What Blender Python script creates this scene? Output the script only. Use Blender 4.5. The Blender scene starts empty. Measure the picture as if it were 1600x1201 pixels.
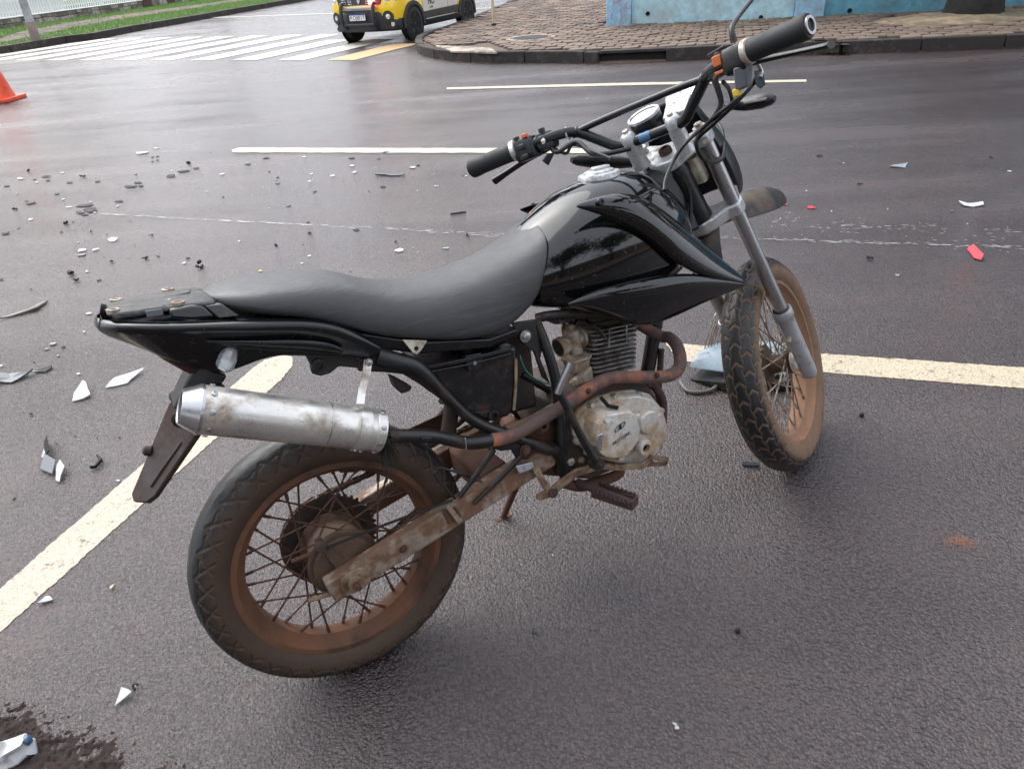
import bpy, bmesh, math, random
from math import radians, sin, cos, pi, tau
from mathutils import Vector, Matrix, noise
random.seed(7)
scene = bpy.context.scene
COL = scene.collection

# ------------------------------------------------------------------ camera
cam_d = bpy.data.cameras.new('camera'); cam = bpy.data.objects.new('camera', cam_d); COL.objects.link(cam)
CAM_PITCH, CAM_ROLL, CAM_H = 0.55253, -0.0743, 1.40207
cam_d.sensor_width = 36; cam_d.lens = 24.78531; cam_d.clip_start = .05; cam_d.clip_end = 1500
r0 = Vector((1, 0, 0)); f0 = Vector((0, cos(CAM_PITCH), -sin(CAM_PITCH))); u0 = r0.cross(f0)
cx = r0*cos(CAM_ROLL) + u0*sin(CAM_ROLL); cu = -r0*sin(CAM_ROLL) + u0*cos(CAM_ROLL)
mm = Matrix((cx, cu, -f0)).transposed().to_4x4(); mm.translation = (0, 0, CAM_H)
cam.matrix_world = mm
scene.camera = cam

# ------------------------------------------------------------------ sky, sun, exposure
SUN_EL, SUN_AZ = radians(48), radians(-45)          # azimuth from +Y towards +X
world = bpy.data.worlds.new('World'); scene.world = world; world.use_nodes = True
nt = world.node_tree; nt.nodes.clear()
sky = nt.nodes.new('ShaderNodeTexSky'); sky.sky_type = 'NISHITA'; sky.sun_disc = False
sky.sun_elevation = SUN_EL; sky.sun_rotation = SUN_AZ
sky.air_density = 1.0; sky.dust_density = 6.0; sky.ozone_density = 1.0
hs = nt.nodes.new('ShaderNodeHueSaturation'); hs.inputs['Saturation'].default_value = .22
mixc = nt.nodes.new('ShaderNodeMix'); mixc.data_type = 'RGBA'; mixc.inputs[0].default_value = .55
mixc.inputs[7].default_value = (7.1, 7.6, 8.6, 1)     # cloud deck: even grey-white
bg = nt.nodes.new('ShaderNodeBackground'); bg.inputs['Strength'].default_value = .105
wo = nt.nodes.new('ShaderNodeOutputWorld')
nt.links.new(sky.outputs[0], hs.inputs['Color']); nt.links.new(hs.outputs[0], mixc.inputs[6])
nt.links.new(mixc.outputs[2], bg.inputs['Color']); nt.links.new(bg.outputs[0], wo.inputs['Surface'])
sd = bpy.data.lights.new('sun', 'SUN'); sd.energy = .6; sd.angle = radians(60); sd.color = (1, .97, .92)
sun = bpy.data.objects.new('sun', sd); COL.objects.link(sun)
sdir = Vector((sin(SUN_AZ)*cos(SUN_EL), cos(SUN_AZ)*cos(SUN_EL), sin(SUN_EL)))
sun.rotation_euler = sdir.to_track_quat('Z', 'Y').to_euler(); sun.location = sdir*60
scene.view_settings.view_transform = 'Standard'; scene.view_settings.look = 'None'
scene.view_settings.exposure = 1.52; scene.view_settings.gamma = 1; scene.view_settings.use_curve_mapping = False

# ------------------------------------------------------------------ materials
MATS = {}
def nodes(name):
    m = bpy.data.materials.new(name); m.use_nodes = True; t = m.node_tree; MATS[name] = m
    return m, t, t.nodes['Principled BSDF']
def N(t, kind, **kw):
    n = t.nodes.new(kind)
    for k, v in kw.items(): setattr(n, k, v)
    return n
def noise_node(t, scale, detail=5, rough=.6, coord='Object', vec=None):
    n = N(t, 'ShaderNodeTexNoise'); n.inputs['Scale'].default_value = scale
    n.inputs['Detail'].default_value = detail; n.inputs['Roughness'].default_value = rough
    if vec is None:
        c = N(t, 'ShaderNodeTexCoord'); vec = c.outputs[coord]
    t.links.new(vec, n.inputs['Vector']); return n
def ramp(t, src, stops):
    r = N(t, 'ShaderNodeValToRGB'); e = r.color_ramp.elements
    while len(e) < len(stops): e.new(.5)
    for i, (p, c) in enumerate(stops):
        e[i].position = p; e[i].color = (c, c, c, 1) if isinstance(c, (int, float)) else (*c, 1)
    t.links.new(src, r.inputs[0]); return r
def mix(t, fac, a, b):
    n = N(t, 'ShaderNodeMix', data_type='RGBA')
    for i, v in ((0, fac), (6, a), (7, b)):
        if hasattr(v, 'is_linked'): t.links.new(v, n.inputs[i])
        elif i == 0: n.inputs[0].default_value = v
        else: n.inputs[i].default_value = (*v, 1)
    return n.outputs[2]
def mat(name, base, rough=.5, metal=0, dirt=None, dirt_amt=.5, dirt_scale=14, dirt_rough=.85, bump=0, bump_scale=120,
        coat=0, var=.12, spec=.5, rough_var=.12, attr=None, streak=None, trans=0):
    """paint/metal with uneven tone, a dirt or rust layer broken up by noise, and fine relief"""
    m, t, b = nodes(name)
    n1 = noise_node(t, 9, 6)
    v1 = ramp(t, n1.outputs[0], [(.3, 1-var*2.2), (.7, 1+var)])
    mul = N(t, 'ShaderNodeMix', data_type='RGBA', blend_type='MULTIPLY'); mul.inputs[0].default_value = 1
    mul.inputs[6].default_value = (*base, 1); t.links.new(v1.outputs[0], mul.inputs[7])
    col = mul.outputs[2]; rr = None
    n2 = noise_node(t, dirt_scale*3.1, 8, .7)
    rmap = ramp(t, n2.outputs[0], [(.3, max(0, rough-rough_var)), (.7, min(1, rough+rough_var))]); rr = rmap.outputs[0]
    met = None
    if dirt:
        n3 = noise_node(t, dirt_scale, 9, .68)
        lo = .72-dirt_amt*.55
        fac = ramp(t, n3.outputs[0], [(max(0, lo-.09), 0), (lo+.09, 1)]).outputs[0]
        if attr:
            a = N(t, 'ShaderNodeAttribute', attribute_name=attr)
            ad = N(t, 'ShaderNodeMath', operation='ADD'); ad.use_clamp = True
            sb = N(t, 'ShaderNodeMath', operation='MULTIPLY'); sb.inputs[1].default_value = .55
            t.links.new(fac, sb.inputs[0]); t.links.new(a.outputs['Fac'], ad.inputs[0])
            sc = N(t, 'ShaderNodeMath', operation='MULTIPLY'); t.links.new(sb.outputs[0], sc.inputs[0]); t.links.new(a.outputs['Fac'], sc.inputs[1])
            ad2 = N(t, 'ShaderNodeMath', operation='ADD'); ad2.use_clamp = True
            mu2 = N(t, 'ShaderNodeMath', operation='MULTIPLY'); mu2.inputs[1].default_value = .62
            t.links.new(a.outputs['Fac'], mu2.inputs[0]); t.links.new(mu2.outputs[0], ad2.inputs[0]); t.links.new(sc.outputs[0], ad2.inputs[1])
            fac = ad2.outputs[0]
        n4 = noise_node(t, dirt_scale*4, 6)
        d2 = tuple(c*.55 for c in dirt)
        dc = mix(t, n4.outputs[0], dirt, d2)
        col = mix(t, fac, col, dc)
        rm = N(t, 'ShaderNodeMix', data_type='FLOAT'); t.links.new(fac, rm.inputs[0]); t.links.new(rr, rm.inputs[2]); rm.inputs[3].default_value = dirt_rough
        rr = rm.outputs[0]
        if metal:
            mm_ = N(t, 'ShaderNodeMix', data_type='FLOAT'); t.links.new(fac, mm_.inputs[0]); mm_.inputs[2].default_value = metal; mm_.inputs[3].default_value = 0
            met = mm_.outputs[0]
    t.links.new(col, b.inputs['Base Color']); t.links.new(rr, b.inputs['Roughness'])
    if met: t.links.new(met, b.inputs['Metallic'])
    else: b.inputs['Metallic'].default_value = metal
    b.inputs['Specular IOR Level'].default_value = spec
    if coat: b.inputs['Coat Weight'].default_value = coat; b.inputs['Coat Roughness'].default_value = .08
    if trans: b.inputs['Transmission Weight'].default_value = trans
    if bump:
        n5 = noise_node(t, bump_scale, 4)
        bm_ = N(t, 'ShaderNodeBump'); bm_.inputs['Strength'].default_value = bump; bm_.inputs['Distance'].default_value = .002
        t.links.new(n5.outputs[0], bm_.inputs['Height']); t.links.new(bm_.outputs[0], b.inputs['Normal'])
    return m
MUD = (.23, .105, .05); RUST = (.20, .065, .028); DUST = (.30, .21, .13); BROWN = (.085, .040, .022)
mat('rubber', (.011, .012, .0135), .42, dirt=(.21, .125, .072), dirt_amt=.5, dirt_scale=26, attr='mud', bump=.35, bump_scale=260, dirt_rough=.8)
mat('rear_rubber', (.012, .013, .015), .42, dirt=(.078, .047, .029), dirt_amt=.55, dirt_scale=22, attr='mud', bump=.35, bump_scale=240, dirt_rough=.75)
mat('gloss_black', (.0045, .0048, .0052), .07, coat=.3, var=.1, dirt=(.10, .085, .075), dirt_amt=.07, dirt_scale=90, rough_var=.04, bump=.04, bump_scale=30)
mat('satin_black', (.010, .0105, .0115), .34, dirt=(.07, .05, .04), dirt_amt=.10, dirt_scale=30, bump=.12, bump_scale=300)
mat('cowl_black', (.007, .0075, .0085), .17, dirt=(.07, .055, .045), dirt_amt=.06, dirt_scale=60, bump=.02, bump_scale=60, rough_var=.05)
mat('frame_black', (.010, .010, .011), .36, dirt=(.06, .032, .02), dirt_amt=.24, dirt_scale=20, bump=.2, bump_scale=160)
mat('handlebar_black', (.009, .0095, .0105), .3, dirt=(.08, .07, .06), dirt_amt=.05, dirt_scale=40, bump=.08)
mat('grip_rubber', (.014, .015, .0165), .62, bump=.25, bump_scale=700)
mat('rust', (.155, .062, .036), .8, dirt=(.075, .04, .035), dirt_amt=.62, dirt_scale=16, bump=.5, bump_scale=240, var=.2)
mat('header_rust', (.38, .13, .06), .78, dirt=(.13, .082, .072), dirt_amt=.5, dirt_scale=13, bump=.4, bump_scale=260, var=.2)
mat('rusty_steel', (.065, .036, .026), .6, metal=.25, dirt=(.115, .048, .026), dirt_amt=.62, dirt_scale=18, bump=.4, bump_scale=240, var=.2)
mat('swingarm', (.46, .40, .34), .36, metal=.6, dirt=(.20, .108, .062), dirt_amt=.56, dirt_scale=12, bump=.25, bump_scale=260, var=.15)
mat('rim', (.075, .042, .03), .42, metal=.35, dirt=(.18, .078, .038), dirt_amt=.50, dirt_scale=8, bump=.3, bump_scale=200, var=.2)
mat('front_rim', (.22, .135, .09), .55, metal=.2, dirt=(.28, .15, .085), dirt_amt=.85, dirt_scale=8, bump=.25, bump_scale=200, var=.12)
mat('spoke_rust', (.07, .035, .022), .6, metal=.3, dirt=(.10, .04, .022), dirt_amt=.4, dirt_scale=50)
mat('spoke_steel', (.42, .38, .33), .38, metal=.75, dirt=(.20, .12, .07), dirt_amt=.42, dirt_scale=40)
mat('hub_mud', (.065, .040, .028), .65, dirt=(.115, .066, .040), dirt_amt=.55, dirt_scale=22, bump=.4, bump_scale=220)
mat('aluminium', (.72, .70, .66), .32, metal=.8, dirt=(.30, .21, .13), dirt_amt=.30, dirt_scale=11, bump=.12, bump_scale=300, var=.12, dirt_rough=.55)
mat('silver_paint', (.40, .41, .43), .38, metal=.3, dirt=(.20, .13, .10), dirt_amt=.14, dirt_scale=34, bump=.1, bump_scale=300)
mat('fork_steel', (.46, .46, .47), .30, metal=.9, dirt=(.16, .12, .095), dirt_amt=.07, dirt_scale=26, var=.06, rough_var=.05)
mat('clamp_silver', (.55, .56, .57), .34, metal=.5, dirt=(.22, .19, .16), dirt_amt=.22, dirt_scale=30, bump=.08, bump_scale=300)
mat('engine_case', (.66, .65, .62), .34, metal=.35, dirt=(.46, .32, .195), dirt_amt=.46, dirt_scale=13, bump=.22, bump_scale=260, var=.14, dirt_rough=.7)
mat('engine_dark', (.030, .026, .024), .6, dirt=(.085, .05, .034), dirt_amt=.42, dirt_scale=22, bump=.35, bump_scale=200)
mat('fin_metal', (.38, .37, .36), .42, metal=.5, dirt=(.09, .058, .042), dirt_amt=.36, dirt_scale=26)
mat('carb_metal', (.46, .41, .34), .42, metal=.4, dirt=(.32, .22, .14), dirt_amt=.45, dirt_scale=40, bump=.2)
mat('brass_tan', (.30, .225, .15), .6, dirt=(.17, .092, .052), dirt_amt=.42, dirt_scale=24, bump=.35)
mat('lens_clear', (.75, .78, .80), .12, trans=.75)
mat('red_lens', (.085, .010, .012), .22, dirt=(.06, .035, .03), dirt_amt=.35)
mat('flap_brown', (.030, .019, .016), .45, dirt=(.055, .032, .025), dirt_amt=.5, dirt_scale=9, bump=.2, var=.12)
mat('dial_white', (.62, .64, .60), .3, var=.03)
mat('orange_plastic', (.55, .13, .03), .45, var=.05)
mat('yellow_plastic', (.62, .42, .03), .45, var=.05)
mat('white_plastic', (.66, .66, .65), .4, var=.05, dirt=(.30, .27, .24), dirt_amt=.22, dirt_scale=30)
mat('cream_plastic', (.60, .57, .45), .45, var=.05, dirt=(.2, .15, .1), dirt_amt=.25)
mat('blue_sticker', (.05, .14, .26), .3, var=.2)
mat('cable_black', (.010, .010, .011), .4)
mat('cable_green', (.02, .22, .14), .45)
mat('ink_black', (.012, .012, .014), .5)
mat('fender_mud', (.018, .017, .016), .5, dirt=(.15, .10, .065), dirt_amt=.24, dirt_scale=7, bump=.3)
mat('grime_hair', (.02, .017, .015), .9)
mat('chain_steel', (.085, .060, .045), .45, metal=.6, dirt=(.10, .05, .03), dirt_amt=.45, dirt_scale=60)
# debris
mat('shard_black', (.014, .0145, .017), .65, var=.15, spec=.3, dirt=(.14, .12, .10), dirt_amt=.2)
mat('shard_grey', (.13, .14, .155), .4, var=.1)
mat('shard_blue', (.045, .056, .07), .3, var=.1)
mat('shard_brown', (.10, .085, .08), .4, var=.1)
mat('shard_white', (.52, .52, .53), .4, var=.06, dirt=(.35, .33, .31), dirt_amt=.2)
mat('shard_clear', (.42, .46, .50), .2, trans=.35)
mat('shard_red', (.50, .03, .045), .3)
mat('shard_tan', (.55, .42, .27), .7)
mat('shard_yellow', (.62, .50, .05), .5)
mat('fairing_blue', (.25, .32, .37), .3, dirt=(.16, .14, .12), dirt_amt=.25, dirt_scale=20)
# surroundings
mat('kerb_stone', (.085, .072, .062), .75, dirt=(.035, .028, .024), dirt_amt=.6, dirt_scale=5, bump=.5, bump_scale=60)
mat('paver', (.25, .168, .115), .72, dirt=(.13, .096, .076), dirt_amt=.45, dirt_scale=2.2, bump=.6, bump_scale=50, var=.18)
mat('paver_dark', (.20, .135, .095), .72, dirt=(.11, .082, .064), dirt_amt=.45, dirt_scale=2.2, bump=.6, bump_scale=50, var=.18)
mat('paver_pale', (.27, .19, .135), .72, dirt=(.15, .115, .09), dirt_amt=.45, dirt_scale=2.2, bump=.6, bump_scale=50, var=.18)
mat('concrete_pale', (.48, .41, .33), .75, dirt=(.20, .165, .13), dirt_amt=.4, dirt_scale=5, bump=.4, bump_scale=60)
mat('joint_soil', (.12, .083, .06), .9, bump=.5, bump_scale=40)
mat('sand', (.36, .27, .165), .9, dirt=(.20, .16, .11), dirt_amt=.45, dirt_scale=3, bump=.8, bump_scale=30)
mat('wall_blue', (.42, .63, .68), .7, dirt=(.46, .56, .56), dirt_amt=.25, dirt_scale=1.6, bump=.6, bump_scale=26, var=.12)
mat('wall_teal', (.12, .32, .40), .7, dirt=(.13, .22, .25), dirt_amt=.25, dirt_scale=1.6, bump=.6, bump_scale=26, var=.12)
mat('pillar_blue', (.30, .53, .70), .65, dirt=(.33, .42, .48), dirt_amt=.3, dirt_scale=3, bump=.4, bump_scale=26)
mat('spray_red', (.55, .30, .34), .6)
mat('hole_dark', (.008, .008, .008), .9)
mat('bark', (.010, .009, .008), .9, dirt=(.020, .018, .015), dirt_amt=.35, dirt_scale=4, bump=1.0, bump_scale=24)
mat('leaf', (.040, .075, .022), .55, var=.25)
mat('leaf_dark', (.024, .050, .016), .55, var=.25)
mat('lawn_soil', (.085, .12, .040), .95, bump=.5, bump_scale=20)
mat('grass_blade', (.20, .34, .08), .6, var=.22)
mat('soil_path', (.25, .175, .14), .9, dirt=(.10, .075, .06), dirt_amt=.5, dirt_scale=1.5, bump=.6, bump_scale=20)
mat('fence_white', (.74, .75, .74), .5, var=.04)
mat('fence_stone', (.26, .23, .19), .8, dirt=(.14, .12, .10), dirt_amt=.5, dirt_scale=2, bump=.6, bump_scale=18, var=.2)
mat('fence_stone_pale', (.40, .37, .32), .8, dirt=(.22, .2, .17), dirt_amt=.4, dirt_scale=2, bump=.6, bump_scale=18, var=.2)
mat('house_white', (.70, .70, .68), .7, var=.05)
mat('roof_tile', (.22, .09, .05), .8, var=.2)
mat('pole_grey', (.36, .37, .38), .6, dirt=(.24, .22, .20), dirt_amt=.3, dirt_scale=3)
mat('pole_foot', (.22, .17, .15), .7)
mat('manhole_iron', (.11, .105, .10), .55, metal=.3, bump=.6, bump_scale=80)
mat('cone_orange', (.80, .085, .025), .45, var=.06, dirt=(.35, .08, .04), dirt_amt=.2)
mat('cone_band', (.20, .20, .21), .5, var=.1)
# car
mat('car_yellow', (.86, .58, .015), .2, coat=.7, var=.03)
mat('car_plastic', (.022, .023, .026), .5, bump=.1)
mat('car_white', (.62, .60, .54), .35, var=.04)
mat('car_glass', (.010, .012, .014), .06)
mat('car_tyre', (.018, .018, .019), .7)
mat('car_wheel', (.035, .036, .040), .35, metal=.5)
mat('chrome', (.7, .7, .7), .15, metal=1)
mat('plate_white', (.74, .76, .80), .4, var=.02)
mat('plate_blue', (.02, .06, .30), .4)
m, t, b = nodes('red_beacon'); b.inputs['Base Color'].default_value = (.6, .02, .02, 1); b.inputs['Emission Color'].default_value = (1, .05, .04, 1); b.inputs['Emission Strength'].default_value = 14
m, t, b = nodes('headlamp'); b.inputs['Base Color'].default_value = (.7, .72, .75, 1); b.inputs['Roughness'].default_value = .15; b.inputs['Metallic'].default_value = .6

# grooved vinyl for the seat
m = mat('seat_vinyl', (.050, .050, .053), .46, var=.10, rough_var=.07, bump=.18, bump_scale=900)
t = m.node_tree; b = t.nodes['Principled BSDF']
tc = N(t, 'ShaderNodeTexCoord'); wv = N(t, 'ShaderNodeTexWave'); wv.bands_direction = 'Z'; wv.inputs['Scale'].default_value = 95; wv.inputs['Distortion'].default_value = .6
t.links.new(tc.outputs['Object'], wv.inputs['Vector'])
bw = N(t, 'ShaderNodeBump'); bw.inputs['Strength'].default_value = .10; bw.inputs['Distance'].default_value = .001
t.links.new(wv.outputs[0], bw.inputs['Height'])
old = [l.from_socket for l in t.links if l.to_socket == b.inputs['Normal']][0]
t.links.new(old, bw.inputs['Normal']); t.links.new(bw.outputs[0], b.inputs['Normal'])

# soft folds pulled across the seat cover
mp2 = N(t, 'ShaderNodeMapping'); mp2.inputs['Rotation'].default_value = (0, radians(38), 0); mp2.inputs['Scale'].default_value = (5, 3, 26); t.links.new(tc.outputs['Object'], mp2.inputs['Vector'])
nf = noise_node(t, 1.0, 3, .5, vec=mp2.outputs[0]); rf_ = ramp(t, nf.outputs[0], [(.46, 0), (.53, 1)])
bf_ = N(t, 'ShaderNodeBump'); bf_.inputs['Strength'].default_value = .17; bf_.inputs['Distance'].default_value = .003
t.links.new(rf_.outputs[0], bf_.inputs['Height']); t.links.new(bw.outputs[0], bf_.inputs['Normal']); t.links.new(bf_.outputs[0], b.inputs['Normal'])
mat('rack_black', (.022, .0225, .024), .55, dirt=(.20, .18, .15), dirt_amt=.22, dirt_scale=26, bump=.25, bump_scale=120)

# wet asphalt: coarse aggregate relief, damp patches, reddish road dust
m, t, b = nodes('asphalt')
tc = N(t, 'ShaderNodeTexCoord'); P_ = tc.outputs['Object']
vor = N(t, 'ShaderNodeTexVoronoi'); vor.inputs['Scale'].default_value = 150; vor.inputs['Randomness'].default_value = 1; t.links.new(P_, vor.inputs['Vector'])
vor2 = N(t, 'ShaderNodeTexVoronoi'); vor2.inputs['Scale'].default_value = 340; t.links.new(P_, vor2.inputs['Vector'])
nz = noise_node(t, 75, 8, .72, vec=P_); nL = noise_node(t, .55, 5, .55, vec=P_); nM = noise_node(t, 3.2, 6, .6, vec=P_)
stretch = N(t, 'ShaderNodeMapping'); stretch.inputs['Rotation'].default_value = (0, 0, radians(17)); stretch.inputs['Scale'].default_value = (.18, 1.6, 1)
t.links.new(P_, stretch.inputs['Vector']); nS = noise_node(t, 1.3, 4, .5, vec=stretch.outputs[0])
fine = ramp(t, nz.outputs[0], [(.3, (.038, .0255, .0250)), (.72, (.098, .067, .0655))])
peb = ramp(t, vor.outputs['Color'], [(.1, .62), (.9, 1.30)])
gap = ramp(t, vor.outputs['Distance'], [(.42, 1), (.72, .42)])
mg_ = N(t, 'ShaderNodeMix', data_type='RGBA', blend_type='MULTIPLY'); mg_.inputs[0].default_value = 1; t.links.new(fine.outputs[0], mg_.inputs[6]); t.links.new(gap.outputs[0], mg_.inputs[7])
mp = N(t, 'ShaderNodeMix', data_type='RGBA', blend_type='MULTIPLY'); mp.inputs[0].default_value = 1
t.links.new(mg_.outputs[2], mp.inputs[6]); t.links.new(peb.outputs[0], mp.inputs[7])
dus = ramp(t, nM.outputs[0], [(.45, 0), (.75, .32)])
c2 = mix(t, dus.outputs[0], mp.outputs[2], (.098, .062, .054))
sv = ramp(t, nS.outputs[0], [(.3, .74), (.7, 1.18)]); lv = ramp(t, nL.outputs[0], [(.3, .82), (.7, 1.12)])
m1_ = N(t, 'ShaderNodeMix', data_type='RGBA', blend_type='MULTIPLY'); m1_.inputs[0].default_value = 1; t.links.new(c2, m1_.inputs[6]); t.links.new(sv.outputs[0], m1_.inputs[7])
m2_ = N(t, 'ShaderNodeMix', data_type='RGBA', blend_type='MULTIPLY'); m2_.inputs[0].default_value = 1; t.links.new(m1_.outputs[2], m2_.inputs[6]); t.links.new(lv.outputs[0], m2_.inputs[7])
# bike's shade and reflection below the engine, painted into the road colour
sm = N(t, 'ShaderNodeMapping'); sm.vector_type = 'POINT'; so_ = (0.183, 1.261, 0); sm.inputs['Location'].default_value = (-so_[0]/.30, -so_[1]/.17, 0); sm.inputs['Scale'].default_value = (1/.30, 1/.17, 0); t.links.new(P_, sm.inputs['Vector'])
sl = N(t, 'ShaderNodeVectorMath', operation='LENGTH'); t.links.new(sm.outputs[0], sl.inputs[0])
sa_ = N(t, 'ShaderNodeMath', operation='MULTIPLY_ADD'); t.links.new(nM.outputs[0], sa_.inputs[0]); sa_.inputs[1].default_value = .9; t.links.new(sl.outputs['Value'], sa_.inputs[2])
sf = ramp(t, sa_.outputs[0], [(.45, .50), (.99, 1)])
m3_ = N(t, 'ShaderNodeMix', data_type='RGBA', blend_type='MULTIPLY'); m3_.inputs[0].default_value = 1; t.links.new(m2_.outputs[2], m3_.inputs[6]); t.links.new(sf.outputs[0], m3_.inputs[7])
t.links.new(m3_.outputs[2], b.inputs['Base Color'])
addn = N(t, 'ShaderNodeMath', operation='ADD'); t.links.new(nL.outputs[0], addn.inputs[0]); t.links.new(nS.outputs[0], addn.inputs[1])
rg = ramp(t, addn.outputs[0], [(.36, .22), (.62, .40)]) ; rg.color_ramp.elements[0].position = .40; rg.color_ramp.elements[1].position = .62; rg.color_ramp.elements[0].color = (.10, .10, .10, 1); rg.color_ramp.elements[1].color = (.32, .32, .32, 1)
hm = N(t, 'ShaderNodeMath', operation='MULTIPLY'); hm.inputs[1].default_value = .5; t.links.new(addn.outputs[0], hm.inputs[0]); t.links.new(hm.outputs[0], rg.inputs[0])
t.links.new(rg.outputs[0], b.inputs['Roughness'])
b.inputs['Specular IOR Level'].default_value = .75
h1 = N(t, 'ShaderNodeMath', operation='MULTIPLY_ADD'); t.links.new(vor.outputs['Distance'], h1.inputs[0]); h1.inputs[1].default_value = -1.0
h2 = N(t, 'ShaderNodeMath', operation='MULTIPLY'); t.links.new(vor2.outputs['Distance'], h2.inputs[0]); h2.inputs[1].default_value = -.5; t.links.new(h2.outputs[0], h1.inputs[2])
h3 = N(t, 'ShaderNodeMath', operation='MULTIPLY_ADD'); t.links.new(nz.outputs[0], h3.inputs[0]); h3.inputs[1].default_value = .75; t.links.new(h1.outputs[0], h3.inputs[2])
bmp = N(t, 'ShaderNodeBump'); bmp.inputs['Strength'].default_value = .7; bmp.inputs['Distance'].default_value = .0050
t.links.new(h3.outputs[0], bmp.inputs['Height']); t.links.new(bmp.outputs[0], b.inputs['Normal'])
ASPH_B = bmp

# worn road paint: the aggregate shows through
def paint(name, col, wear):
    m, t, b = nodes(name)
    tc = N(t, 'ShaderNodeTexCoord'); P_ = tc.outputs['Object']
    vor = N(t, 'ShaderNodeTexVoronoi'); vor.inputs['Scale'].default_value = 150; t.links.new(P_, vor.inputs['Vector'])
    n1 = noise_node(t, 22, 8, .75, vec=P_); n2 = noise_node(t, 3, 5, .6, vec=P_)
    w = ramp(t, n1.outputs[0], [(wear-.05, 1), (wear+.03, 0)])
    cc = mix(t, n2.outputs[0], col, tuple(c*.78 for c in col))
    pit = ramp(t, vor.outputs['Distance'], [(.50, 0), (.72, .75)])
    cc = mix(t, pit.outputs[0], cc, tuple(q*.45 for q in col))
    c = mix(t, w.outputs[0], cc, (.07, .06, .056)); t.links.new(c, b.inputs['Base Color'])
    b.inputs['Roughness'].default_value = .5
    h = N(t, 'ShaderNodeMath', operation='MULTIPLY_ADD'); t.links.new(vor.outputs['Distance'], h.inputs[0]); h.inputs[1].default_value = -.8
    n3 = noise_node(t, 60, 5, .6, vec=P_); t.links.new(n3.outputs[0], h.inputs[2])
    bb = N(t, 'ShaderNodeBump'); bb.inputs['Strength'].default_value = .6; bb.inputs['Distance'].default_value = .003
    t.links.new(h.outputs[0], bb.inputs['Height']); t.links.new(bb.outputs[0], b.inputs['Normal'])
paint('paint_yellow', (.56, .47, .34), .40)
paint('paint_cream', (.60, .55, .42), .33)
paint('paint_white', (.68, .66, .58), .30)
paint('paint_orange', (.60, .42, .20), .36)
paint('scrape_white', (.50, .49, .47), .2)
paint('smear_orange', (.36, .15, .09), .46)

# ------------------------------------------------------------------ mesh helpers
def build(name, V, F, mat, parent=None, smooth=True, ang=38, bevel=0, seg=2, sub=0, tf=None, solid=0, attr=None):
    me = bpy.data.meshes.new(name)
    if tf is not None: V = [tf(Vector(v)) for v in V]
    me.from_pydata([tuple(v) for v in V], [], F); me.validate()
    bm = bmesh.new(); bm.from_mesh(me); bmesh.ops.recalc_face_normals(bm, faces=bm.faces)
    bm.to_mesh(me); bm.free()
    if smooth:
        me.polygons.foreach_set('use_smooth', [True]*len(me.polygons)); me.set_sharp_from_angle(angle=radians(ang))
    o = bpy.data.objects.new(name, me); COL.objects.link(o)
    if mat: me.materials.append(MATS[mat])
    if parent is not None: o.parent = parent
    if attr:
        for k, vals in attr.items():
            a = me.attributes.new(k, 'FLOAT', 'POINT'); a.data.foreach_set('value', vals)
    if solid:
        md = o.modifiers.new('thickness', 'SOLIDIFY'); md.thickness = solid; md.offset = -1 if solid > 0 else 0
        if solid < 0: md.thickness = -solid
    if bevel:
        md = o.modifiers.new('bevel', 'BEVEL'); md.width = bevel; md.segments = seg; md.limit_method = 'ANGLE'; md.angle_limit = radians(30); md.harden_normals = False
    if sub:
        md = o.modifiers.new('subdivision', 'SUBSURF'); md.levels = sub; md.render_levels = sub
    return o
def tag(o, label=None, cat=None, group=None, kind=None):
    if label: o['label'] = label
    if cat: o['category'] = cat
    if group: o['group'] = group
    if kind: o['kind'] = kind
    return o
def empty(name, label, cat, loc=(0, 0, 0), group=None, rz=0):
    o = bpy.data.objects.new(name, None); COL.objects.link(o); o.location = loc; o.rotation_euler = (0, 0, rz); o.empty_display_size = .1
    return tag(o, label, cat, group)
def catmull(P, res):
    P = [Vector(p) for p in P]; out = []
    for i in range(len(P)-1):
        a = P[i-1] if i else P[0]*2-P[1]; b, c = P[i], P[i+1]; d = P[i+2] if i+2 < len(P) else P[-1]*2-P[-2]
        for k in range(res):
            t = k/res
            out.append(.5*((2*b)+(c-a)*t+(2*a-5*b+4*c-d)*t*t+(3*b-a-3*c+d)*t**3))
    out.append(P[-1]); return out
def tube_m(P, r, n=12, res=5, cap=True, flat=1.0):
    k = len(P); rs = list(r) if isinstance(r, (list, tuple)) else [r]*k
    Q = catmull(P, res) if res > 1 else [Vector(p) for p in P]; m = len(Q)
    R = []
    for i in range(m):
        x = i/(m-1)*(k-1); j = min(int(x), k-2); R.append(rs[j]+(rs[j+1]-rs[j])*(x-j))
    V, F = [], []; nrm = None
    for i in range(m):
        tg = (Q[min(i+1, m-1)]-Q[max(i-1, 0)]).normalized()
        if nrm is None:
            nrm = tg.orthogonal().normalized() if abs(tg.y) > .9 else tg.cross(Vector((0, 1, 0))).normalized()
        nrm = (nrm-tg*nrm.dot(tg)).normalized(); bn = tg.cross(nrm)
        for a in range(n):
            th = tau*a/n; V.append(Q[i]+(nrm*cos(th)*flat+bn*sin(th))*R[i])
    for i in range(m-1):
        for a in range(n):
            F.append((i*n+a, i*n+(a+1) % n, (i+1)*n+(a+1) % n, (i+1)*n+a))
    if cap: F += [tuple(range(n)), tuple(range((m-1)*n, m*n))]
    return V, F
def tube(name, P, r, mat, parent=None, n=12, res=5, tf=None, flat=1.0, cap=True, **k):
    V, F = tube_m(P, r, n, res, cap, flat); return build(name, V, F, mat, parent, tf=tf, **k)
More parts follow.
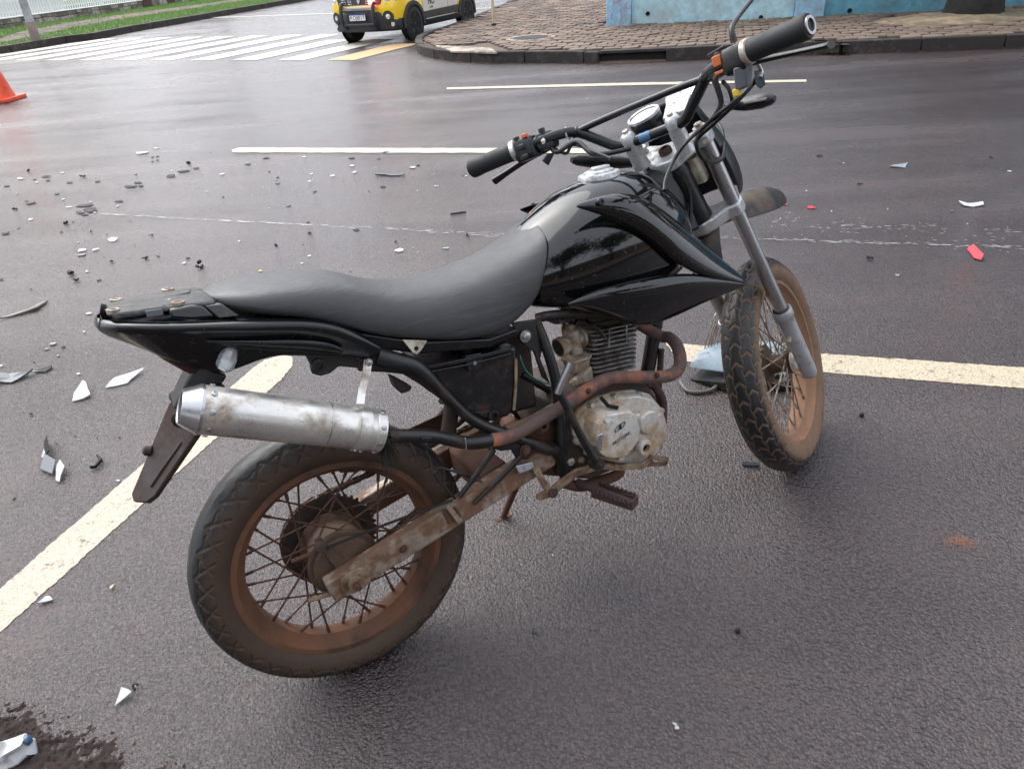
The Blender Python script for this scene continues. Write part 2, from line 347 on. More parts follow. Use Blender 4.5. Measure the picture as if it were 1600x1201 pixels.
def join(*parts):
    V, F = [], []
    for v, f in parts:
        o = len(V); V += list(v); F += [tuple(i+o for i in q) for q in f]
    return V, F
def lathe_m(prof, org, axis, n=32, closed=False, cap=True):
    org = Vector(org); ax = Vector(axis).normalized(); e1 = ax.orthogonal().normalized(); e2 = ax.cross(e1)
    V, F = [], []; m = len(prof)
    for h, r in prof:
        for a in range(n):
            th = tau*a/n; V.append(org+ax*h+(e1*cos(th)+e2*sin(th))*max(r, 1e-5))
    for i in range(m if closed else m-1):
        j = (i+1) % m
        for a in range(n): F.append((i*n+a, i*n+(a+1) % n, j*n+(a+1) % n, j*n+a))
    if not closed and cap:
        if prof[0][1] > 1e-4: F.append(tuple(range(n)))
        if prof[-1][1] > 1e-4: F.append(tuple(range((m-1)*n, m*n)))
    return V, F
def lathe(name, prof, org, axis, mat, parent=None, n=32, tf=None, closed=False, cap=True, **k):
    V, F = lathe_m(prof, org, axis, n, closed, cap); return build(name, V, F, mat, parent, tf=tf, **k)
def plate_m(pts, off):
    """closed outline of 3D points, extruded by vector off"""
    n = len(pts); off = Vector(off); V = [Vector(p) for p in pts]+[Vector(p)+off for p in pts]
    F = [tuple(range(n)), tuple(range(2*n-1, n-1, -1))]+[(i, (i+1) % n, n+(i+1) % n, n+i) for i in range(n)]
    return V, F
def plate(name, pts, off, mat, parent=None, bevel=.0015, **k):
    V, F = plate_m(pts, off); return build(name, V, F, mat, parent, bevel=bevel, **k)
def box_m(c, s, rot=None):
    c = Vector(c); V = []
    for x in (-.5, .5):
        for y in (-.5, .5):
            for z in (-.5, .5):
                v = Vector((x*s[0], y*s[1], z*s[2]))
                if rot is not None: v = rot @ v
                V.append(c+v)
    return V, [(0, 1, 3, 2), (4, 6, 7, 5), (0, 4, 5, 1), (2, 3, 7, 6), (0, 2, 6, 4), (1, 5, 7, 3)]
def box(name, c, s, mat, parent=None, rot=None, bevel=.003, **k):
    V, F = box_m(c, s, rot); return build(name, V, F, mat, parent, bevel=bevel, **k)
def grid_m(rows):
    m, n = len(rows), len(rows[0]); V = [Vector(p) for r in rows for p in r]
    F = [(i*n+j, i*n+j+1, (i+1)*n+j+1, (i+1)*n+j) for i in range(m-1) for j in range(n-1)]
    return V, F
def mirror_m(V, F):
    return [Vector((v[0], -v[1], v[2])) for v in V], [tuple(reversed(f)) for f in F]
def loft_m(rings, cap=True):
    n = len(rings[0]); V = [Vector(p) for r in rings for p in r]; F = []
    for i in range(len(rings)-1):
        for a in range(n): F.append((i*n+a, i*n+(a+1) % n, (i+1)*n+(a+1) % n, (i+1)*n+a))
    if cap: F += [tuple(range(n)), tuple(range((len(rings)-1)*n, len(rings)*n))]
    return V, F
def bolt(name, c, axis, r, h, mat, parent, tf=None):
    """hexagon head with a washer"""
    a = lathe_m([(0, r*1.5), (h*.25, r*1.5)], c, axis, 16); b = lathe_m([(h*.25, r*1.05), (h*.9, r*1.05), (h, r*.8)], c, axis, 6)
    return build(name, *join(a, b), mat, parent, tf=tf)
def text_m(body, size, depth):
    cu_ = bpy.data.curves.new('lettering', 'FONT'); cu_.body = body; cu_.size = size; cu_.extrude = depth; cu_.align_x = 'CENTER'; cu_.align_y = 'CENTER'
    ob = bpy.data.objects.new('lettering', cu_); COL.objects.link(ob)
    bpy.context.view_layer.update()
    me = bpy.data.meshes.new_from_object(ob.evaluated_get(bpy.context.evaluated_depsgraph_get()))
    V = [v.co.copy() for v in me.vertices]; F = [tuple(p.vertices) for p in me.polygons]
    bpy.data.objects.remove(ob); bpy.data.curves.remove(cu_); bpy.data.meshes.remove(me)
    return V, F
def text(name, body, size, depth, org, ex, ey, mat, parent, tf=None):
    V, F = text_m(body, size, depth); org, ex, ey = Vector(org), Vector(ex).normalized(), Vector(ey).normalized(); ez = ex.cross(ey)
    return build(name, [org+ex*v.x+ey*v.y+ez*v.z for v in V], F, mat, parent, smooth=False, tf=tf)

# ------------------------------------------------------------------ ground, road paint
def sheet(name, pts, z, mat, kind='structure', parent=None):
    o = build(name, [(p[0], p[1], z) for p in pts], [tuple(range(len(pts)))], mat, parent, smooth=False)
    if parent is None and kind: o['kind'] = kind
    return o
V2 = lambda p: Vector((p[0], p[1]))
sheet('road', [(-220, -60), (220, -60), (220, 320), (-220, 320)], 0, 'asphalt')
def ragged(pts, amp, step, seed):
    """outline with slightly uneven painted edges"""
    rnd = random.Random(seed); out = []
    n = len(pts)
    for i in range(n):
        a, b = V2(pts[i]), V2(pts[(i+1) % n]); L = (b-a).length; k = max(1, int(L/step)); nn = Vector((-(b-a).y, (b-a).x)).normalized()
        for j in range(k):
            q = a.lerp(b, j/k); out.append(q+(nn*rnd.uniform(-amp, amp) if j else nn*0))
    return out
sheet('parking_line', ragged([(-1.69, .66), (-1.586, .62), (-.910, 2.46), (-.895, 2.55), (-.915, 2.625), (-.965, 2.65), (-1.03, 2.615), (-1.065, 2.54)], .0028, .011, 3), .0016, 'paint_yellow')
sheet('lane_edge_line', ragged([(0.636, 2.505, 0), (1.848, 2.127, 0), (3.2, 1.70), (3.15, 1.56), (1.763, 1.996, 0), (0.652, 2.355, 0)], .0028, .011, 4), .0016, 'paint_yellow')
sheet('lane_dash_line', ragged([(-2.347, 6.58, 0), (-2.391, 6.689, 0), (-2.354, 6.763, 0), (-0.726, 6.244, 0), (0.734, 5.779, 0), (0.715, 5.628, 0), (-0.712, 6.071, 0)], .006, .06, 5), .004, 'paint_cream')
sheet('far_lane_dash_line', ragged([(-0.523, 9.147, 0), (-0.528, 9.29, 0), (1.581, 8.678, 0), (3.402, 8.048, 0), (3.352, 7.92, 0), (1.551, 8.511, 0)], .006, .1, 6), .004, 'paint_cream')
sheet('side_street_line', ragged([(-10.6, 28.6), (1.9, 21.5), (1.98, 21.68), (-10.5, 28.8)], .01, .5, 7), .004, 'paint_white')
sheet('side_street_edge_line', ragged([(-8.2, 38), (-1.2, 31), (-1.1, 31.2), (-8.1, 38.2)], .01, .5, 8), .004, 'paint_white')
cw0, cws, cwd, cww = Vector((-9.4, 16.78)), Vector((.957, -.53)), Vector((1.80, 3.46)), Vector((.51, -.285))
for k in range(-4, 8):
    a = cw0+cws*k; d = cwd*(1 if k < 5 else (.72 if k < 7 else .52))
    sheet('crosswalk_stripe', ragged([a, a+cww, a+cww+d, a+d], .012, .4, 20+k), .004, 'paint_orange' if k == 7 else 'paint_white')

# scratches scraped into the asphalt, faint skid streaks
def scratches(name, segs, seed, matn):
    rnd = random.Random(seed); V, F = [], []
    for (p, q, n, spread, lmin, lmax, w) in segs:
        p, q = V2(p), V2(q); d = (q-p).normalized(); nn = Vector((-d.y, d.x))
        for i in range(n):
            c = p.lerp(q, rnd.random())+nn*rnd.gauss(0, spread); L = rnd.uniform(lmin, lmax); ww = rnd.uniform(.4, 1)*w
            e = (d+nn*rnd.uniform(-.06, .06)).normalized()*L/2; m_ = nn*ww/2; o = len(V)
            for s in (c-e, c-e*.3+m_, c+e*.5+m_*.8, c+e, c+e*.4-m_, c-e*.5-m_*.7): V.append((s.x, s.y, .0022+.000008*(len(F) % 300)))
            F.append(tuple(range(o, o+6)))
    o = build(name, V, F, matn, smooth=False); o['kind'] = 'stuff'; return o
o = scratches('scrape_marks', [
    ((-2.776, 4.945, 0), (-1.215, 4.365, 0), 90, .006, .02, .11, .008), ((-1.215, 4.365, 0), (0.278, 3.822, 0), 60, .012, .02, .1, .006),
    ((1.198, 3.615, 0), (2.544, 3.183, 0), 90, .012, .015, .07, .005), ((1.498, 3.779, 0), (2.682, 3.392, 0), 45, .03, .015, .05, .005), ((1.516, 3.83, 0), (2.504, 3.217, 0), 60, .09, .008, .03, .004),
    ((-2.001, 2.369, 0), (-1.03, 1.927, 0), 6, .05, .01, .03, .0012)], 11, 'scrape_white')
tag(o, 'thin white scratches scraped along the wet asphalt', 'scratches')
rnd = random.Random(3)
V, F = [], []
for i in range(1100):
    c = V2((1.144, 1.318, 0))+Vector((rnd.gauss(0, .021), rnd.gauss(0, .013))); o_ = len(V); r = rnd.uniform(.0003, .0012)
    for k in range(6): V.append((c.x+r*cos(tau*k/6)*rnd.uniform(.6, 1.6), c.y+r*sin(tau*k/6)*rnd.uniform(.5, 1.2), .0024+.000001*i))
    F.append(tuple(range(o_, o_+6)))
o = build('orange_specks', V, F, 'smear_orange', smooth=False); tag(o, 'smear of orange specks on the dark asphalt at right', 'dust', kind='stuff')  # small orange specks scattered flat on the road

# dark dirt washed up at the near road edge
rows = []
p00 = V2((-1.698, 1.149, 0)); ex = V2((-0.518, 0.682, 0))-p00
x0, x1, y0, y1 = -1.75, -.30, .35, 1.08
nx, ny = 260, 140; rnd = random.Random(5)
bl = [V2((-1.612, 1.159, 0)), V2((-1.222, 1.029, 0)), V2((-1.098, 0.987, 0)), V2((-0.974, 0.937, 0)), V2((-0.848, 0.871, 0)), V2((-0.75, 0.824, 0)), V2((-0.52, 0.693, 0))]
def edge_d(p):
    """signed distance past the dirt's edge (positive inside, nearer the camera)"""
    best = 1e9; s = 1
    for a, b in zip(bl, bl[1:]):
        d = b-a; t_ = max(0, min(1, (p-a).dot(d)/d.length_squared)); q = a+d*t_; L = (p-q).length
        if L < best: best = L; s = 1 if d.x*(p-a).y-d.y*(p-a).x < 0 else -1
    return best*s
V, F = [], []
for j in range(ny+1):
    for i in range(nx+1):
        p = Vector((x0+(x1-x0)*i/nx, y0+(y1-y0)*j/ny)); n1 = noise.noise((p.x*9, p.y*9, 0)); n2 = noise.noise((p.x*45, p.y*45, 3))
        d = edge_d(p)+n1*.045+n2*.030+noise.noise((p.x*110, p.y*110, 7))*.055
        V.append((p.x, p.y, max(-.006, min(.014, d*.14))+(n2*.003+noise.noise((p.x*150, p.y*150, 1))*.003 if d > -.02 else -.004)))
for j in range(ny):
    for i in range(nx): F.append((j*(nx+1)+i, j*(nx+1)+i+1, (j+1)*(nx+1)+i+1, (j+1)*(nx+1)+i))
mat('wet_dirt', (.034, .026, .024), .95, spec=.15, dirt_rough=.95, dirt=(.060, .045, .040), dirt_amt=.45, dirt_scale=12, bump=.9, bump_scale=160, var=.25)
mat('pebble', (.060, .052, .048), .6, dirt=(.030, .024, .02), dirt_amt=.5, dirt_scale=30, var=.3)
o = build('dirt_verge', V, F, 'wet_dirt'); o['kind'] = 'structure'
V, F = [], []; cnt = 0
while cnt < 420:
    p = Vector((rnd.uniform(x0, x1), rnd.uniform(y0, y1))); d = edge_d(p)
    if d < -.10 or rnd.random() > math.exp(-abs(d)*(7 if d > 0 else 30)): continue
    cnt += 1; r = rnd.uniform(.0012, .0042)*(1.8 if rnd.random() < .04 else 1)*(1 if d > 0 else .7); o_ = len(V); z = max(0, min(.02, d*.25))+r*.4
    for s in ((1, 0, 0), (-.9, .2, 0), (.1, 1.1, 0), (0, -.9, .1), (.1, .1, .8), (0, 0, -.8)):
        V.append((p.x+s[0]*r*rnd.uniform(.7, 1.4), p.y+s[1]*r*rnd.uniform(.7, 1.4), z+s[2]*r*rnd.uniform(.6, 1.1)))
    for f in ((0, 2, 4), (2, 1, 4), (1, 3, 4), (3, 0, 4), (2, 0, 5), (1, 2, 5), (3, 1, 5), (0, 3, 5)): F.append(tuple(o_+q for q in f))
o = build('gravel', V, F, 'pebble', smooth=False); tag(o, 'loose grit and small stones at the near road edge', 'gravel', kind='stuff')

# ------------------------------------------------------------------ pavement at the right corner
KT = .15
kp = [(1.485, 24.94, 0), (0.799, 22.728, 0), (-0.532, 17.001, 0), (-1.088, 15.198, 0), (-1.251, 14.535, 0), (-1.241, 13.634, 0), (-1.089, 12.748, 0), (-0.693, 11.93, 0), (-0.025, 11.272, 0), (0.874, 10.78, 0), (1.613, 10.311, 0), (2.357, 10.156, 0), (4.383, 9.701, 0), (6.455, 9.117, 0)]
kp = [V2(p) for p in kp]
kp = [kp[0]+(kp[0]-kp[2]).normalized()*30]+kp+[kp[-1]+(kp[-1]-kp[-3]).normalized()*22]
ks = [Vector((p.x, p.y, 0)) for p in kp]
ks = [Vector((p.x, p.y)) for p in catmull(ks, 6)]
wb0, wb1 = V2((2.12, 13.731, 0.15)), V2((8.035, 12.198, 0.15)); wd = (wb1-wb0).normalized(); wn = Vector((-wd.y, wd.x))
if wn.y < 0: wn = -wn
far = [wb1+wd*26, wb1+wd*26+wn*30, kp[0]+Vector((14, 6))]
cen = Vector((8, 14))
def inset(line, d):
    out = []
    for i, p in enumerate(line):
        t_ = (line[min(i+1, len(line)-1)]-line[max(i-1, 0)]).normalized(); nn = Vector((-t_.y, t_.x))
        out.append(p+nn*d)
    return out
ins = inset(ks, .13)
if sum((q-cen).length for q in ins) > sum((q-cen).length for q in ks): ins = inset(ks, -.13)
pave = build('pavement', [(p.x, p.y, .118) for p in ins+far], [tuple(range(len(ins)+3))], 'joint_soil', smooth=False); pave['kind'] = 'structure'
kerb = build('kerb', [(p.x, p.y, z) for p, z in [(q, .0) for q in ks]+[(q, .03) for q in ins]], [(i, i+1, len(ks)+i+1, len(ks)+i) for i in range(len(ks)-1)], 'joint_soil', smooth=False); kerb['kind'] = 'structure'
# kerb stones laid one after the other
dcum = [0]
for a, b in zip(ks, ks[1:]): dcum.append(dcum[-1]+(b-a).length)
def on_kerb(line, s):
    for i in range(len(dcum)-1):
        if s <= dcum[i+1]: return line[i].lerp(line[i+1], (s-dcum[i])/(dcum[i+1]-dcum[i]+1e-9))
    return line[-1]
def near_s(p):
    return min(range(len(ks)), key=lambda i: (ks[i]-V2(p)).length)
sd0, sd1 = dcum[near_s((1.521, 10.393, 0))], dcum[near_s((2.409, 10.159, 0))]
if sd1-sd0 < .6: sd1 = sd0+.9
s = 0; rnd = random.Random(8)
while s < dcum[-1]-.3:
    L = .92 if (s < 24 or s > 36) else .6
    e = min(s+L, dcum[-1])
    if s < sd0 < e: e = sd0
    if sd0 <= s < sd1: s = sd1; continue
    if not (e > sd0+.05 and s < sd1-.05):
        a, b, c, d = on_kerb(ks, s+.006), on_kerb(ks, e-.006), on_kerb(ins, e-.006), on_kerb(ins, s+.006); h = KT+rnd.uniform(-.008, .008)
        m1, m2 = on_kerb(ks, (s+e)/2), on_kerb(ins, (s+e)/2)
        plate('kerb_stone', [(p.x, p.y, -.03) for p in (a, m1, b, c, m2, d)], (0, 0, h+.03), 'kerb_stone', kerb, bevel=.012)
    s = e
dr = empty('drain_inlet', 'dark storm drain opening in the kerb behind the handlebar', 'drain', (*on_kerb(ks, (sd0+sd1)/2), 0)); dl = Vector(dr.location)
a, b, c, d = on_kerb(ks, sd0), on_kerb(ks, sd1), on_kerb(ins, sd1), on_kerb(ins, sd0)
plate('lintel', [Vector((p.x, p.y, .115))-dl for p in (a, b, c, d)], (0, 0, .04), 'kerb_stone', dr, bevel=.008)
plate('opening', [Vector((p.x, p.y, .004))-dl for p in (a.lerp(d, .5), b.lerp(c, .5), c, d)], (0, 0, .098), 'hole_dark', dr, bevel=0)
# paving stones
pd = (kp[-3]-kp[-6]).normalized(); pn = Vector((-pd.y, pd.x))
if pn.y < 0: pn = -pn
poly = ins+far
def inside(p):
    c = False; n = len(poly)
    for i in range(n):
        a, b = poly[i], poly[i-1]
        if (a.y > p.y) != (b.y > p.y) and p.x < (b.x-a.x)*(p.y-a.y)/(b.y-a.y)+a.x: c = not c
    return c
def wall_side(p): return (p-wb0).dot(wn)
pale = [V2((-0.831, 12.608, 0.15)), V2((0.068, 11.686, 0.15)), V2((0.143, 11.092, 0.15)), V2((-0.54, 11.702, 0.15))]
tree_p = V2((7.106, 11.283, 0.15)); man_p = V2((0.719, 12.693, 0.15))
org = kp[-5]; PW, PH = .25, .21; cells = []
for j in range(-4, 60):
    for i in range(-40, 60):
        c = org+pd*(i*PW+(.5*PW if j % 2 else 0))+pn*(j*PH)
        if not inside(c) or c.y > 26 or c.x > 12: continue
        if wall_side(c) > -.08 and (c-wb0).dot(wd) > -.1: continue
        if ((c-tree_p).x/1.5)**2+((c-tree_p).y/.9)**2 < 1 or (c-man_p).length < .42: continue
        if pale[0].x-.05 < c.x < pale[2].x+.05 and pale[3].y-.1 < c.y < pale[0].y+.02: continue
        if (min((c-q).length for q in ins)) < .13: continue
        cells.append((c, j))
cells.sort(key=lambda q: q[0].length)
rnd = random.Random(12)
hexo = [(-.5, -.32), (-.25, -.5), (.25, -.5), (.5, -.32), (.5, .30), (.25, .5), (-.25, .5), (-.5, .32)]
def paver_mesh(seed):
    r = random.Random(seed); pts = []
    for x, y in hexo: pts.append(Vector((x*(PW-.018)+r.uniform(-.008, .008), y*(PH-.016)+r.uniform(-.008, .008), 0)))
    top = [p*.955+Vector((0, 0, .036)) for p in pts]; mid = [p+Vector((0, 0, .028)) for p in pts]
    n = 8; V = pts+mid+top; F = [tuple(range(2*n, 3*n))]
    for l in (0, 1):
        for i in range(n): F.append((l*n+i, l*n+(i+1) % n, (l+1)*n+(i+1) % n, (l+1)*n+i))
    return V, F
protos = []
for q in range(12):
    o = build('paving_stone', *paver_mesh(q), ('paver', 'paver_dark', 'paver', 'paver_pale')[q % 4], pave, smooth=False); protos.append(o)
pang = math.atan2(pd.y, pd.x); rest = []
for idx, (c, j) in enumerate(cells):
    rz = pang+rnd.uniform(-.05, .05); tx, ty = rnd.uniform(-.03, .03), rnd.uniform(-.03, .03); z = .112+rnd.uniform(-.005, .007)
    if idx < 290:
        q = idx % 12
        o = protos[q] if idx < 12 else protos[rnd.randrange(12)].copy()
        if idx >= 12: COL.objects.link(o); o.parent = pave
        o.location = (c.x, c.y, z); o.rotation_euler = (tx, ty, rz)
    else: rest.append((c, rz, tx, ty, z))
V, F = [], []
for c, rz, tx, ty, z in rest:
    v, f = paver_mesh(rnd.randrange(40)); R_ = Matrix.Rotation(rz, 3, 'Z') @ Matrix.Rotation(tx, 3, 'X') @ Matrix.Rotation(ty, 3, 'Y'); o_ = len(V)
    V += [R_ @ p+Vector((c.x, c.y, z)) for p in v]; F += [tuple(i+o_ for i in q) for q in f]
if V:
    o = build('paving_stones_beyond', V, F, 'paver', pave, smooth=False); o['kind'] = 'stuff'
plate('concrete_patch', [(p.x, p.y, .120) for p in pale], (0, 0, .034), 'concrete_pale', pave, bevel=.01)
V, F = [], []; n = 36
ringp = lambda k, r: (tree_p.x-.05+r*1.55*cos(tau*k/n)*(1+.10*sin(3*k)), tree_p.y-.05+r*.95*sin(tau*k/n)*(1+.12*cos(2.3*k)))
V.append((tree_p.x, tree_p.y, .22))
for rr_, z in ((.35, .19), (.75, .155), (1.0, .125)):
    for k in range(n): x, y = ringp(k, rr_); V.append((x, y, z+.012*noise.noise((x*6, y*6, 2))))
for k in range(n): F.append((0, 1+k, 1+(k+1) % n))
for l in (0, 1):
    for k in range(n): F.append((1+l*n+k, 1+l*n+(k+1) % n, 1+(l+1)*n+(k+1) % n, 1+(l+1)*n+k))
o = build('sand_bed', V, F, 'sand'); o['kind'] = 'structure'
mh = empty('manhole_cover', 'round iron manhole cover set in the paving stones', 'manhole', (man_p.x, man_p.y, .118))
lathe('frame', [(0, .40), (.034, .40), (.034, .335), (.02, .335)], (0, 0, 0), (0, 0, 1), 'concrete_pale', mh, 32)
lid = lathe('lid', [(0, .32), (.030, .32), (.034, .315), (.034, 0)], (0, 0, 0), (0, 0, 1), 'manhole_iron', mh, 32)
for k in range(-3, 4): box('rib', (0, k*.08, .036), (2*math.sqrt(.09-(k*.08)**2)*.95, .03, .010), 'manhole_iron', lid, bevel=.002)

# ------------------------------------------------------------------ painted wall with pillars, added house behind
wl = empty('blue_wall', 'light blue rendered garden wall with pillars along the pavement', 'wall', (wb0.x, wb0.y, .1))
def wpt(s, n_, z): return Vector((wd.x*s+wn.x*n_, wd.y*s+wn.y*n_, z))
def wbox(name, s0, s1, n0, n1, z0, z1, m_, bev=.01, parent=wl):
    V, F = [], [(0, 1, 3, 2), (4, 6, 7, 5), (0, 4, 5, 1), (2, 3, 7, 6), (0, 2, 6, 4), (1, 5, 7, 3)]
    for s_ in (s0, s1):
        for q in (n0, n1):
            for z in (z0, z1): V.append(wpt(s_, q, z))
    return build(name, V, F, m_, parent, bevel=bev, smooth=False)
pw = ((V2((2.531, 13.64, 0.15))-wb0).dot(wd)); p2 = (V2((5.115, 12.975, 0.15))-wb0).dot(wd); p2e = (V2((5.534, 12.78, 0.15))-wb0).dot(wd)
WH = 2.3
wbox('pillar', 0, pw, -.06, .30, 0, WH+.1, 'pillar_blue')
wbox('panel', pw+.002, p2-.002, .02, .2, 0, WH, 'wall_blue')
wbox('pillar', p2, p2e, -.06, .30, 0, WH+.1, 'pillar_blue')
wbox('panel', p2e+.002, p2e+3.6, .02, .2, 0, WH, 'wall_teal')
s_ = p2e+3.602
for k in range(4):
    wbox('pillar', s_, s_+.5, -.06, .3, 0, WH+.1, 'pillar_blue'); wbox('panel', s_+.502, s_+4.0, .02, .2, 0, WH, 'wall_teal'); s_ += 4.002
wbox('coping', -.05, s_, -.1, .34, WH+.102, WH+.18, 'concrete_pale')
for sh, zh in ((pw+.28, .20), (p2-.52, .055), (p2e+.40, .09), (pw+1.6, .9)):
    V, F = lathe_m([(0, .035), (.02, .035), (.021, .022), (-.05, .022), (-.05, 0)], wpt(sh, .018, zh), -Vector((wn.x, wn.y, 0)), 14)
    build('drain_hole', V, F, 'hole_dark', wl)
# spray scribble on the first pillar
def stroke(name, pts, r, m_):
    tube(name, [wpt(a, -.064, b) for a, b in pts], r, m_, wl, n=6, res=4, flat=1)
for pts in ([(.10, .30), (.17, .62), (.25, .31)], [(.11, .40), (.27, .44)], [(.30, .50), (.38, .42), (.31, .36), (.37, .30), (.42, .36)], [(.12, .28), (.07, .18), (.10, .14)], [(.22, .30), (.26, .20), (.24, .12)]):
    stroke('spray_line', pts, .007, 'spray_red')
hb = empty('house', 'pale unseen house added behind the blue wall', 'house', (wb0.x+wd.x*9+wn.x*6, wb0.y+wd.y*9+wn.y*6, 0))  # out of view, added to darken what the wet road reflects
def hbox(name, s0, s1, n0, n1, z0, z1, m_, **k): return wbox(name, s0, s1, n0, n1, z0, z1, m_, parent=hb, **k)
hw_ = hbox('wall', -6, 14, 0, 8, 0, 5.6, 'house_white')
plate('roof', [wpt(-6.5, -.7, 5.602), wpt(-6.5, 4, 7.6), wpt(-6.5, 8.7, 5.602)], Vector((wd.x, wd.y, 0))*21, 'roof_tile', hb, bevel=0)
for k in range(4):
    w_ = hbox('window', -4+k*4.4, -2.2+k*4.4, -.05, -.005, 3.4, 4.6, 'fence_white'); wbox('pane', -3.9+k*4.4, -2.3+k*4.4, -.065, -.052, 3.5, 4.5, 'car_glass', parent=w_, bev=0)

# ------------------------------------------------------------------ trees
def make_tree(name, label, loc, trunk_r, trunk_h, crown_r, crown_z, nleaf, seed, lm='leaf', lean=(0, 0), ls=1, group=None):
    rnd = random.Random(seed); t_ = empty(name, label, 'tree', loc, group)
    P = []; rs = []
    for k in range(9):
        f = k/8; P.append(Vector((lean[0]*f+.06*sin(5*f), lean[1]*f+.05*cos(4*f), -.1+f*(trunk_h+.1)))); rs.append(trunk_r*(1.35 if k == 0 else 1.08 if k == 1 else 1-.55*f))
    V, F = tube_m(P, rs, 14, 3)
    V = [v+Vector((noise.noise(v*3.1), noise.noise(v*3.1+Vector((9, 0, 0))), 0))*trunk_r*.28 for v in V]
    parts = [(V, F)]; top = P[-1]; tips = []
    for k in range(9):
        th = tau*k/9+rnd.uniform(-.3, .3); st = P[5+k % 4]
        e = Vector((cos(th)*crown_r*rnd.uniform(.5, .85), sin(th)*crown_r*rnd.uniform(.5, .85), crown_z+rnd.uniform(-.7, 1.4)))
        parts.append(tube_m([st, st.lerp(e, .5)+Vector((0, 0, .35)), e], [trunk_r*.42, trunk_r*.25, .03], 7, 4)); tips.append(e)
    tr = build('trunk', *join(*parts), 'bark', t_)
    V, F = [], []; cl = [top+Vector((rnd.gauss(0, crown_r*.42), rnd.gauss(0, crown_r*.42), crown_z-trunk_h+rnd.gauss(.3, crown_r*.26))) for _ in range(46)]+tips
    for k in range(nleaf):
        c = cl[rnd.randrange(len(cl))]; p = c+Vector((rnd.gauss(0, .42), rnd.gauss(0, .42), rnd.gauss(0, .3)))*(1+.5*(ls > 1))
        a = Vector((rnd.uniform(-1, 1), rnd.uniform(-1, 1), rnd.uniform(-.6, .4))).normalized(); b_ = a.orthogonal().normalized(); s = rnd.uniform(.07, .15)*ls; o_ = len(V)
        V += [p-a*s, p+b_*s*.42-a*s*.1, p+a*s, p-b_*s*.42-a*s*.1]; F.append((o_, o_+1, o_+2, o_+3))
    build('crown', V, F, lm, t_, smooth=False)
    return t_
for k_, (tx_, ty_, nm_) in enumerate(((12.6, 11.0, 'second street tree along the blue wall'), (17.4, 9.7, 'third street tree along the blue wall'))):
    make_tree('street_tree', 'unseen added tall dark '+nm_, (tx_, ty_, .15), .3, 3.6, 3.6, 6.4, 5200, 45+k_, 'leaf_dark', ls=1.6)  # off-frame trees added to darken the road's sky reflection at right
make_tree('street_tree', 'dark thick tree trunk growing from a sand bed by the blue wall', (tree_p.x, tree_p.y, .15), .34, 3.4, 3.0, 5.2, 9000, 4, 'leaf_dark')

# ------------------------------------------------------------------ lawn, fence and pole on the left
LZ = .14
lk = [V2(p) for p in ((-12.743, 17.866, 0), (-11.65, 19.499, 0), (-11.259, 21.432, 0), (-10.663, 21.822, 0), (-10.473, 23.708, 0), (-9.745, 26.758, 0), (-8.7, 31.733, 0))]
lk = [lk[0]+(lk[0]-lk[2]).normalized()*8]+lk+[lk[-1]+(lk[-1]-lk[-3]).normalized()*25]
lin = inset(lk, .18)
if lin[2].x > lk[2].x: lin = inset(lk, -.18)
def shift(line, d):
    return [p+Vector((-d*.86, d*.5)) for p in line]
fl0 = [V2(p) for p in ((-16.292, 25.018, 0.14), (-16.532, 27.494, 0.14), (-16.338, 29.681, 0.14), (-16.967, 33.342, 0.14), (-16.249, 35.096, 0.14), (-15.505, 37.096, 0.14))]
fdir = (fl0[-1]-fl0[1]).normalized(); fnrm = Vector((-fdir.y, fdir.x))
if fnrm.x > 0: fnrm = -fnrm
fa = fl0[1]-fdir*14; fb = fl0[-1]; fb2 = fb+fdir*40
o = build('lawn', [(p.x, p.y, LZ) for p in lin]+[(q.x, q.y, LZ) for q in (fb2+fnrm*20, fa+fnrm*20)], [tuple(range(len(lin)+2))], 'lawn_soil', smooth=False); o['kind'] = 'structure'
lkerb = build('lawn_kerb', [(p.x, p.y, .0) for p in lk]+[(p.x, p.y, .05) for p in lin], [(i, i+1, len(lk)+i+1, len(lk)+i) for i in range(len(lk)-1)], 'joint_soil', smooth=False); lkerb['kind'] = 'structure'
for i in range(len(lk)-1):
    L = (lk[i+1]-lk[i]).length; n = max(1, int(L/1.0))
    if i in (0, len(lk)-2): n = max(1, n//4)
    for k in range(n):
        g = .004/L*n
        a, b, c, d = lk[i].lerp(lk[i+1], (k+.006)/n), lk[i].lerp(lk[i+1], (k+1-.006)/n), lin[i].lerp(lin[i+1], (k+1-.006)/n), lin[i].lerp(lin[i+1], (k+.006)/n)
        plate('kerb_stone', [(p.x, p.y, -.02) for p in (a, b, c, d)], (0, 0, .185), 'kerb_stone', lkerb, bevel=.012)
pa = [V2(p) for p in ((-12.52, 20.588, 0.14), (-12.841, 22.911, 0.14), (-13.135, 26.396, 0.14), (-12.697, 29.104, 0.14), (-11.791, 32.751, 0.14))]; pb_ = [V2(p) for p in ((-13.73, 22.671, 0.14), (-14.621, 25.174, 0.14), (-14.811, 28.655, 0.14), (-14.333, 31.848, 0.14), (-12.905, 35.951, 0.14))]
pa = [pa[0]-(pa[1]-pa[0]).normalized()*10]+pa+[pa[-1]+(pa[-1]-pa[-2]).normalized()*20]; pb_ = [pb_[0]-(pb_[1]-pb_[0]).normalized()*10]+pb_+[pb_[-1]+(pb_[-1]-pb_[-2]).normalized()*20]
pathpoly = pa+pb_[::-1]
sheet('soil_path', pathpoly, LZ+.004, 'soil_path')
def in_poly(p, poly):
    c = False; n = len(poly)
    for i in range(n):
        a, b = poly[i], poly[i-1]
        if (a.y > p.y) != (b.y > p.y) and p.x < (b.x-a.x)*(p.y-a.y)/(b.y-a.y)+a.x: c = not c
    return c
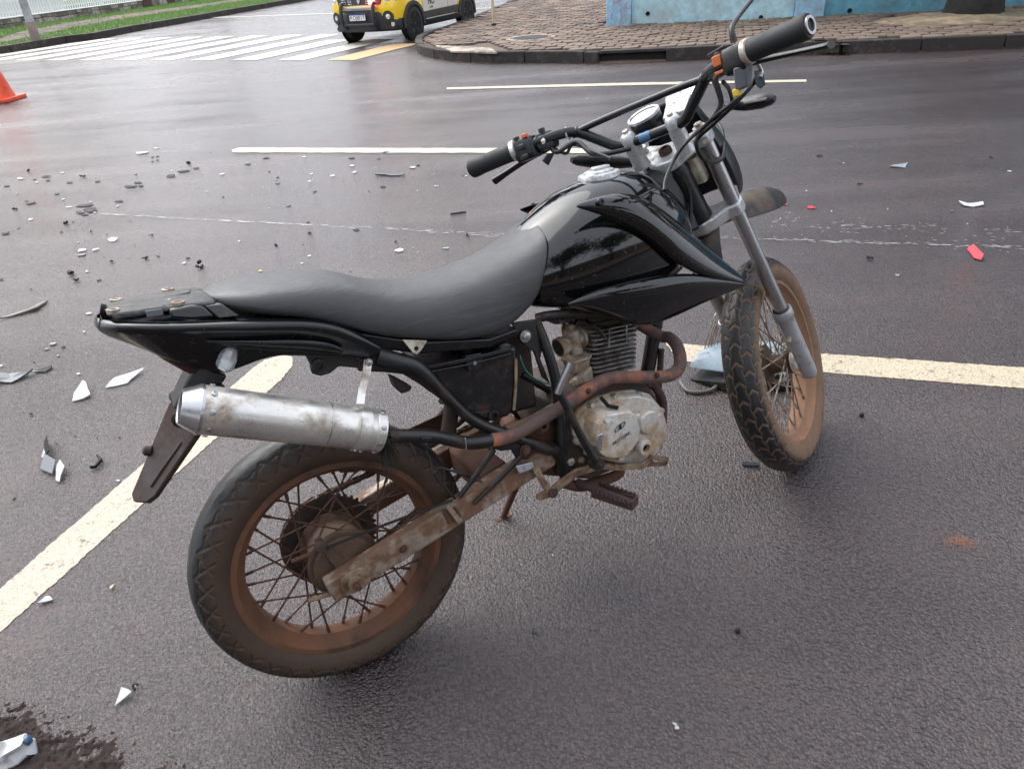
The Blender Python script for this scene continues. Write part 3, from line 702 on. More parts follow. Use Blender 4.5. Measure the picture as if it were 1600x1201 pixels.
rnd = random.Random(9); V, F = [], []; lawnpoly = lin+[fb2+fnrm*2, fa+fnrm*2]; tries = 0
while len(F) < 52000 and tries < 400000:
    tries += 1; p = Vector((rnd.uniform(-26, -4.5), rnd.uniform(15, 46)))
    if not in_poly(p, lawnpoly): continue
    if in_poly(p, pathpoly) and rnd.random() > .05: continue
    if (p-fa).dot(fnrm) > -.05 and (p-fb).dot(fdir) < .2: continue
    h = rnd.uniform(.03, .08)*(1+.5*noise.noise((p.x*.9, p.y*.9, 0))); th = rnd.uniform(0, tau); w = rnd.uniform(.008, .018); bx_, by_ = rnd.uniform(-.04, .04), rnd.uniform(-.04, .04); o_ = len(V)
    V += [(p.x-w*cos(th), p.y-w*sin(th), LZ-.01), (p.x+w*cos(th), p.y+w*sin(th), LZ-.01), (p.x+bx_, p.y+by_, LZ+h)]; F.append((o_, o_+1, o_+2))
o = build('grass', V, F, 'grass_blade', smooth=False); tag(o, 'short green grass on the verge across the side street', 'grass', kind='stuff')
# stone base wall with white pickets
fw = empty('picket_fence', 'white picket fence on a low stone wall at top left', 'fence', (fa.x, fa.y, LZ)); FL = (fb-fa).length
def fpt(s, n_, z): return Vector((fdir.x*s+fnrm.x*n_, fdir.y*s+fnrm.y*n_, z))
def fbox(name, s0, s1, n0, n1, z0, z1, m_, parent=fw, bev=.006):
    V, F = [], [(0, 1, 3, 2), (4, 6, 7, 5), (0, 4, 5, 1), (2, 3, 7, 6), (0, 2, 6, 4), (1, 5, 7, 3)]
    for s_ in (s0, s1):
        for q in (n0, n1):
            for z in (z0, z1): V.append(fpt(s_, q, z))
    return build(name, V, F, m_, parent, bevel=bev, smooth=False)
base = fbox('base_wall', 0, FL, .03, .25, 0, .30, 'joint_soil')
s = 0; rnd = random.Random(21)
while s < FL-.1:
    e = min(FL, s+rnd.uniform(.32, .72)); zc = rnd.uniform(.12, .18)
    for z0_, z1_ in ((.0, zc), (zc+.012, .30)): fbox('stone', s+.008, e-.008, rnd.uniform(-.015, .01), .028, z0_+.004, z1_, rnd.choice(['fence_stone', 'fence_stone', 'fence_stone_pale']), base, .012)
    s = e
fbox('coping', -.02, FL+.02, -.03, .27, .302, .33, 'fence_white')
PZ0, PZ1 = .35, .92
fbox('rail', 0, FL, .10, .14, .44, .49, 'fence_white'); fbox('rail', 0, FL, .10, .14, .74, .79, 'fence_white')
pk = None; s = .12; k = 0
while s < FL-.1:
    if k % 22 == 0:
        fbox('post', s-.06, s+.06, .06, .18, .332, .98, 'fence_white')
    else:
        pts = [fpt(-.032, .078, PZ0), fpt(.032, .078, PZ0), fpt(.032, .078, PZ1-.05), fpt(0, .078, PZ1), fpt(-.032, .078, PZ1-.05)]
        if pk is None: pk = plate('picket', pts, fpt(0, .018, 0), 'fence_white', fw, bevel=0, smooth=False); q_ = pk
        else: q_ = pk.copy(); COL.objects.link(q_); q_.parent = fw
        q_.location = fpt(s, 0, 0)
    s += .155; k += 1
gp = empty('gate_pillars', 'brown brick gate wall beyond the end of the picket fence', 'wall', (fb.x, fb.y, LZ))
for k in range(9):
    fbox('stone', .05+k*.75, .05+k*.75+.74, 0, .3, 0, .85+.2*(k % 3 == 0), ['rust', 'fence_stone', 'fence_stone_pale'][k % 3], gp, .02)
hs_ = empty('white_house', 'white house wall behind the picket fence', 'house', (fa.x, fa.y, LZ))
fbox('wall', -4, FL+2, 5, 13, 0, 4.2, 'house_white', hs_)
plate('roof', [fpt(-4.5, 4.4, 4.202), fpt(-4.5, 9, 6), fpt(-4.5, 13.6, 4.202)], fpt(FL+7, 0, 0), 'roof_tile', hs_, bevel=0)
pb0 = (-11.674, 20.769, 0.14)
pol = empty('lamp_post', 'grey street pole standing in the grass before the fence', 'pole', pb0)
lathe('shaft', [(0, .10), (6.5, .075)], (0, 0, 0), Vector((.04, 0, 1)), 'pole_grey', pol, 20)
lathe('foot', [(0, .115), (.42, .112), (.44, .10)], (0, 0, 0), Vector((.04, 0, 1)), 'pole_foot', pol, 20)
tube('arm', [(.26, 0, 6.45), (.9, -.4, 6.9), (1.6, -.9, 7.0)], .04, 'pole_grey', pol)
box('lamp_head', (1.8, -1.05, 7.0), (.5, .22, .1), 'pole_grey', pol, rot=Matrix.Rotation(-.6, 3, 'Z'), bevel=.03)
sp = empty('sign_post', 'thin galvanised sign post on the pavement corner', 'sign post', (0.164, 15.339, 0.15))
lathe('shaft', [(0, .028), (2.6, .028)], (0, 0, 0), (.012, 0, 1), 'shard_tan', sp, 12)
lathe('sign_disc', [(0, .28), (.004, .28)], (.028, -.03, 2.35), (0, 1, 0), 'white_plastic', sp, 32)
lathe('collar', [(0, .05), (.03, .05), (.04, .03)], (0, 0, 0), (0, 0, 1), 'kerb_stone', sp, 12)
# ------------------------------------------------------------------ traffic cone
cn = empty('traffic_cone', 'orange traffic cone with a grey band at the left edge', 'cone', (-7.032, 11.064, 0)); cn.scale = (1.32,)*3
CS = 1.0
plate('base', [(x*CS, y*CS, 0) for x, y in ((-.19, -.17), (-.17, -.19), (.17, -.19), (.19, -.17), (.19, .17), (.17, .19), (-.17, .19), (-.19, .17))], (0, 0, .04), 'cone_orange', cn, bevel=.008)
lathe('body', [(.041, .155), (.055, .15), (.26, .108), (.262, .108), (.40, .079), (.67, .028), (.70, .022), (.70, .012), (.66, .012)], (0, 0, 0), (0, 0, 1), 'cone_orange', cn, 36)
lathe('reflective_band', [(.30, .1015), (.302, .1030), (.40, .0820), (.402, .0795)], (0, 0, 0), (0, 0, 1), 'cone_band', cn, 36)


# ------------------------------------------------------------------ added trees and wall that cut sky glare and darken reflections, far and near
for k, (x, y, nm) in enumerate(((-36, 44, 'leftmost tree behind the white house'), (-27, 50, 'second tree behind the white house'), (-18, 55, 'third tree behind the white house'), (-10, 60, 'tree at the far end of the lawn'), (-2, 64, 'tree closing the view down the side street'), (6, 56, 'tree on the far right corner of the side street'))):
    make_tree('added_far_tree', 'added broad green '+nm, (x, y, 0), .3, 3.6, 4.2, 6.2, 5200, 60+k, ('leaf', 'leaf_dark')[k % 2], ls=2.6, group='trees added beyond the side street')
npv = build('near_pavement', [(-30, -11, .14), (34, -11, .14), (34, -2.2, .14), (-30, -2.2, .14)], [(0, 1, 2, 3)], 'paver', smooth=False); npv['kind'] = 'structure'
for k in range(20): box('kerb_stone', (-28.5+k*3.2, -2.12, .06), (3.19, .15, .18), 'kerb_stone', npv, bevel=.012)
nw = empty('unseen_wall', 'plain stone wall added unseen behind the photographer', 'wall', (0, -9, .14))  # unseen wall and tree row, added for dark reflections on the bike
for k in range(10): box('wall_block', (-27+k*6, 0, 1.1), (5.99, .3, 2.2), 'fence_stone', nw, bevel=.02)
for k, (x, nm) in enumerate(((-13, 'left'), (-5, 'inner left'), (2.5, 'middle'), (9.5, 'right'))):
    make_tree('street_tree', 'unseen added leafy '+nm+' tree behind the photographer', (x, -7.2, .14), .22, 2.6, 2.8, 4.6, 2600, 80+k, ('leaf_dark', 'leaf')[k % 2], ls=2.2, group='unseen trees added behind the photographer')

# ------------------------------------------------------------------ the motorcycle (x forward, y left, z up, leaning on its stand)
bike = empty('motorcycle', 'black dirt-covered motorcycle without headlight standing on the wet road', 'motorcycle')
bike.matrix_world = Matrix.Translation((-0.38895, 1.1029, -0.00482)) @ Matrix.Rotation(0.47416, 4, 'Z') @ Matrix.Rotation(-0.18695, 4, 'X') @ Matrix.Rotation(0.00442, 4, 'Y')
RAKE = 0.46785; SU = Vector((-sin(RAKE), 0, cos(RAKE))); SE = Vector((cos(RAKE), 0, sin(RAKE)))
AX = Vector((1.37374, 0, 0.32027)); A0 = AX-SE*0.03955
SR = Matrix.Rotation(0.53224, 3, SU)
def ST(v): return A0+SR @ (Vector(v)-A0)
def FK(t_, y=0, e=0): return AX+SU*t_+SE*e+Vector((0, y, 0))       # along the fork leg, from the axle
RR, RFR = 0.3037, 0.32027
RA = Vector((0, 0, RR))

def tyre_m(R, hw, rim_r, nu, nv, groove, mud, seed, dep=.085):
    sh = (R-rim_r)/1.643; V, F, A = [], [], []; pm = radians(130)
    for i in range(nu):
        th = tau*i/nu
        for j in range(nv+1):
            ph = -pm+2*pm*j/nv; g = groove(i/nu, ph); s_ = 1-.10*g
            r = R-sh+sh*cos(ph)*(1-dep*g); y = hw*sin(ph)*(1-dep*.8*g)
            r += .0012*noise.noise((cos(th)*9, sin(th)*9, ph*4+seed))
            V.append((r*cos(th), y, r*sin(th))); A.append(max(0, min(1, mud(i/nu, ph, g))))
    n = nv+1
    for i in range(nu):
        for j in range(nv): F.append((i*n+j, ((i+1) % nu)*n+j, ((i+1) % nu)*n+j+1, i*n+j+1))
    return V, F, A
def tri(x): x = x-math.floor(x); return abs(2*x-1)
def near(x, w): x = abs(x-round(x)); return max(0, 1-x/w)
def g_front(u, ph):
    s_ = ph/radians(78); a = abs(s_)
    if a > 1.12: return 0
    t_ = u*38; v = 0
    for b_, sg in ((-.74, 0), (-.30, .5), (.18, 0), (.62, .5)):
        v = max(v, 1-abs(s_-b_-.10*(tri(t_+sg)-.5))/.026)
    lane = 0 if s_ < -.74 else 1 if s_ < -.30 else 2 if s_ < .18 else 3 if s_ < .62 else 4
    c = (-1, -.52, -.06, .40, 1)[lane]
    v = max(v, near(t_+.5*(lane % 2)-1.15*abs(s_-c), .085))
    return min(1, max(0, v)*1.6)
def m_front(u, ph, g):
    a = abs(ph)/radians(78); return (.85*min(1, g*1.4) if a < 1 else 0)+max(0, min(.95, (a-.82)*4))
def g_rear(u, ph):
    s_ = ph/radians(80); a = abs(s_)
    if a > 1.05 or a < .46: return (near(u*30, .03) if a < .2 else 0)*0
    t_ = u*34
    v = max(near(t_+1.3*a, .085), near(t_-1.3*a+.25, .085))
    v = max(v, (1-abs(a-.60-.06*(tri(t_*2)-.5))/.03))
    return min(1, v*1.6)
def m_rear(u, ph, g):
    a = abs(ph)/radians(80); return (.9*min(1, g*1.3) if a < 1 else 0)+max(0, min(1, (a-.62)*2.6))*.9
def wheel(name, parent, c, R, hw, rim_r, rw, tm, rimm, spm, gf, mf, tf, hub_prof, hub_m, fl, label, nsp=36, seed=1):
    """hub mesh with tyre, rim and spokes under it"""
    c = Vector(c); T_ = (lambda v: tf(Vector(v)+c)) if tf else (lambda v: Vector(v)+c)
    w = lathe(name, hub_prof, (0, 0, 0), (0, 1, 0), hub_m, parent, 40, tf=T_)
    V, F, A = tyre_m(R, hw, rim_r+.004, 800, 96, gf, mf, seed, .06)
    build('tyre', V, F, tm, w, tf=T_, attr={'mud': A}, ang=50)
    pr = [(-rw, rim_r+.010), (-rw-.004, rim_r+.006), (-rw-.004, rim_r-.006), (-rw+.008, rim_r-.012), (-rw*.55, rim_r-.020), (-rw*.4, rim_r-.026), (rw*.4, rim_r-.026), (rw*.55, rim_r-.020), (rw-.008, rim_r-.012), (rw+.004, rim_r-.006), (rw+.004, rim_r+.006), (rw, rim_r+.010), (rw-.004, rim_r+.004), (rw*.4, rim_r-.016), (-rw*.4, rim_r-.016), (-rw+.004, rim_r+.004)]
    rim = lathe('rim', pr, (0, 0, 0), (0, 1, 0), rimm, w, 120, tf=T_, closed=True)
    nip = []
    for k in range(nsp):
        side = -1 if k % 2 else 1; grp = (k//2) % 2; th = tau*k/nsp
        off = (1 if grp else -1)*radians(58); fr = fl[0 if side < 0 else 1]
        a = Vector((fr[1]*cos(th+off), fr[0], fr[1]*sin(th+off))); b_ = Vector(((rim_r-.022)*cos(th), side*rw*.22, (rim_r-.022)*sin(th)))
        a2 = a+Vector((0, .004*(1 if grp else -1), 0))
        tube('spoke', [a2, b_], .0023, spm, w, n=6, res=1, tf=T_)
        d = (b_-a2).normalized(); tube('nipple', [b_-d*.022, b_-d*.004], .0038, spm, w, n=6, res=1, tf=T_)
    return w, T_, rim
# rear wheel, drum brake side towards the camera
rw_, TR, rrim = wheel('rear_wheel', bike, RA, RR, 0.05681, .222, .042, 'rear_rubber', 'rim', 'spoke_rust', g_rear, m_rear, None,
    [(-.062, .055), (-.060, .074), (-.052, .078), (-.046, .070), (-.030, .066), (.030, .060), (.040, .072), (.046, .074), (.052, .060), (.075, .040), (.078, .02)], 'hub_mud', ((-.050, .074), (.043, .070)), 'rear wheel', seed=2)
bp_ = lathe('brake_plate', [(-.064, .068), (-.074, .066), (-.080, .052), (-.084, .030), (-.096, .026), (-.098, .014)], (0, 0, 0), (0, 1, 0), 'hub_mud', rw_, 40, tf=TR)
for k in range(5):
    th = radians(20+k*14); plate('rib', [(.030*cos(th), -.0845, .030*sin(th)), (.062*cos(th), -.076, .062*sin(th)), (.062*cos(th+.06), -.076, .062*sin(th+.06)), (.030*cos(th+.12), -.0845, .030*sin(th+.12))], (0, .006, 0), 'hub_mud', bp_, bevel=.001, tf=TR)
sprk = []
for k in range(44):
    th = tau*k/44; sprk.append([(.104*cos(th-.05), .060, .104*sin(th-.05)), (.110*cos(th-.02), .060, .110*sin(th-.02)), (.110*cos(th+.02), .060, .110*sin(th+.02)), (.104*cos(th+.05), .060, .104*sin(th+.05))])
spk_o = [p for q in sprk for p in q]
plate('sprocket', spk_o, (0, .006, 0), 'engine_dark', rw_, bevel=0, tf=TR, smooth=False)
lathe('axle', [(-.165, .007), (.150, .007)], (0, 0, 0), (0, 1, 0), 'rusty_steel', rw_, 12, tf=TR)
lathe('axle_nut', [(-.150, .017), (-.146, .017), (-.1455, .0135), (-.134, .0135), (-.134, .02), (-.130, .02)], (0, 0, 0), (0, 1, 0), 'brass_tan', rw_, 6, tf=TR)

# swingarm: two box beams, pivot and cross tube
def beam(name, a, b, w, h0, h1, y, m_, parent, bev=.004):
    a, b = Vector(a), Vector(b); d = (b-a).normalized(); up = Vector((-d.z, 0, d.x)); V = []
    for p, h in ((a, h0), (b, h1)):
        for yy in (y-w/2, y+w/2):
            for s_ in (-.5, .5): q = p+up*h*s_; V.append((q.x, yy, q.z))
    return build(name, V, [(0, 1, 3, 2), (4, 6, 7, 5), (0, 4, 5, 1), (2, 3, 7, 6), (0, 2, 6, 4), (1, 5, 7, 3)], m_, parent, bevel=bev)
SA0, SA1 = Vector((-.052, 0, .292)), Vector((.50, 0, .402))
sw = beam('swingarm', SA0, SA1, .032, .054, .058, -.112, 'swingarm', bike)
beam('left_beam', SA0, SA1, .032, .054, .058, .112, 'swingarm', sw)
lathe('pivot_tube', [(-.125, .026), (.125, .026)], (.50, 0, .402), (0, 1, 0), 'rusty_steel', sw, 20)
build('cross_tube', *loft_m([[(.33, y, .40), (.40, y, .41), (.40, y, .345), (.33, y, .335)] for y in (-.095, .095)]), 'rusty_steel', sw, bevel=.008)
d = (SA1-SA0).normalized(); up = Vector((-d.z, 0, d.x))
for yy, ys in ((-.1285, -.004), (.1285, .004)):
    c = Vector((0, yy, RR-.0015)); pts = []
    for x, z in ((-.030, -.022), (-.012, -.026), (.004, -.030), (.028, -.024), (.034, -.008), (.030, .012), (.020, .022), (-.004, .024), (-.022, .018), (-.030, .004)):
        q = c+d*x+up*z; pts.append((q.x, q.y, q.z))
    plate('chain_adjuster', pts, (0, ys, 0), 'brass_tan', sw, bevel=.001)
bolt('bolt', (.115, -.128, .325), (0, -1, 0), .006, .006, 'rusty_steel', sw)
plate('torque_bracket', [(0.213, -0.128, 0.381), (0.248, -0.128, 0.374), (0.255, -0.128, 0.345), (0.223, -0.128, 0.34)], (0, -.003, 0), 'rusty_steel', sw)
plate('clip', [(0.232, -0.13, 0.389), (0.254, -0.134, 0.339), (0.243, -0.134, 0.333), (0.224, -0.13, 0.382)], (0, -.004, 0), 'brass_tan', sw)
# brake rod and lever of the rear drum
br = plate('brake_arm', [(-.050, -.092, .405), (-.036, -.092, .410), (-.006, -.092, .330), (.004, -.092, .318), (-.012, -.092, .312), (-.024, -.092, .325)], (0, -.006, 0), 'hub_mud', bike)
lathe('adjuster_nut', [(0, .011), (.014, .012), (.018, .009)], (-.043, -.102, .395), (0, -1, 0), 'engine_dark', br, 10)
tube('brake_rod', [(-0.103, -0.105, 0.385), (-0.041, -0.105, 0.384), (0.09, -0.118, 0.391), (0.243, -0.13, 0.392)], .0030, 'cable_black', br, n=8, res=3)
tube('spring_end', [(-0.103, -0.105, 0.385), (-0.049, -0.105, 0.384)], .0045, 'rusty_steel', br, n=8, res=1)
tube('torque_rod', [(-0.095, -0.104, 0.283), (-0.045, -0.105, 0.277), (0.009, -0.1, 0.264)], .0052, 'brass_tan', br, n=8, res=1)
# loops of wire by the swingarm
tube('wire_loop', [(0.251, -0.125, 0.39), (0.219, -0.125, 0.457), (0.223, -0.125, 0.469), (0.236, -0.125, 0.472), (0.293, -0.12, 0.426), (0.32, -0.12, 0.402)], .0028, 'cable_black', bike, n=8, res=5)

# chain on the far side
cy = .063; fs = Vector((.485, 0, .425))
pathc = []
for k in range(16): th = radians(95+k*11.5); pathc.append(RA+Vector((.107*cos(th), 0, .107*sin(th))))
for k in range(7): th = radians(-90+k*30); pathc.append(fs+Vector((.032*cos(th), 0, .032*sin(th))))
pathc.append(pathc[0]); seg = []
L = 0; pts = []
for a, b in zip(pathc, pathc[1:]):
    n = max(1, int((b-a).length/.004))
    for k in range(n): pts.append(a.lerp(b, k/n))
cl = [pts[0]]
for p in pts:
    if (p-cl[-1]).length >= .0127: cl.append(p)
for k, (a, b) in enumerate(zip(cl, cl[1:])):
    dd = (b-a).normalized(); uu = Vector((-dd.z, 0, dd.x)); w = .0035 if k % 2 else .0065
    for yy in (cy-w, cy+w):
        q = [a-dd*.004-uu*.003, a-uu*.0052, b-uu*.0052, b+dd*.004-uu*.003, b+dd*.004+uu*.003, b+uu*.0052, a+uu*.0052, a-dd*.004+uu*.003]
        seg.append(plate_m([(v.x, yy-.0008, v.z) for v in q], (0, .0016, 0)))
    seg.append(lathe_m([(-.0075, .0038), (.0075, .0038)], (a.x, cy, a.z), (0, 1, 0), 8))
build('drive_chain', *join(*seg), 'chain_steel', bike, smooth=False)
plate('chain_guard', [(.08, .075, .475), (.33, .075, .50), (.34, .075, .462), (.10, .075, .43), (.06, .075, .445)], (0, .004, 0), 'rusty_steel', bike, bevel=.002)

# shock and linkage in the middle
lathe('shock_body', [(0, .018), (.10, .018), (.101, .026), (.11, .026)], (.30, 0, .46), (.32, 0, .9), 'engine_dark', bike, 18)
sp_ = [(.33+.32*.012*k/6+.028*cos(k*.9)*.94, .028*sin(k*.9), .55+.9*.0135*k/6*1.6) for k in range(58)]
tube('shock_spring', sp_, .005, 'rust', bike, n=6, res=2)

# ---------------------------------------------------------------- frame
fr = tube('frame', [(0.161, -0.11, 0.745), (0.196, -0.118, 0.723), (0.231, -0.125, 0.7), (0.268, -0.13, 0.639), (0.306, -0.132, 0.577), (0.339, -0.133, 0.539), (0.391, -0.133, 0.498), (0.48, -0.13, 0.428), (0.516, -0.125, 0.402), (0.527, -0.115, 0.336)], [.019, .019, .017, .012, .011, .012, .013, .013, .014, .013], 'frame_black', bike, n=14, res=5)
tube('rail', [(0.212, 0.09, 0.679), (0.306, 0.12, 0.61), (0.356, 0.13, 0.531), (0.403, 0.132, 0.454), (0.507, 0.133, 0.358), (0.65, 0.125, 0.252)], .013, 'frame_black', fr)
plate('rail_gusset', [(0.128, -0.112, 0.77), (0.176, -0.112, 0.755), (0.222, -0.116, 0.728), (0.254, -0.124, 0.684), (0.282, -0.128, 0.633), (0.326, -0.13, 0.56), (0.31, -0.128, 0.568), (0.267, -0.122, 0.618), (0.229, -0.118, 0.665), (0.202, -0.115, 0.694), (0.166, -0.112, 0.709), (0.118, -0.11, 0.726)], (0, .012, 0), 'frame_black', fr, bevel=.003)
plate('tail_bracket', [(0.031, -0.098, 0.786), (0.092, -0.102, 0.769), (0.144, -0.108, 0.75), (0.2, -0.112, 0.728), (0.193, -0.112, 0.7), (0.137, -0.108, 0.724), (0.086, -0.102, 0.744), (0.067, -0.1, 0.735), (0.049, -0.1, 0.735), (0.034, -0.1, 0.745), (0.036, -0.098, 0.762)], (0, .014, 0), 'frame_black', fr, bevel=.003)
tb = lathe('boss', [(0, .013), (.004, .013), (.0045, .0075), (-.004, .0075), (-.004, 0)], (0.049, -0.101, 0.758), (0, -1, 0), 'satin_black', fr, 18)
lathe('boss', [(0, .014), (.006, .014), (.0065, .0085), (-.004, .0085), (-.004, 0)], (0.131, -0.113, 0.759), (0, -1, 0), 'satin_black', fr, 18)
tube('down_strut', [(0.53, -0.085, 0.71), (0.539, -0.098, 0.643), (0.545, -0.108, 0.571), (0.542, -0.115, 0.498), (0.531, -0.12, 0.421), (0.521, -0.115, 0.342)], [.010, .012, .012, .013, .015, .014], 'frame_black', fr, n=12)
tube('top_rail', [(0.534, -0.08, 0.713), (0.567, -0.085, 0.71), (0.638, -0.09, 0.696), (0.718, -0.085, 0.673)], [.010, .012, .012, .010], 'frame_black', fr, n=12)
plate('top_rail_web', [(0.539, -0.092, 0.719), (0.581, -0.095, 0.716), (0.653, -0.095, 0.702), (0.652, -0.094, 0.687), (0.592, -0.092, 0.685), (0.573, -0.092, 0.689), (0.545, -0.092, 0.707)], (0, .006, 0), 'frame_black', fr, bevel=.0015)
lathe('web_hole', [(0, .009), (.002, .009), (.0022, .006), (-.004, .006), (-.004, 0)], (0.59, -0.093, 0.696), (0, -1, 0), 'engine_dark', fr, 16)
bolt('bolt', (0.49, -0.1, 0.688), (0, -1, 0), .009, .010, 'fork_steel', fr)
plate('mount_plate', [(0.467, -0.092, 0.722), (0.538, -0.092, 0.712), (0.544, -0.093, 0.678), (0.522, -0.095, 0.624), (0.536, -0.098, 0.559), (0.519, -0.098, 0.58), (0.508, -0.096, 0.644), (0.481, -0.095, 0.674)], (0, .008, 0), 'frame_black', fr, bevel=.002)
# right pillion bracket plate and its two rods down to the swingarm
pbk = plate('pillion_bracket', [(0.321, -0.14, 0.55), (0.368, -0.14, 0.524), (0.447, -0.14, 0.469), (0.504, -0.14, 0.426), (0.498, -0.14, 0.412), (0.455, -0.14, 0.438), (0.432, -0.14, 0.421), (0.405, -0.14, 0.432), (0.396, -0.14, 0.459), (0.37, -0.14, 0.466), (0.349, -0.14, 0.482), (0.349, -0.14, 0.513)], (0, .012, 0), 'frame_black', bike, bevel=.003)
bolt('bolt', (0.37, -0.141, 0.487), (0, -1, 0), .0085, .009, 'frame_black', pbk); bolt('bolt', (0.426, -0.141, 0.448), (0, -1, 0), .0090, .010, 'rusty_steel', pbk)
tube('stay', [(0.356, -0.138, 0.475), (0.308, -0.134, 0.433), (0.259, -0.13, 0.393)], .0058, 'frame_black', pbk, n=10, res=2)
tube('stay', [(0.416, -0.138, 0.436), (0.353, -0.134, 0.398), (0.29, -0.13, 0.365)], .0058, 'frame_black', pbk, n=10, res=2)
lp = tube('left_bracket', [(0.41, 0.13, 0.446), (0.352, 0.13, 0.423), (0.266, 0.12, 0.409)], .0075, 'rust', bike, n=10, res=2)
tube('stay', [(0.359, 0.13, 0.485), (0.301, 0.13, 0.447), (0.244, 0.12, 0.421)], .0075, 'rust', lp, n=10, res=2)
# engine plate and lower cradle
plate('pivot_plate', [(.455, -.100, .47), (.50, -.100, .50), (.545, -.100, .49), (.56, -.100, .42), (.555, -.100, .345), (.52, -.100, .325), (.48, -.100, .345), (.462, -.100, .40)], (0, .008, 0), 'rusty_steel', bike, bevel=.002)
for p_, r_ in (((0.577, -0.112, 0.355), .009), ((0.549, -0.112, 0.362), .0095)): bolt('bolt', p_, (0, -1, 0), r_, .012, 'aluminium' if r_ > .0092 else 'brass_tan', bike)
lathe('pivot_nut', [(0, .018), (.006, .018), (.007, .012), (.012, .011), (.012, .006), (.002, .006)], (0.483, -0.128, 0.485), (0, -1, 0), 'rusty_steel', bike, 20)
beam_p = tube('linkage_arm', [(0.399, -0.118, 0.499), (0.461, -0.122, 0.497), (0.527, -0.122, 0.505)], [.015, .018, .020], 'swingarm', bike, n=12, flat=.8)
tube('down_tube', [(1.00, 0, .86), (.93, 0, .62), (.86, 0, .40), (.80, 0, .315), (.70, 0, .285), (.55, 0, .295)], .019, 'frame_black', bike, n=14)
tube('engine_stay', [(0.914, -0.02, 0.511), (0.899, -0.02, 0.417), (0.882, -0.02, 0.329)], .008, 'rust', bike, n=10)
tube('engine_stay', [(0.826, -0.09, 0.461), (0.852, -0.09, 0.399), (0.831, -0.09, 0.297), (0.791, -0.09, 0.266)], .011, 'rust', bike, n=12)
# foot peg, its tube, brake pedal and pedal pivot
ft = tube('peg_tube', [(0.528, -0.095, 0.306), (0.571, -0.105, 0.28), (0.636, -0.09, 0.259), (0.741, -0.03, 0.227), (.70, .10, .27)], .014, 'rusty_steel', bike, n=12)
pg0, pg1 = Vector((0.585, -0.155, 0.288)), Vector((0.628, -0.245, 0.274)); pd_ = (pg1-pg0).normalized(); px_ = Vector((1, 0, 0)); px_ = (px_-pd_*px_.dot(pd_)).normalized()
pegp = []
for sgn in (-1, 1):
    out = []; n = 9
    for k in range(n):
        for f_, h in ((0, .008), (.5, .0155)): out.append(pg0.lerp(pg1, (k+f_)/n)+px_*sgn*.017+Vector((0, 0, h)))
    out += [pg1+px_*sgn*.012+Vector((0, 0, .008)), pg1+px_*sgn*.012+Vector((0, 0, -.010)), pg0+px_*sgn*.017+Vector((0, 0, -.010))]
    pegp.append(plate_m(out, px_*sgn*.004))
pegp.append(plate_m([pg1-px_*.016+Vector((0, 0, -.010)), pg1+px_*.016+Vector((0, 0, -.010)), pg1+px_*.016+Vector((0, 0, .013)), pg1-px_*.016+Vector((0, 0, .013))], pd_*.004))
pegp.append(tube_m([pg0-pd_*.05, pg0, pg1], [.012, .010, .008], 10, 2))
build('foot_peg', *join(*pegp), 'rust', bike, bevel=.001, smooth=False)
def strip(name, P, w, th, m_, parent, up_=Vector((0, 0, 1)), **k):
    """flat bar following a polyline: width w along up_, thickness th"""
    P = [Vector(p) for p in P]; rings = []
    for i, p in enumerate(P):
        tg = (P[min(i+1, len(P)-1)]-P[max(i-1, 0)]).normalized(); sd_ = tg.cross(up_).normalized(); u_ = sd_.cross(tg).normalized()
        ww = w[i] if isinstance(w, (list, tuple)) else w
        rings.append([p+u_*ww/2+sd_*th/2, p-u_*ww/2+sd_*th/2, p-u_*ww/2-sd_*th/2, p+u_*ww/2-sd_*th/2])
    return build(name, *loft_m(rings), m_, parent, bevel=min(th, .004)*.35, **k)
bpd = strip('brake_pedal', [(0.471, -0.15, 0.326), (0.505, -0.15, 0.338), (0.542, -0.15, 0.348), (0.607, -0.152, 0.342), (0.66, -0.16, 0.319), (0.715, -0.17, 0.307), (0.743, -0.17, 0.315)], [.020, .021, .020, .016, .015, .017, .020], .008, 'brass_tan', bike)
loop = [(0.731, -0.178, 0.33), (0.751, -0.19, 0.322), (0.781, -0.186, 0.304), (0.783, -0.172, 0.286), (0.734, -0.16, 0.299)]
strip('toe_pad', loop, .013, .004, 'brass_tan', bpd)
strip('link', [(0.443, -0.14, 0.402), (0.454, -0.144, 0.364), (0.466, -0.15, 0.33)], .016, .006, 'brass_tan', bpd, up_=Vector((1, 0, .3)))
lathe('pivot', [(0, .012), (.012, .012), (.013, .008)], (0.473, -0.146, 0.325), (0, -1, 0), 'rust', bpd, 16)
strip('heel', [(0.47, -0.15, 0.323), (0.445, -0.15, 0.327), (0.432, -0.15, 0.328)], [.018, .018, .012], .008, 'brass_tan', bpd)
plate('guard', [(0.398, -0.142, 0.418), (0.44, -0.142, 0.412), (0.444, -0.142, 0.396), (0.404, -0.142, 0.397)], (0, .005, 0), 'silver_paint', bpd)

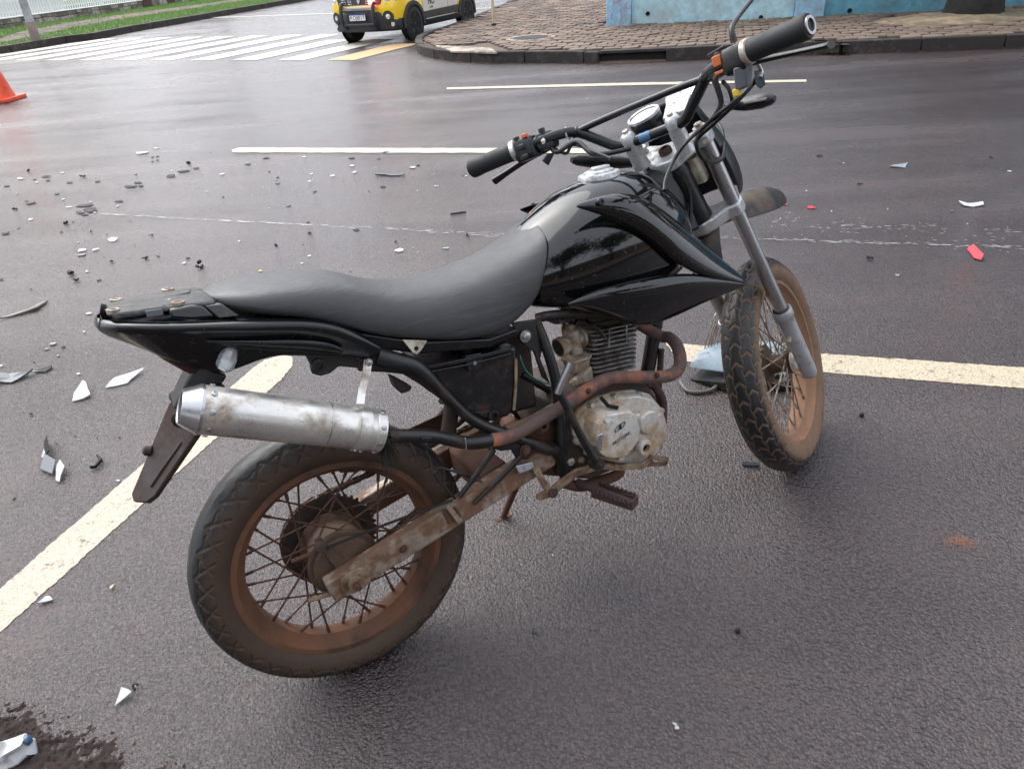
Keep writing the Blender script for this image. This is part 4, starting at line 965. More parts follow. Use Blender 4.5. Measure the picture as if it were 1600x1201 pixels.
# ---------------------------------------------------------------- engine
def yring(pts, y): return [(p[0], y, p[1]) for p in pts]
def circle2(cx_, cz, r, n=28, a0=0, a1=360): return [(cx_+r*cos(radians(a0+(a1-a0)*k/n)), cz+r*sin(radians(a0+(a1-a0)*k/n))) for k in range(n+1 if a1-a0 < 360 else n)]
case_o = [(.525, .46), (.54, .50), (.60, .525), (.70, .525), (.775, .50), (.815, .44), (.82, .37), (.79, .32), (.72, .29), (.60, .29), (.54, .32), (.522, .38)]
eng = build('engine', *loft_m([yring([(p[0]*.96+.67*.04, p[1]*.96+.41*.04) for p in case_o], -.118), yring(case_o, -.112), yring(case_o, .095), yring([(p[0]*.9+.067, p[1]*.9+.041) for p in case_o], .125)]), 'engine_dark', bike, bevel=.006)
# clutch cover: main drum, forward lobe, lower boss
cov = [(0.562, -0.125, 0.462), (0.586, -0.125, 0.486), (0.633, -0.125, 0.499), (0.687, -0.125, 0.497), (0.742, -0.125, 0.484), (0.787, -0.125, 0.457), (0.817, -0.125, 0.412), (0.825, -0.125, 0.367), (0.813, -0.125, 0.326), (0.791, -0.125, 0.302), (0.757, -0.125, 0.288), (0.712, -0.125, 0.298), (0.657, -0.125, 0.32), (0.605, -0.125, 0.354), (0.574, -0.125, 0.399), (0.561, -0.125, 0.432)]
cxy = Vector((sum(p[0] for p in cov)/len(cov), 0, sum(p[2] for p in cov)/len(cov)))
def shrink(ps, k, y, dx=0, dz=0): return [(cxy.x+(p[0]-cxy.x)*k+dx, y, cxy.z+(p[2]-cxy.z)*k+dz) for p in ps]
cc_ = build('clutch_cover', *loft_m([shrink(cov, 1.0, -.112), shrink(cov, 1.0, -.126), shrink(cov, .965, -.128), shrink(cov, .95, -.138, .001, -.001), shrink(cov, .91, -.146, .002, -.003)]), 'engine_case', eng, bevel=.003, ang=30)
face = [(0.58, -0.186, 0.417), (0.583, -0.186, 0.443), (0.593, -0.186, 0.467), (0.611, -0.186, 0.481), (0.644, -0.186, 0.479), (0.684, -0.186, 0.47), (0.701, -0.186, 0.449), (0.707, -0.186, 0.417), (0.702, -0.186, 0.392), (0.683, -0.186, 0.372), (0.66, -0.186, 0.361), (0.631, -0.186, 0.365), (0.602, -0.186, 0.378), (0.588, -0.186, 0.395)]
fcx = Vector((sum(p[0] for p in face)/14, 0, sum(p[2] for p in face)/14))
def shr2(k, y): return [(fcx.x+(p[0]-fcx.x)*k, y, fcx.z+(p[2]-fcx.z)*k) for p in face]
drm = build('clutch_drum', *loft_m([shr2(1.12, -.135), shr2(1.10, -.150), shr2(1.05, -.170), shr2(1.0, -.184), shr2(.95, -.1895), shr2(.60, -.1905)]), 'engine_case', eng, ang=22, bevel=.0015)
plate('drum_notch', [(0.579, -0.19, 0.414), (0.587, -0.192, 0.444), (0.602, -0.192, 0.444), (0.594, -0.19, 0.399)], (0, .004, 0), 'fork_steel', drm, bevel=.002)
plate('bright_patch', [(0.608, -0.191, 0.474), (0.621, -0.191, 0.481), (0.63, -0.191, 0.468), (0.615, -0.191, 0.462)], (0, -.0008, 0), 'white_plastic', drm, bevel=.0003)
plate('lower_lug', [(0.641, -0.183, 0.374), (0.659, -0.183, 0.367), (0.657, -0.183, 0.346), (0.641, -0.183, 0.352)], (0, .02, 0), 'engine_case', drm, bevel=.002)
build('arm', *loft_m([[(0.716, -0.14, 0.437), (0.767, -0.14, 0.428), (0.772, -0.14, 0.321), (0.724, -0.14, 0.33)], [(0.694, -0.17, 0.449), (0.744, -0.17, 0.44), (0.747, -0.17, 0.347), (0.698, -0.17, 0.357)]]), 'engine_case', eng, bevel=.006)
oc = Vector((0.74, -0.182, 0.416))
cap_ = lathe('oil_filter_cap', [(-.04, .031), (0, .0305), (.004, .0295), (.008, .0285), (.0105, .026), (.011, 0)], (oc.x, -.172, oc.z), (0, -1, 0), 'engine_case', eng, 40)
box('tab', (oc.x+.029, -.176, oc.z+.006), (.010, .010, .012), 'engine_case', cap_, bevel=.002)
kc = Vector((0.717, -0.187, 0.361))
lathe('drain_boss', [(0, .020), (.020, .0195), (.024, .018), (.0245, .0105), (.010, .0100), (.006, 0)], (kc.x, -.166, kc.z), (0, -1, 0), 'engine_case', eng, 30)
lathe('boss_hole', [(0, .0098), (.0005, .0098)], (kc.x, -.1775, kc.z), (0, -1, 0), 'hole_dark', eng, 20)
for px3 in ((0.566, -0.131, 0.466), (0.613, -0.131, 0.493), (0.678, -0.131, 0.492), (0.747, -0.131, 0.474), (0.808, -0.131, 0.41), (0.586, -0.131, 0.38), (0.561, -0.131, 0.418)):
    lathe('cover_screw', [(0, .0078), (.010, .0075), (.013, .006), (.0132, .0032), (.010, .003), (.010, 0)], px3, (0, -1, 0), 'aluminium', eng, 12)
# emblem: a pair of slanted loops over the maker's lettering
ex_, ez_ = (Vector((0.678, -0.191, 0.43))-Vector((0.645, -0.191, 0.422))), Vector((0, 0, 1))
ex_ = Vector((ex_.x, 0, ex_.z)).normalized(); ey_ = Vector((-ex_.z, 0, ex_.x))
eo = Vector((0.648, -0.192, 0.443)); 
def loop2(cx_, a, b_, rot):
    P = []
    for k in range(15):
        th = tau*k/14; x, y = a*cos(th), b_*sin(th); P.append(eo+ex_*(cx_+x*cos(rot)-y*sin(rot))+ey_*(x*sin(rot)+y*cos(rot)))
    return tube_m(P, .0010, 6, 2)
em = [loop2(-.0062, .0105, .0042, .35), loop2(.0062, .0105, .0042, .35)]
em.append(tube_m([eo+ex_*-.002+ey_*-.006, eo+ex_*.001+ey_*.006], .0013, 6, 1)); em.append(tube_m([eo+ex_*.001+ey_*-.006, eo+ex_*.004+ey_*.006], .0013, 6, 1))
build('emblem', *join(*em), 'ink_black', eng)
text('lettering', 'PROTORK', .0115, .0002, Vector((0.649, -0.192, 0.413)), ex_, ey_, 'ink_black', eng)
strip('cable_arm', [(0.625, -0.16, 0.516), (0.635, -0.172, 0.494), (0.658, -0.178, 0.483)], .010, .004, 'frame_black', eng)
# cylinder with cooling fins, head, rocker cover
CYC = Vector((.765, 0, 0)); tilt = radians(8)
def cy_pt(x, y, z): return Vector((.735+x+(z-.52)*math.tan(tilt), y, z-.1*x))
cyl = build('cylinder', *loft_m([[cy_pt(.052*cos(tau*k/28), .052*sin(tau*k/28), z) for k in range(28)] for z in (.50, .655)]), 'engine_dark', bike)
def finring(z, sx, sy, r=.018, n=5):
    out = []
    for q, (ax_, ay_) in enumerate(((1, 1), (-1, 1), (-1, -1), (1, -1))):
        for k in range(n+1):
            th = radians(90*q+90*k/n); out.append(cy_pt(ax_*(sx-r)+r*cos(th), ay_*(sy-r)+r*sin(th), z))
    return out
for k in range(11):
    z = .515+k*.0112; s_ = .068 if k < 10 else .072
    V, F = loft_m([finring(z, s_, s_+.002), finring(z+.0026, s_, s_+.002)])
    build('fin', V, F, 'fin_metal', cyl, ang=30)
for xx in (-.02, .03):
    build('fin_post', *loft_m([[cy_pt(xx+a, -.068+b_, z) for a, b_ in ((-.002, 0), (.002, 0), (.002, .01), (-.002, .01))] for z in (.585, .63)]), 'fin_metal', cyl, smooth=False)
hd = build('cylinder_head', *loft_m([finring(.640, .070, .072, .02), finring(.668, .074, .074, .02), finring(.70, .072, .072, .02), finring(.735, .055, .06, .02)]), 'engine_dark', cyl, bevel=.003)
for k in range(3): build('fin', *loft_m([finring(.648+k*.013, .080, .082), finring(.6505+k*.013, .080, .082)]), 'engine_dark', hd, ang=30)
tube('plug_lead', [(0.703, -0.085, 0.618), (0.683, -0.08, 0.651), (0.678, -0.05, 0.662), (.70, 0, .74)], .0045, 'cable_black', cyl, n=8)
# exhaust header
hp = tube('exhaust_header', [(.815, -.02, .625), (0.892, -0.045, 0.56), (0.903, -0.07, 0.557), (0.901, -0.1, 0.541), (0.888, -0.125, 0.516), (0.867, -0.138, 0.499), (0.833, -0.143, 0.496), (0.786, -0.145, 0.508), (0.731, -0.145, 0.526), (0.674, -0.145, 0.543), (0.636, -0.146, 0.544), (0.593, -0.146, 0.535), (0.55, -0.146, 0.523), (0.503, -0.146, 0.514), (0.449, -0.146, 0.503), (0.396, -0.147, 0.497), (0.341, -0.15, 0.506)], [.0145]*3+[.0155]*5+[.015]*9, 'header_rust', bike, n=18, res=6)
lathe('flange', [(-.006, .026), (.004, .026), (.005, .018)], (.822, -.022, .622), (1, -.3, -.3), 'rusty_steel', hp, 16)
for q, dr_ in (((0.786, -0.16, 0.517), (0, -1, .3)), ((0.595, -0.16, 0.54), (0, -1, .3))): bolt('heat_shield_boss', q, dr_, .0045, .008, 'rust', hp)
# mid pipe and silencer
mp_ = tube('exhaust_mid_pipe', [(0.346, -0.15, 0.506), (0.314, -0.152, 0.514), (0.284, -0.155, 0.526), (0.251, -0.16, 0.548), (0.224, -0.163, 0.565), (0.192, -0.165, 0.579), (0.13, -0.168, 0.603)], [.0155, .0150, .0138, .0136, .0138, .0140, .0140], 'frame_black', bike, n=18, res=6)
strip('pipe_lug', [(0.19, -0.18, 0.578), (0.21, -0.18, 0.57)], .008, .004, 'frame_black', mp_)
strip('pipe_weld', [(0.284, -0.17, 0.542), (0.283, -0.165, 0.514)], .004, .002, 'silver_paint', mp_)
m0, m1 = Vector((0.118, -0.17, 0.62)), Vector((-0.169, -0.17, 0.765)); md = (m1-m0).normalized(); ML = (m1-m0).length
mu1 = Vector((-md.z, 0, md.x)); mu1 = mu1 if mu1.z > 0 else -mu1; mu2 = md.cross(mu1)
def oval(s_, a, b_, n=40):
    return [m0+md*s_+mu1*a*cos(tau*k/n)+mu2*b_*sin(tau*k/n) for k in range(n)]
sil = build('silencer', *loft_m([oval(0, .0385, .040), oval(.004, .040, .0415), oval(ML*.5, .0412, .043), oval(ML-.004, .0420, .044), oval(ML, .0420, .044)]), 'aluminium', bike)
build('end_cone', *loft_m([oval(ML-.001, .0432, .0452), oval(ML+.004, .0432, .0452), oval(ML+.006, .0415, .0435), oval(ML+.030, .0300, .0320), oval(ML+.032, .0280, .0300), oval(ML+.030, .0260, .0280), oval(ML-.03, .0250, .0270)], True), 'fork_steel', sil)
lathe('outlet', [(ML-.02, .014), (ML+.018, .014), (ML+.018, .0115), (ML-.02, .0115)], m0, md, 'hole_dark', sil, 20)
build('front_band', *loft_m([oval(.0, .0396, .0411), oval(.001, .0412, .0427), oval(.018, .0416, .0431), oval(.019, .0405, .042)], False), 'aluminium', sil)
bnd = build('strap', *loft_m([oval(.030, .0408, .0425), oval(.0305, .0424, .0440), oval(.052, .0426, .0443), oval(.0525, .0408, .0425)], False), 'aluminium', sil)
build('sleeve_seam', *loft_m([oval(.105, .0409, .0427), oval(.1053, .0417, .0435), oval(.1070, .0417, .0435), oval(.1073, .0409, .0427)], False), 'fork_steel', sil)
for k in range(8):
    th = tau*(k+.3)/8
    for s_, rr2, off in ((ML-.014, .0428, 0), (.009, .0420, .2)):
        q = m0+md*s_+mu1*rr2*cos(th+off)+mu2*(rr2+.0018)*sin(th+off)
        ax_ = (mu1*cos(th+off)+mu2*sin(th+off))
        lathe('rivet', [(0, .0048), (.0015, .0046), (.0024, .0030), (.0024, .0016), (.0010, .0015), (.001, 0)], q, ax_, 'fork_steel', sil, 14)
for k in range(6):
    th = radians(150+k*12); q = m0+md*(.034 if k % 2 else .048)+mu1*.0425*cos(th)+mu2*-.0440*sin(th)
    lathe('strap_rivet', [(0, .0028), (.002, .0024), (.0024, 0)], q, mu1*cos(th)-mu2*sin(th), 'fork_steel', sil, 8)
hang = [(0.094, -0.166, 0.682), (0.107, -0.15, 0.701), (0.125, -0.133, 0.72), (0.139, -0.12, 0.746)]
strip('hanger', hang, .016, .003, 'aluminium', sil, up_=Vector((1, 0, .2)))
bolt('hanger_bolt', (0.138, -0.123, 0.742), (0, -1, 0), .0055, .007, 'fork_steel', sil)
# burnt fibres of packing hanging from the silencer joint
rnd = random.Random(31); hv = []; j0 = Vector((0.123, -0.168, 0.607))
for k in range(150):
    th = rnd.uniform(0, tau); a = j0+Vector((rnd.uniform(-.012, .010), .018*cos(th), .018*sin(th)))
    ln = rnd.uniform(.01, .024) if rnd.random() < .55 else rnd.uniform(.03, .095)
    e = a+Vector((rnd.gauss(0, .010), rnd.gauss(0, .006)+.004*cos(th), (-ln if ln > .024 else ln*sin(th))))
    hv.append(tube_m([a, a.lerp(e, .5)+Vector((rnd.gauss(0, .005), rnd.gauss(0, .004), 0)), e], [.0011, .0009, .0003], 4, 2))
build('packing_fibres', *join(*hv), 'grime_hair', sil)
lathe('joint_collar', [(-.004, .024), (.010, .019), (.014, .0145)], m0, -md, 'frame_black', sil, 20)
# carburettor
cb = lathe('carburettor', [(-.004, .0195), (-.004, .0235), (.010, .0240), (.014, .0215), (.040, .0190), (.060, .0190), (.062, .026), (.068, .026), (.070, .017), (.110, .017)], (0.604, -0.04, 0.613), (1, .12, .10), 'carb_metal', bike, 26, cap=False)
lathe('bell_mouth', [(-.0035, .0190), (.012, .0150), (.03, .0130), (.03, 0)], (0.604, -0.04, 0.613), (1, .12, .10), 'hole_dark', cb, 24)
cbo = Vector((0.643, -0.045, 0.594))
lathe('slide_tower', [(-.010, .017), (.030, .0165), (.034, .019), (.048, .019), (.052, .012), (.062, .010), (.064, .004)], cbo+Vector((0, 0, .006)), (-.12, 0, 1), 'carb_metal', cb, 18)
build('float_bowl', *loft_m([[cbo+Vector((a*.028*k_, b_*.024*k_, z)) for a, b_ in ((-1, -.7), (-.7, -1), (.7, -1), (1, -.7), (1, .7), (.7, 1), (-.7, 1), (-1, .7))] for z, k_ in ((-.014, 1.15), (-.020, 1.15), (-.022, 1.0), (-.046, .86), (-.054, .60))]), 'carb_metal', cb, bevel=.0015)
lathe('drain_screw', [(0, .006), (.012, .006), (.012, .003)], cbo+Vector((-.004, 0, -.053)), (0, 0, -1), 'brass_tan', cb, 8)
lathe('clamp', [(-.006, .021), (.006, .021)], cbo+Vector((.042, .004, .008)), (1, .12, .10), 'engine_dark', cb, 20)
tube('throttle_cable', [cbo+Vector((-.006, 0, .07)), (0.681, -0.02, 0.671), (.80, .02, .86), (.93, .05, .95)], .0035, 'cable_black', cb, n=8)
tube('fuel_hose', [cbo+Vector((0, .02, .01)), (0.654, 0.02, 0.622), (0.668, 0.02, 0.667)], .005, 'brass_tan', cb, n=8)
for k, a_ in enumerate(((-.016, -.024), (.016, -.024))): bolt('bowl_screw', cbo+Vector((a_[0], a_[1], -.017)), (0, -.4, -1), .003, .004, 'brass_tan', cb)
plate('sprocket_cover', [(0.604, -0.08, 0.531), (0.662, -0.08, 0.558), (0.664, -0.08, 0.528), (0.645, -0.08, 0.498), (0.608, -0.08, 0.493)], (0, .02, 0), 'carb_metal', bike, bevel=.004)
# kick starter
ki = tube('kick_starter', [(0.58, -0.192, 0.369), (0.562, -0.186, 0.415), (0.543, -0.182, 0.469), (0.528, -0.178, 0.523), (0.51, -0.176, 0.572)], [.0105, .0095, .0085, .0085, .0090], 'frame_black', bike, n=12)
tube('foot_piece', [(0.507, -0.178, 0.57), (0.522, -0.184, 0.6), (0.542, -0.19, 0.633)], .0080, 'fork_steel', ki, n=12, res=2)
lathe('clamp', [(-.012, .015), (.012, .015), (.013, .007), (.006, .007)], (0.577, -0.188, 0.374), (.15, -1, 0), 'frame_black', ki, 14)
# battery and air box
ab = [(0.259, -0.085, 0.686), (0.349, -0.098, 0.679), (0.466, -0.102, 0.673), (0.457, -0.102, 0.616), (0.435, -0.1, 0.53), (0.42, -0.098, 0.516), (0.364, -0.094, 0.522), (0.335, -0.09, 0.547), (0.296, -0.085, 0.611)]
abx = build('air_box', *loft_m([ab, [(p[0], -.02, p[2]) for p in ab], [(p[0], .09, p[2]) for p in ab]]), 'frame_black', bike, bevel=.008)
strip('lid_rim', [(0.252, -0.104, 0.69), (0.341, -0.108, 0.681), (0.446, -0.11, 0.674)], .008, .012, 'satin_black', abx)
strip('lid_rim', [(0.256, -0.104, 0.679), (0.342, -0.108, 0.67), (0.444, -0.11, 0.664)], .005, .010, 'satin_black', abx)
plate('lid_clip', [(0.341, -0.112, 0.69), (0.377, -0.112, 0.686), (0.377, -0.112, 0.665), (0.367, -0.112, 0.65), (0.34, -0.112, 0.654)], (0, .008, 0), 'satin_black', abx)
lathe('clip_pin', [(0, .005), (.003, .004)], (0.357, -0.113, 0.67), (0, -1, 0), 'fork_steel', abx, 10)
lathe('lug', [(0, .013), (.01, .013), (.0105, .007), (.003, .007)], (0.382, -0.1, 0.538), (0, -1, 0), 'frame_black', abx, 16)
plate('lug_web', [(0.341, -0.104, 0.558), (0.383, -0.104, 0.548), (0.379, -0.104, 0.528), (0.358, -0.104, 0.54)], (0, .008, 0), 'frame_black', abx)
tube('side_strap', [(0.457, -0.105, 0.647), (0.447, -0.105, 0.59), (0.434, -0.102, 0.531)], .0035, 'brass_tan', abx, n=8)
plate('hook', [(0.187, -0.08, 0.685), (0.199, -0.08, 0.675), (0.215, -0.08, 0.659), (0.226, -0.08, 0.648), (0.217, -0.08, 0.641), (0.2, -0.08, 0.641), (0.19, -0.08, 0.658)], (0, .03, 0), 'engine_dark', bike, bevel=.003)
build('wiring_loom', *join(tube_m([(0.491, -0.05, 0.583), (0.533, -0.04, 0.543), (0.566, -0.03, 0.509), (0.597, -0.03, 0.45)], .008, 10), tube_m([(0.498, -0.04, 0.618), (0.519, -0.03, 0.569), (0.548, -0.03, 0.531), (0.588, -0.03, 0.512)], .0028, 8)), 'cable_black', bike)
tube('green_wire', [(0.475, -0.09, 0.645), (0.48, -0.09, 0.618), (0.492, -0.09, 0.594), (0.519, -0.088, 0.567), (0.551, -0.088, 0.548)], .0014, 'cable_green', bike, n=6)
build('inner_guard', *loft_m([[(.40, y, .50), (.52, y, .49), (.53, y, .66), (.42, y, .70)] for y in (-.05, .06)]), 'engine_dark', bike, bevel=.01)

# ---------------------------------------------------------------- seat
def seat_ring(x, wb_, zb, wt, zt, sk):
    h = zt-zb; half = [(0, zb-.004), (wb_*.6, zb-.004), (wb_*.94, zb-.001), (wb_, zb+.010), (wb_*1.015, zb+.30*h), (wb_*.97, zb+.62*h), ((wb_*.45+wt*.55), zb+.84*h), (wt*.72, zb+.955*h), (wt*.34, zt), (0, zt+.001)]
    zm = zb+.45*h; out = []
    for y, z in half: out.append((x+sk*(z-zm), -y, z))
    for y, z in half[-2:0:-1]: out.append((x+sk*(z-zm), y, z))
    return out
ST_ = [(-.112, .012, .910, .010, .918, 0), (-.106, .030, .906, .022, .922, 0), (-.090, .058, .902, .040, .927, 0), (-.062, .098, .893, .066, .930, 0), (-.010, .122, .874, .082, .928, 0), (.05, .130, .856, .088, .922, 0), (.105, .132, .824, .090, .914, 0), (.145, .132, .800, .090, .902, 0), (.185, .131, .779, .088, .878, 0), (.235, .130, .760, .087, .858, .0),
       (.29, .130, .742, .086, .848, .05), (.345, .130, .728, .086, .847, .15), (.40, .129, .720, .085, .853, .28), (.45, .127, .719, .083, .864, .42), (.495, .124, .728, .080, .879, .52), (.535, .120, .746, .074, .899, .52), (.556, .115, .765, .068, .908, .46), (.566, .109, .786, .060, .908, .42)]
V, F = loft_m([seat_ring(*s_) for s_ in ST_])
seat = build('seat', V, F, 'seat_vinyl', bike, sub=2, ang=180)
plate('seat_tab', [(0.212, -0.128, 0.767), (0.261, -0.128, 0.751), (0.242, -0.128, 0.733), (0.233, -0.128, 0.73), (0.227, -0.128, 0.736)], (0, .004, 0), 'cream_plastic', seat, bevel=.001)
lathe('tab_hole', [(0, .0045), (.0008, .0045)], (0.235, -0.129, 0.743), (0, -1, 0), 'hole_dark', seat, 14)
plate('seat_base', [(-.07, -.115, .885), (.05, -.120, .848), (.15, -.120, .795), (.25, -.118, .750), (.40, -.116, .712), (.47, -.112, .714), (.47, -.112, .700), (.40, -.112, .690), (.25, -.112, .722), (.15, -.112, .765), (.05, -.112, .82)], (0, .23, 0), 'satin_black', seat, bevel=.004)

# ---------------------------------------------------------------- tank and shrouds
def tank_ring(x, zt, wm, zb, wt, flat=.0):
    half = [(0, zb), (wm*.70, zb), (wm*.93, zb+.018), (wm, zb+.35*(zt-zb)), (wm*.985, zb+.55*(zt-zb)), (wm*.88, zb+.76*(zt-zb)), (wt, zt-.024), (wt*.55, zt-.005), (0, zt)]
    return [(x, -y, z) for y, z in half]+[(x, y, z) for y, z in half[-2:0:-1]]
TK = [(.535, .845, .090, .735, .050), (.545, .875, .100, .728, .056), (.575, .905, .116, .720, .066), (.615, .925, .130, .712, .075), (.655, .945, .141, .708, .082), (.70, .960, .149, .706, .088), (.76, .972, .153, .704, .092), (.82, .976, .153, .704, .092), (.875, .970, .147, .706, .088), (.92, .948, .132, .715, .078), (.955, .918, .112, .730, .066), (.975, .890, .095, .745, .055), (.982, .868, .080, .765, .045)]
V, F = loft_m([tank_ring(*q) for q in TK])
tank = build('fuel_tank', V, F, 'gloss_black', bike, sub=2, ang=180)
cz = .981
cap = lathe('fuel_cap', [(-.014, .050), (-.004, .050), (.000, .047), (.001, .042), (.001, .036), (.005, .034), (.007, .028), (.0072, 0)], (.790, 0, cz-.004), (-.03, 0, 1), 'clamp_silver', tank, 40)
build('latch', *box_m((.795, 0, cz+.006), (.046, .020, .009)), 'clamp_silver', cap, bevel=.004)
# shroud arms: rows are upper edge, ridge, lower edge
up_r = [[(0.624, -0.148, 0.945), (0.703, -0.142, 0.951), (0.77, -0.14, 0.942), (0.831, -0.14, 0.909), (0.9, -0.138, 0.85), (0.983, -0.138, 0.771), (1.051, -0.142, 0.709), (1.082, -0.158, 0.669)],
        [(0.622, -0.151, 0.944), (0.688, -0.158, 0.946), (0.752, -0.163, 0.936), (0.804, -0.168, 0.902), (0.867, -0.168, 0.846), (0.947, -0.165, 0.772), (1.021, -0.162, 0.71), (1.08, -0.16, 0.668)],
        [(0.621, -0.153, 0.943), (0.673, -0.165, 0.933), (0.738, -0.174, 0.917), (0.786, -0.18, 0.883), (0.838, -0.184, 0.832), (0.908, -0.182, 0.765), (0.993, -0.175, 0.709), (1.077, -0.162, 0.667)],
        [(0.621, -0.152, 0.942), (0.67, -0.16, 0.922), (0.734, -0.168, 0.885), (0.784, -0.174, 0.845), (0.828, -0.18, 0.799), (0.881, -0.182, 0.751), (0.972, -0.176, 0.704), (1.075, -0.162, 0.666)],
        [(0.629, -0.142, 0.938), (0.68, -0.145, 0.916), (0.745, -0.15, 0.877), (0.797, -0.152, 0.835), (0.843, -0.156, 0.788), (0.896, -0.16, 0.74), (0.982, -0.16, 0.696), (1.081, -0.156, 0.662)]]
lo_r = [[(0.58, -0.14, 0.744), (0.654, -0.148, 0.761), (0.766, -0.154, 0.754), (0.873, -0.16, 0.744), (0.946, -0.166, 0.719), (1.018, -0.164, 0.689), (1.077, -0.158, 0.664)],
        [(0.574, -0.148, 0.746), (0.646, -0.164, 0.76), (0.749, -0.176, 0.755), (0.853, -0.184, 0.747), (0.934, -0.184, 0.719), (1.009, -0.174, 0.69), (1.077, -0.16, 0.664)],
        [(0.573, -0.149, 0.745), (0.645, -0.166, 0.74), (0.744, -0.178, 0.719), (0.827, -0.184, 0.706), (0.923, -0.182, 0.697), (1.006, -0.172, 0.681), (1.077, -0.16, 0.662)],
        [(0.575, -0.146, 0.743), (0.648, -0.158, 0.721), (0.75, -0.164, 0.671), (0.83, -0.166, 0.667), (0.93, -0.168, 0.669), (1.007, -0.166, 0.665), (1.077, -0.158, 0.66)],
        [(0.585, -0.13, 0.734), (0.661, -0.136, 0.697), (0.764, -0.14, 0.631), (0.847, -0.145, 0.634), (0.945, -0.15, 0.649), (1.013, -0.155, 0.656), (1.079, -0.154, 0.658)]]
sh = None
for mir in (False, True):
    V1, F1 = grid_m(up_r); V2_, F2 = grid_m(lo_r)
    if mir:
        V1, F1 = mirror_m(V1, F1); V2_, F2 = mirror_m(V2_, F2)
        V1 = [Vector((v.x+.03*max(0, (.80-v.x)/.2), v.y*.95, v.z-.030)) for v in V1]
    s1_ = build('shroud', V1, F1, 'gloss_black', bike, sub=2, ang=180, solid=-.004)
    s2_ = build('lower_wing', V2_, F2, 'gloss_black', s1_, sub=2, ang=180, solid=-.004)
    # recessed web between the two arms
    sgn = -1 if not mir else 1
    sgn = -1 if not mir else 1
    bc = Vector((0.675, -0.164, 0.941))
    if mir: bc = Vector((bc.x+.03*max(0, (.80-bc.x)/.2), -bc.y*.95, bc.z-.030))
    lathe('shroud_bolt', [(0, .0085), (.004, .0082), (.006, .0060), (.006, .0035), (.003, .0033), (.003, 0)], bc, (0, sgn, .15), 'satin_black', s1_, 20)
# scratch marks and tank seam dirt are left to the paint; radiator-less front tank panel
build('head_cover', *loft_m([[(.93, -.045, .90), (.99, -.04, .84), (1.01, -.035, .74), (.90, -.05, .70), (.86, -.06, .86)], [(.93, .045, .90), (.99, .04, .84), (1.01, .035, .74), (.90, .05, .70), (.86, .06, .86)]]), 'satin_black', bike, bevel=.012)

# ---------------------------------------------------------------- tail
rows = []
ct = [(158,495), (185,503), (240,504), (300,503), (360,500), (420,498), (480,496), (530,505), (565,523), (596,543)]
cowl = [
 [(-0.27, -0.03, 0.926), (-0.243, -0.076, 0.922), (-0.193, -0.088, 0.909), (-0.136, -0.096, 0.896), (-0.076, -0.102, 0.884), (-0.014, -0.108, 0.87), (0.051, -0.112, 0.855), (0.104, -0.116, 0.832), (0.139, -0.12, 0.8), (0.17, -0.124, 0.764)],
 [(-0.274, -0.042, 0.922), (-0.245, -0.096, 0.921), (-0.194, -0.112, 0.909), (-0.138, -0.122, 0.896), (-0.079, -0.128, 0.883), (-0.019, -0.132, 0.869), (0.045, -0.136, 0.855), (0.098, -0.138, 0.83), (0.134, -0.135, 0.798), (0.168, -0.13, 0.763)],
 [(-0.277, -0.046, 0.914), (-0.248, -0.098, 0.913), (-0.197, -0.114, 0.9), (-0.141, -0.124, 0.886), (-0.083, -0.13, 0.872), (-0.022, -0.134, 0.856), (0.041, -0.138, 0.842), (0.094, -0.14, 0.818), (0.13, -0.136, 0.789), (0.166, -0.13, 0.759)],
 [(-0.274, -0.044, 0.904), (-0.244, -0.084, 0.899), (-0.201, -0.1, 0.886), (-0.144, -0.11, 0.871), (-0.086, -0.116, 0.857), (-0.024, -0.12, 0.841), (0.04, -0.126, 0.827), (0.093, -0.132, 0.805), (0.127, -0.132, 0.781), (0.163, -0.128, 0.755)],
 [(-0.266, -0.04, 0.893), (-0.236, -0.07, 0.882), (-0.197, -0.084, 0.864), (-0.149, -0.092, 0.845), (-0.101, -0.096, 0.826), (-0.04, -0.104, 0.822), (0.018, -0.112, 0.812), (0.074, -0.122, 0.791), (0.114, -0.126, 0.772), (0.158, -0.126, 0.751)],
 [(-0.256, -0.03, 0.883), (-0.228, -0.055, 0.867), (-0.193, -0.064, 0.833), (-0.154, -0.07, 0.811), (-0.117, -0.072, 0.779), (-0.054, -0.086, 0.796), (-0.006, -0.096, 0.796), (0.036, -0.108, 0.785), (0.088, -0.118, 0.769), (0.151, -0.122, 0.746)]]
V, F = grid_m(cowl)
tailc = build('tail_cowl', V, F, 'cowl_black', bike, sub=2, ang=180, solid=-.003)
V, F = mirror_m(*grid_m(cowl)); build('left_cowl', V, F, 'cowl_black', tailc, sub=2, ang=180, solid=-.003)
# end piece across the tail tip
tip = [Vector(cowl[r][0]) for r in range(6)]; rings = [[(p.x+.001, p.y*q, p.z) for q in (1, .5, 0, -.5, -1)] for p in tip]
for r_ in rings:
    for i, k in ((1, .006), (2, .009), (3, .006)): r_[i] = (r_[i][0]-k, r_[i][1], r_[i][2])
build('tail_tip', *grid_m(rings), 'cowl_black', tailc, sub=1, ang=180, solid=-.003)
# second pressed panel line of the side
V, F = grid_m([[(-0.136, -0.114, 0.866), (-0.047, -0.124, 0.841), (0.037, -0.132, 0.821), (0.081, -0.136, 0.801), (0.099, -0.134, 0.78)], [(-0.128, -0.116, 0.86), (-0.05, -0.126, 0.833), (0.034, -0.134, 0.81), (0.071, -0.137, 0.793), (0.093, -0.134, 0.777)], [(-0.109, -0.106, 0.846), (-0.041, -0.116, 0.819), (0.033, -0.124, 0.796), (0.06, -0.128, 0.787), (0.087, -0.128, 0.775)]])
build('side_strake', V, F, 'cowl_black', tailc, sub=2, ang=180, solid=-.003)
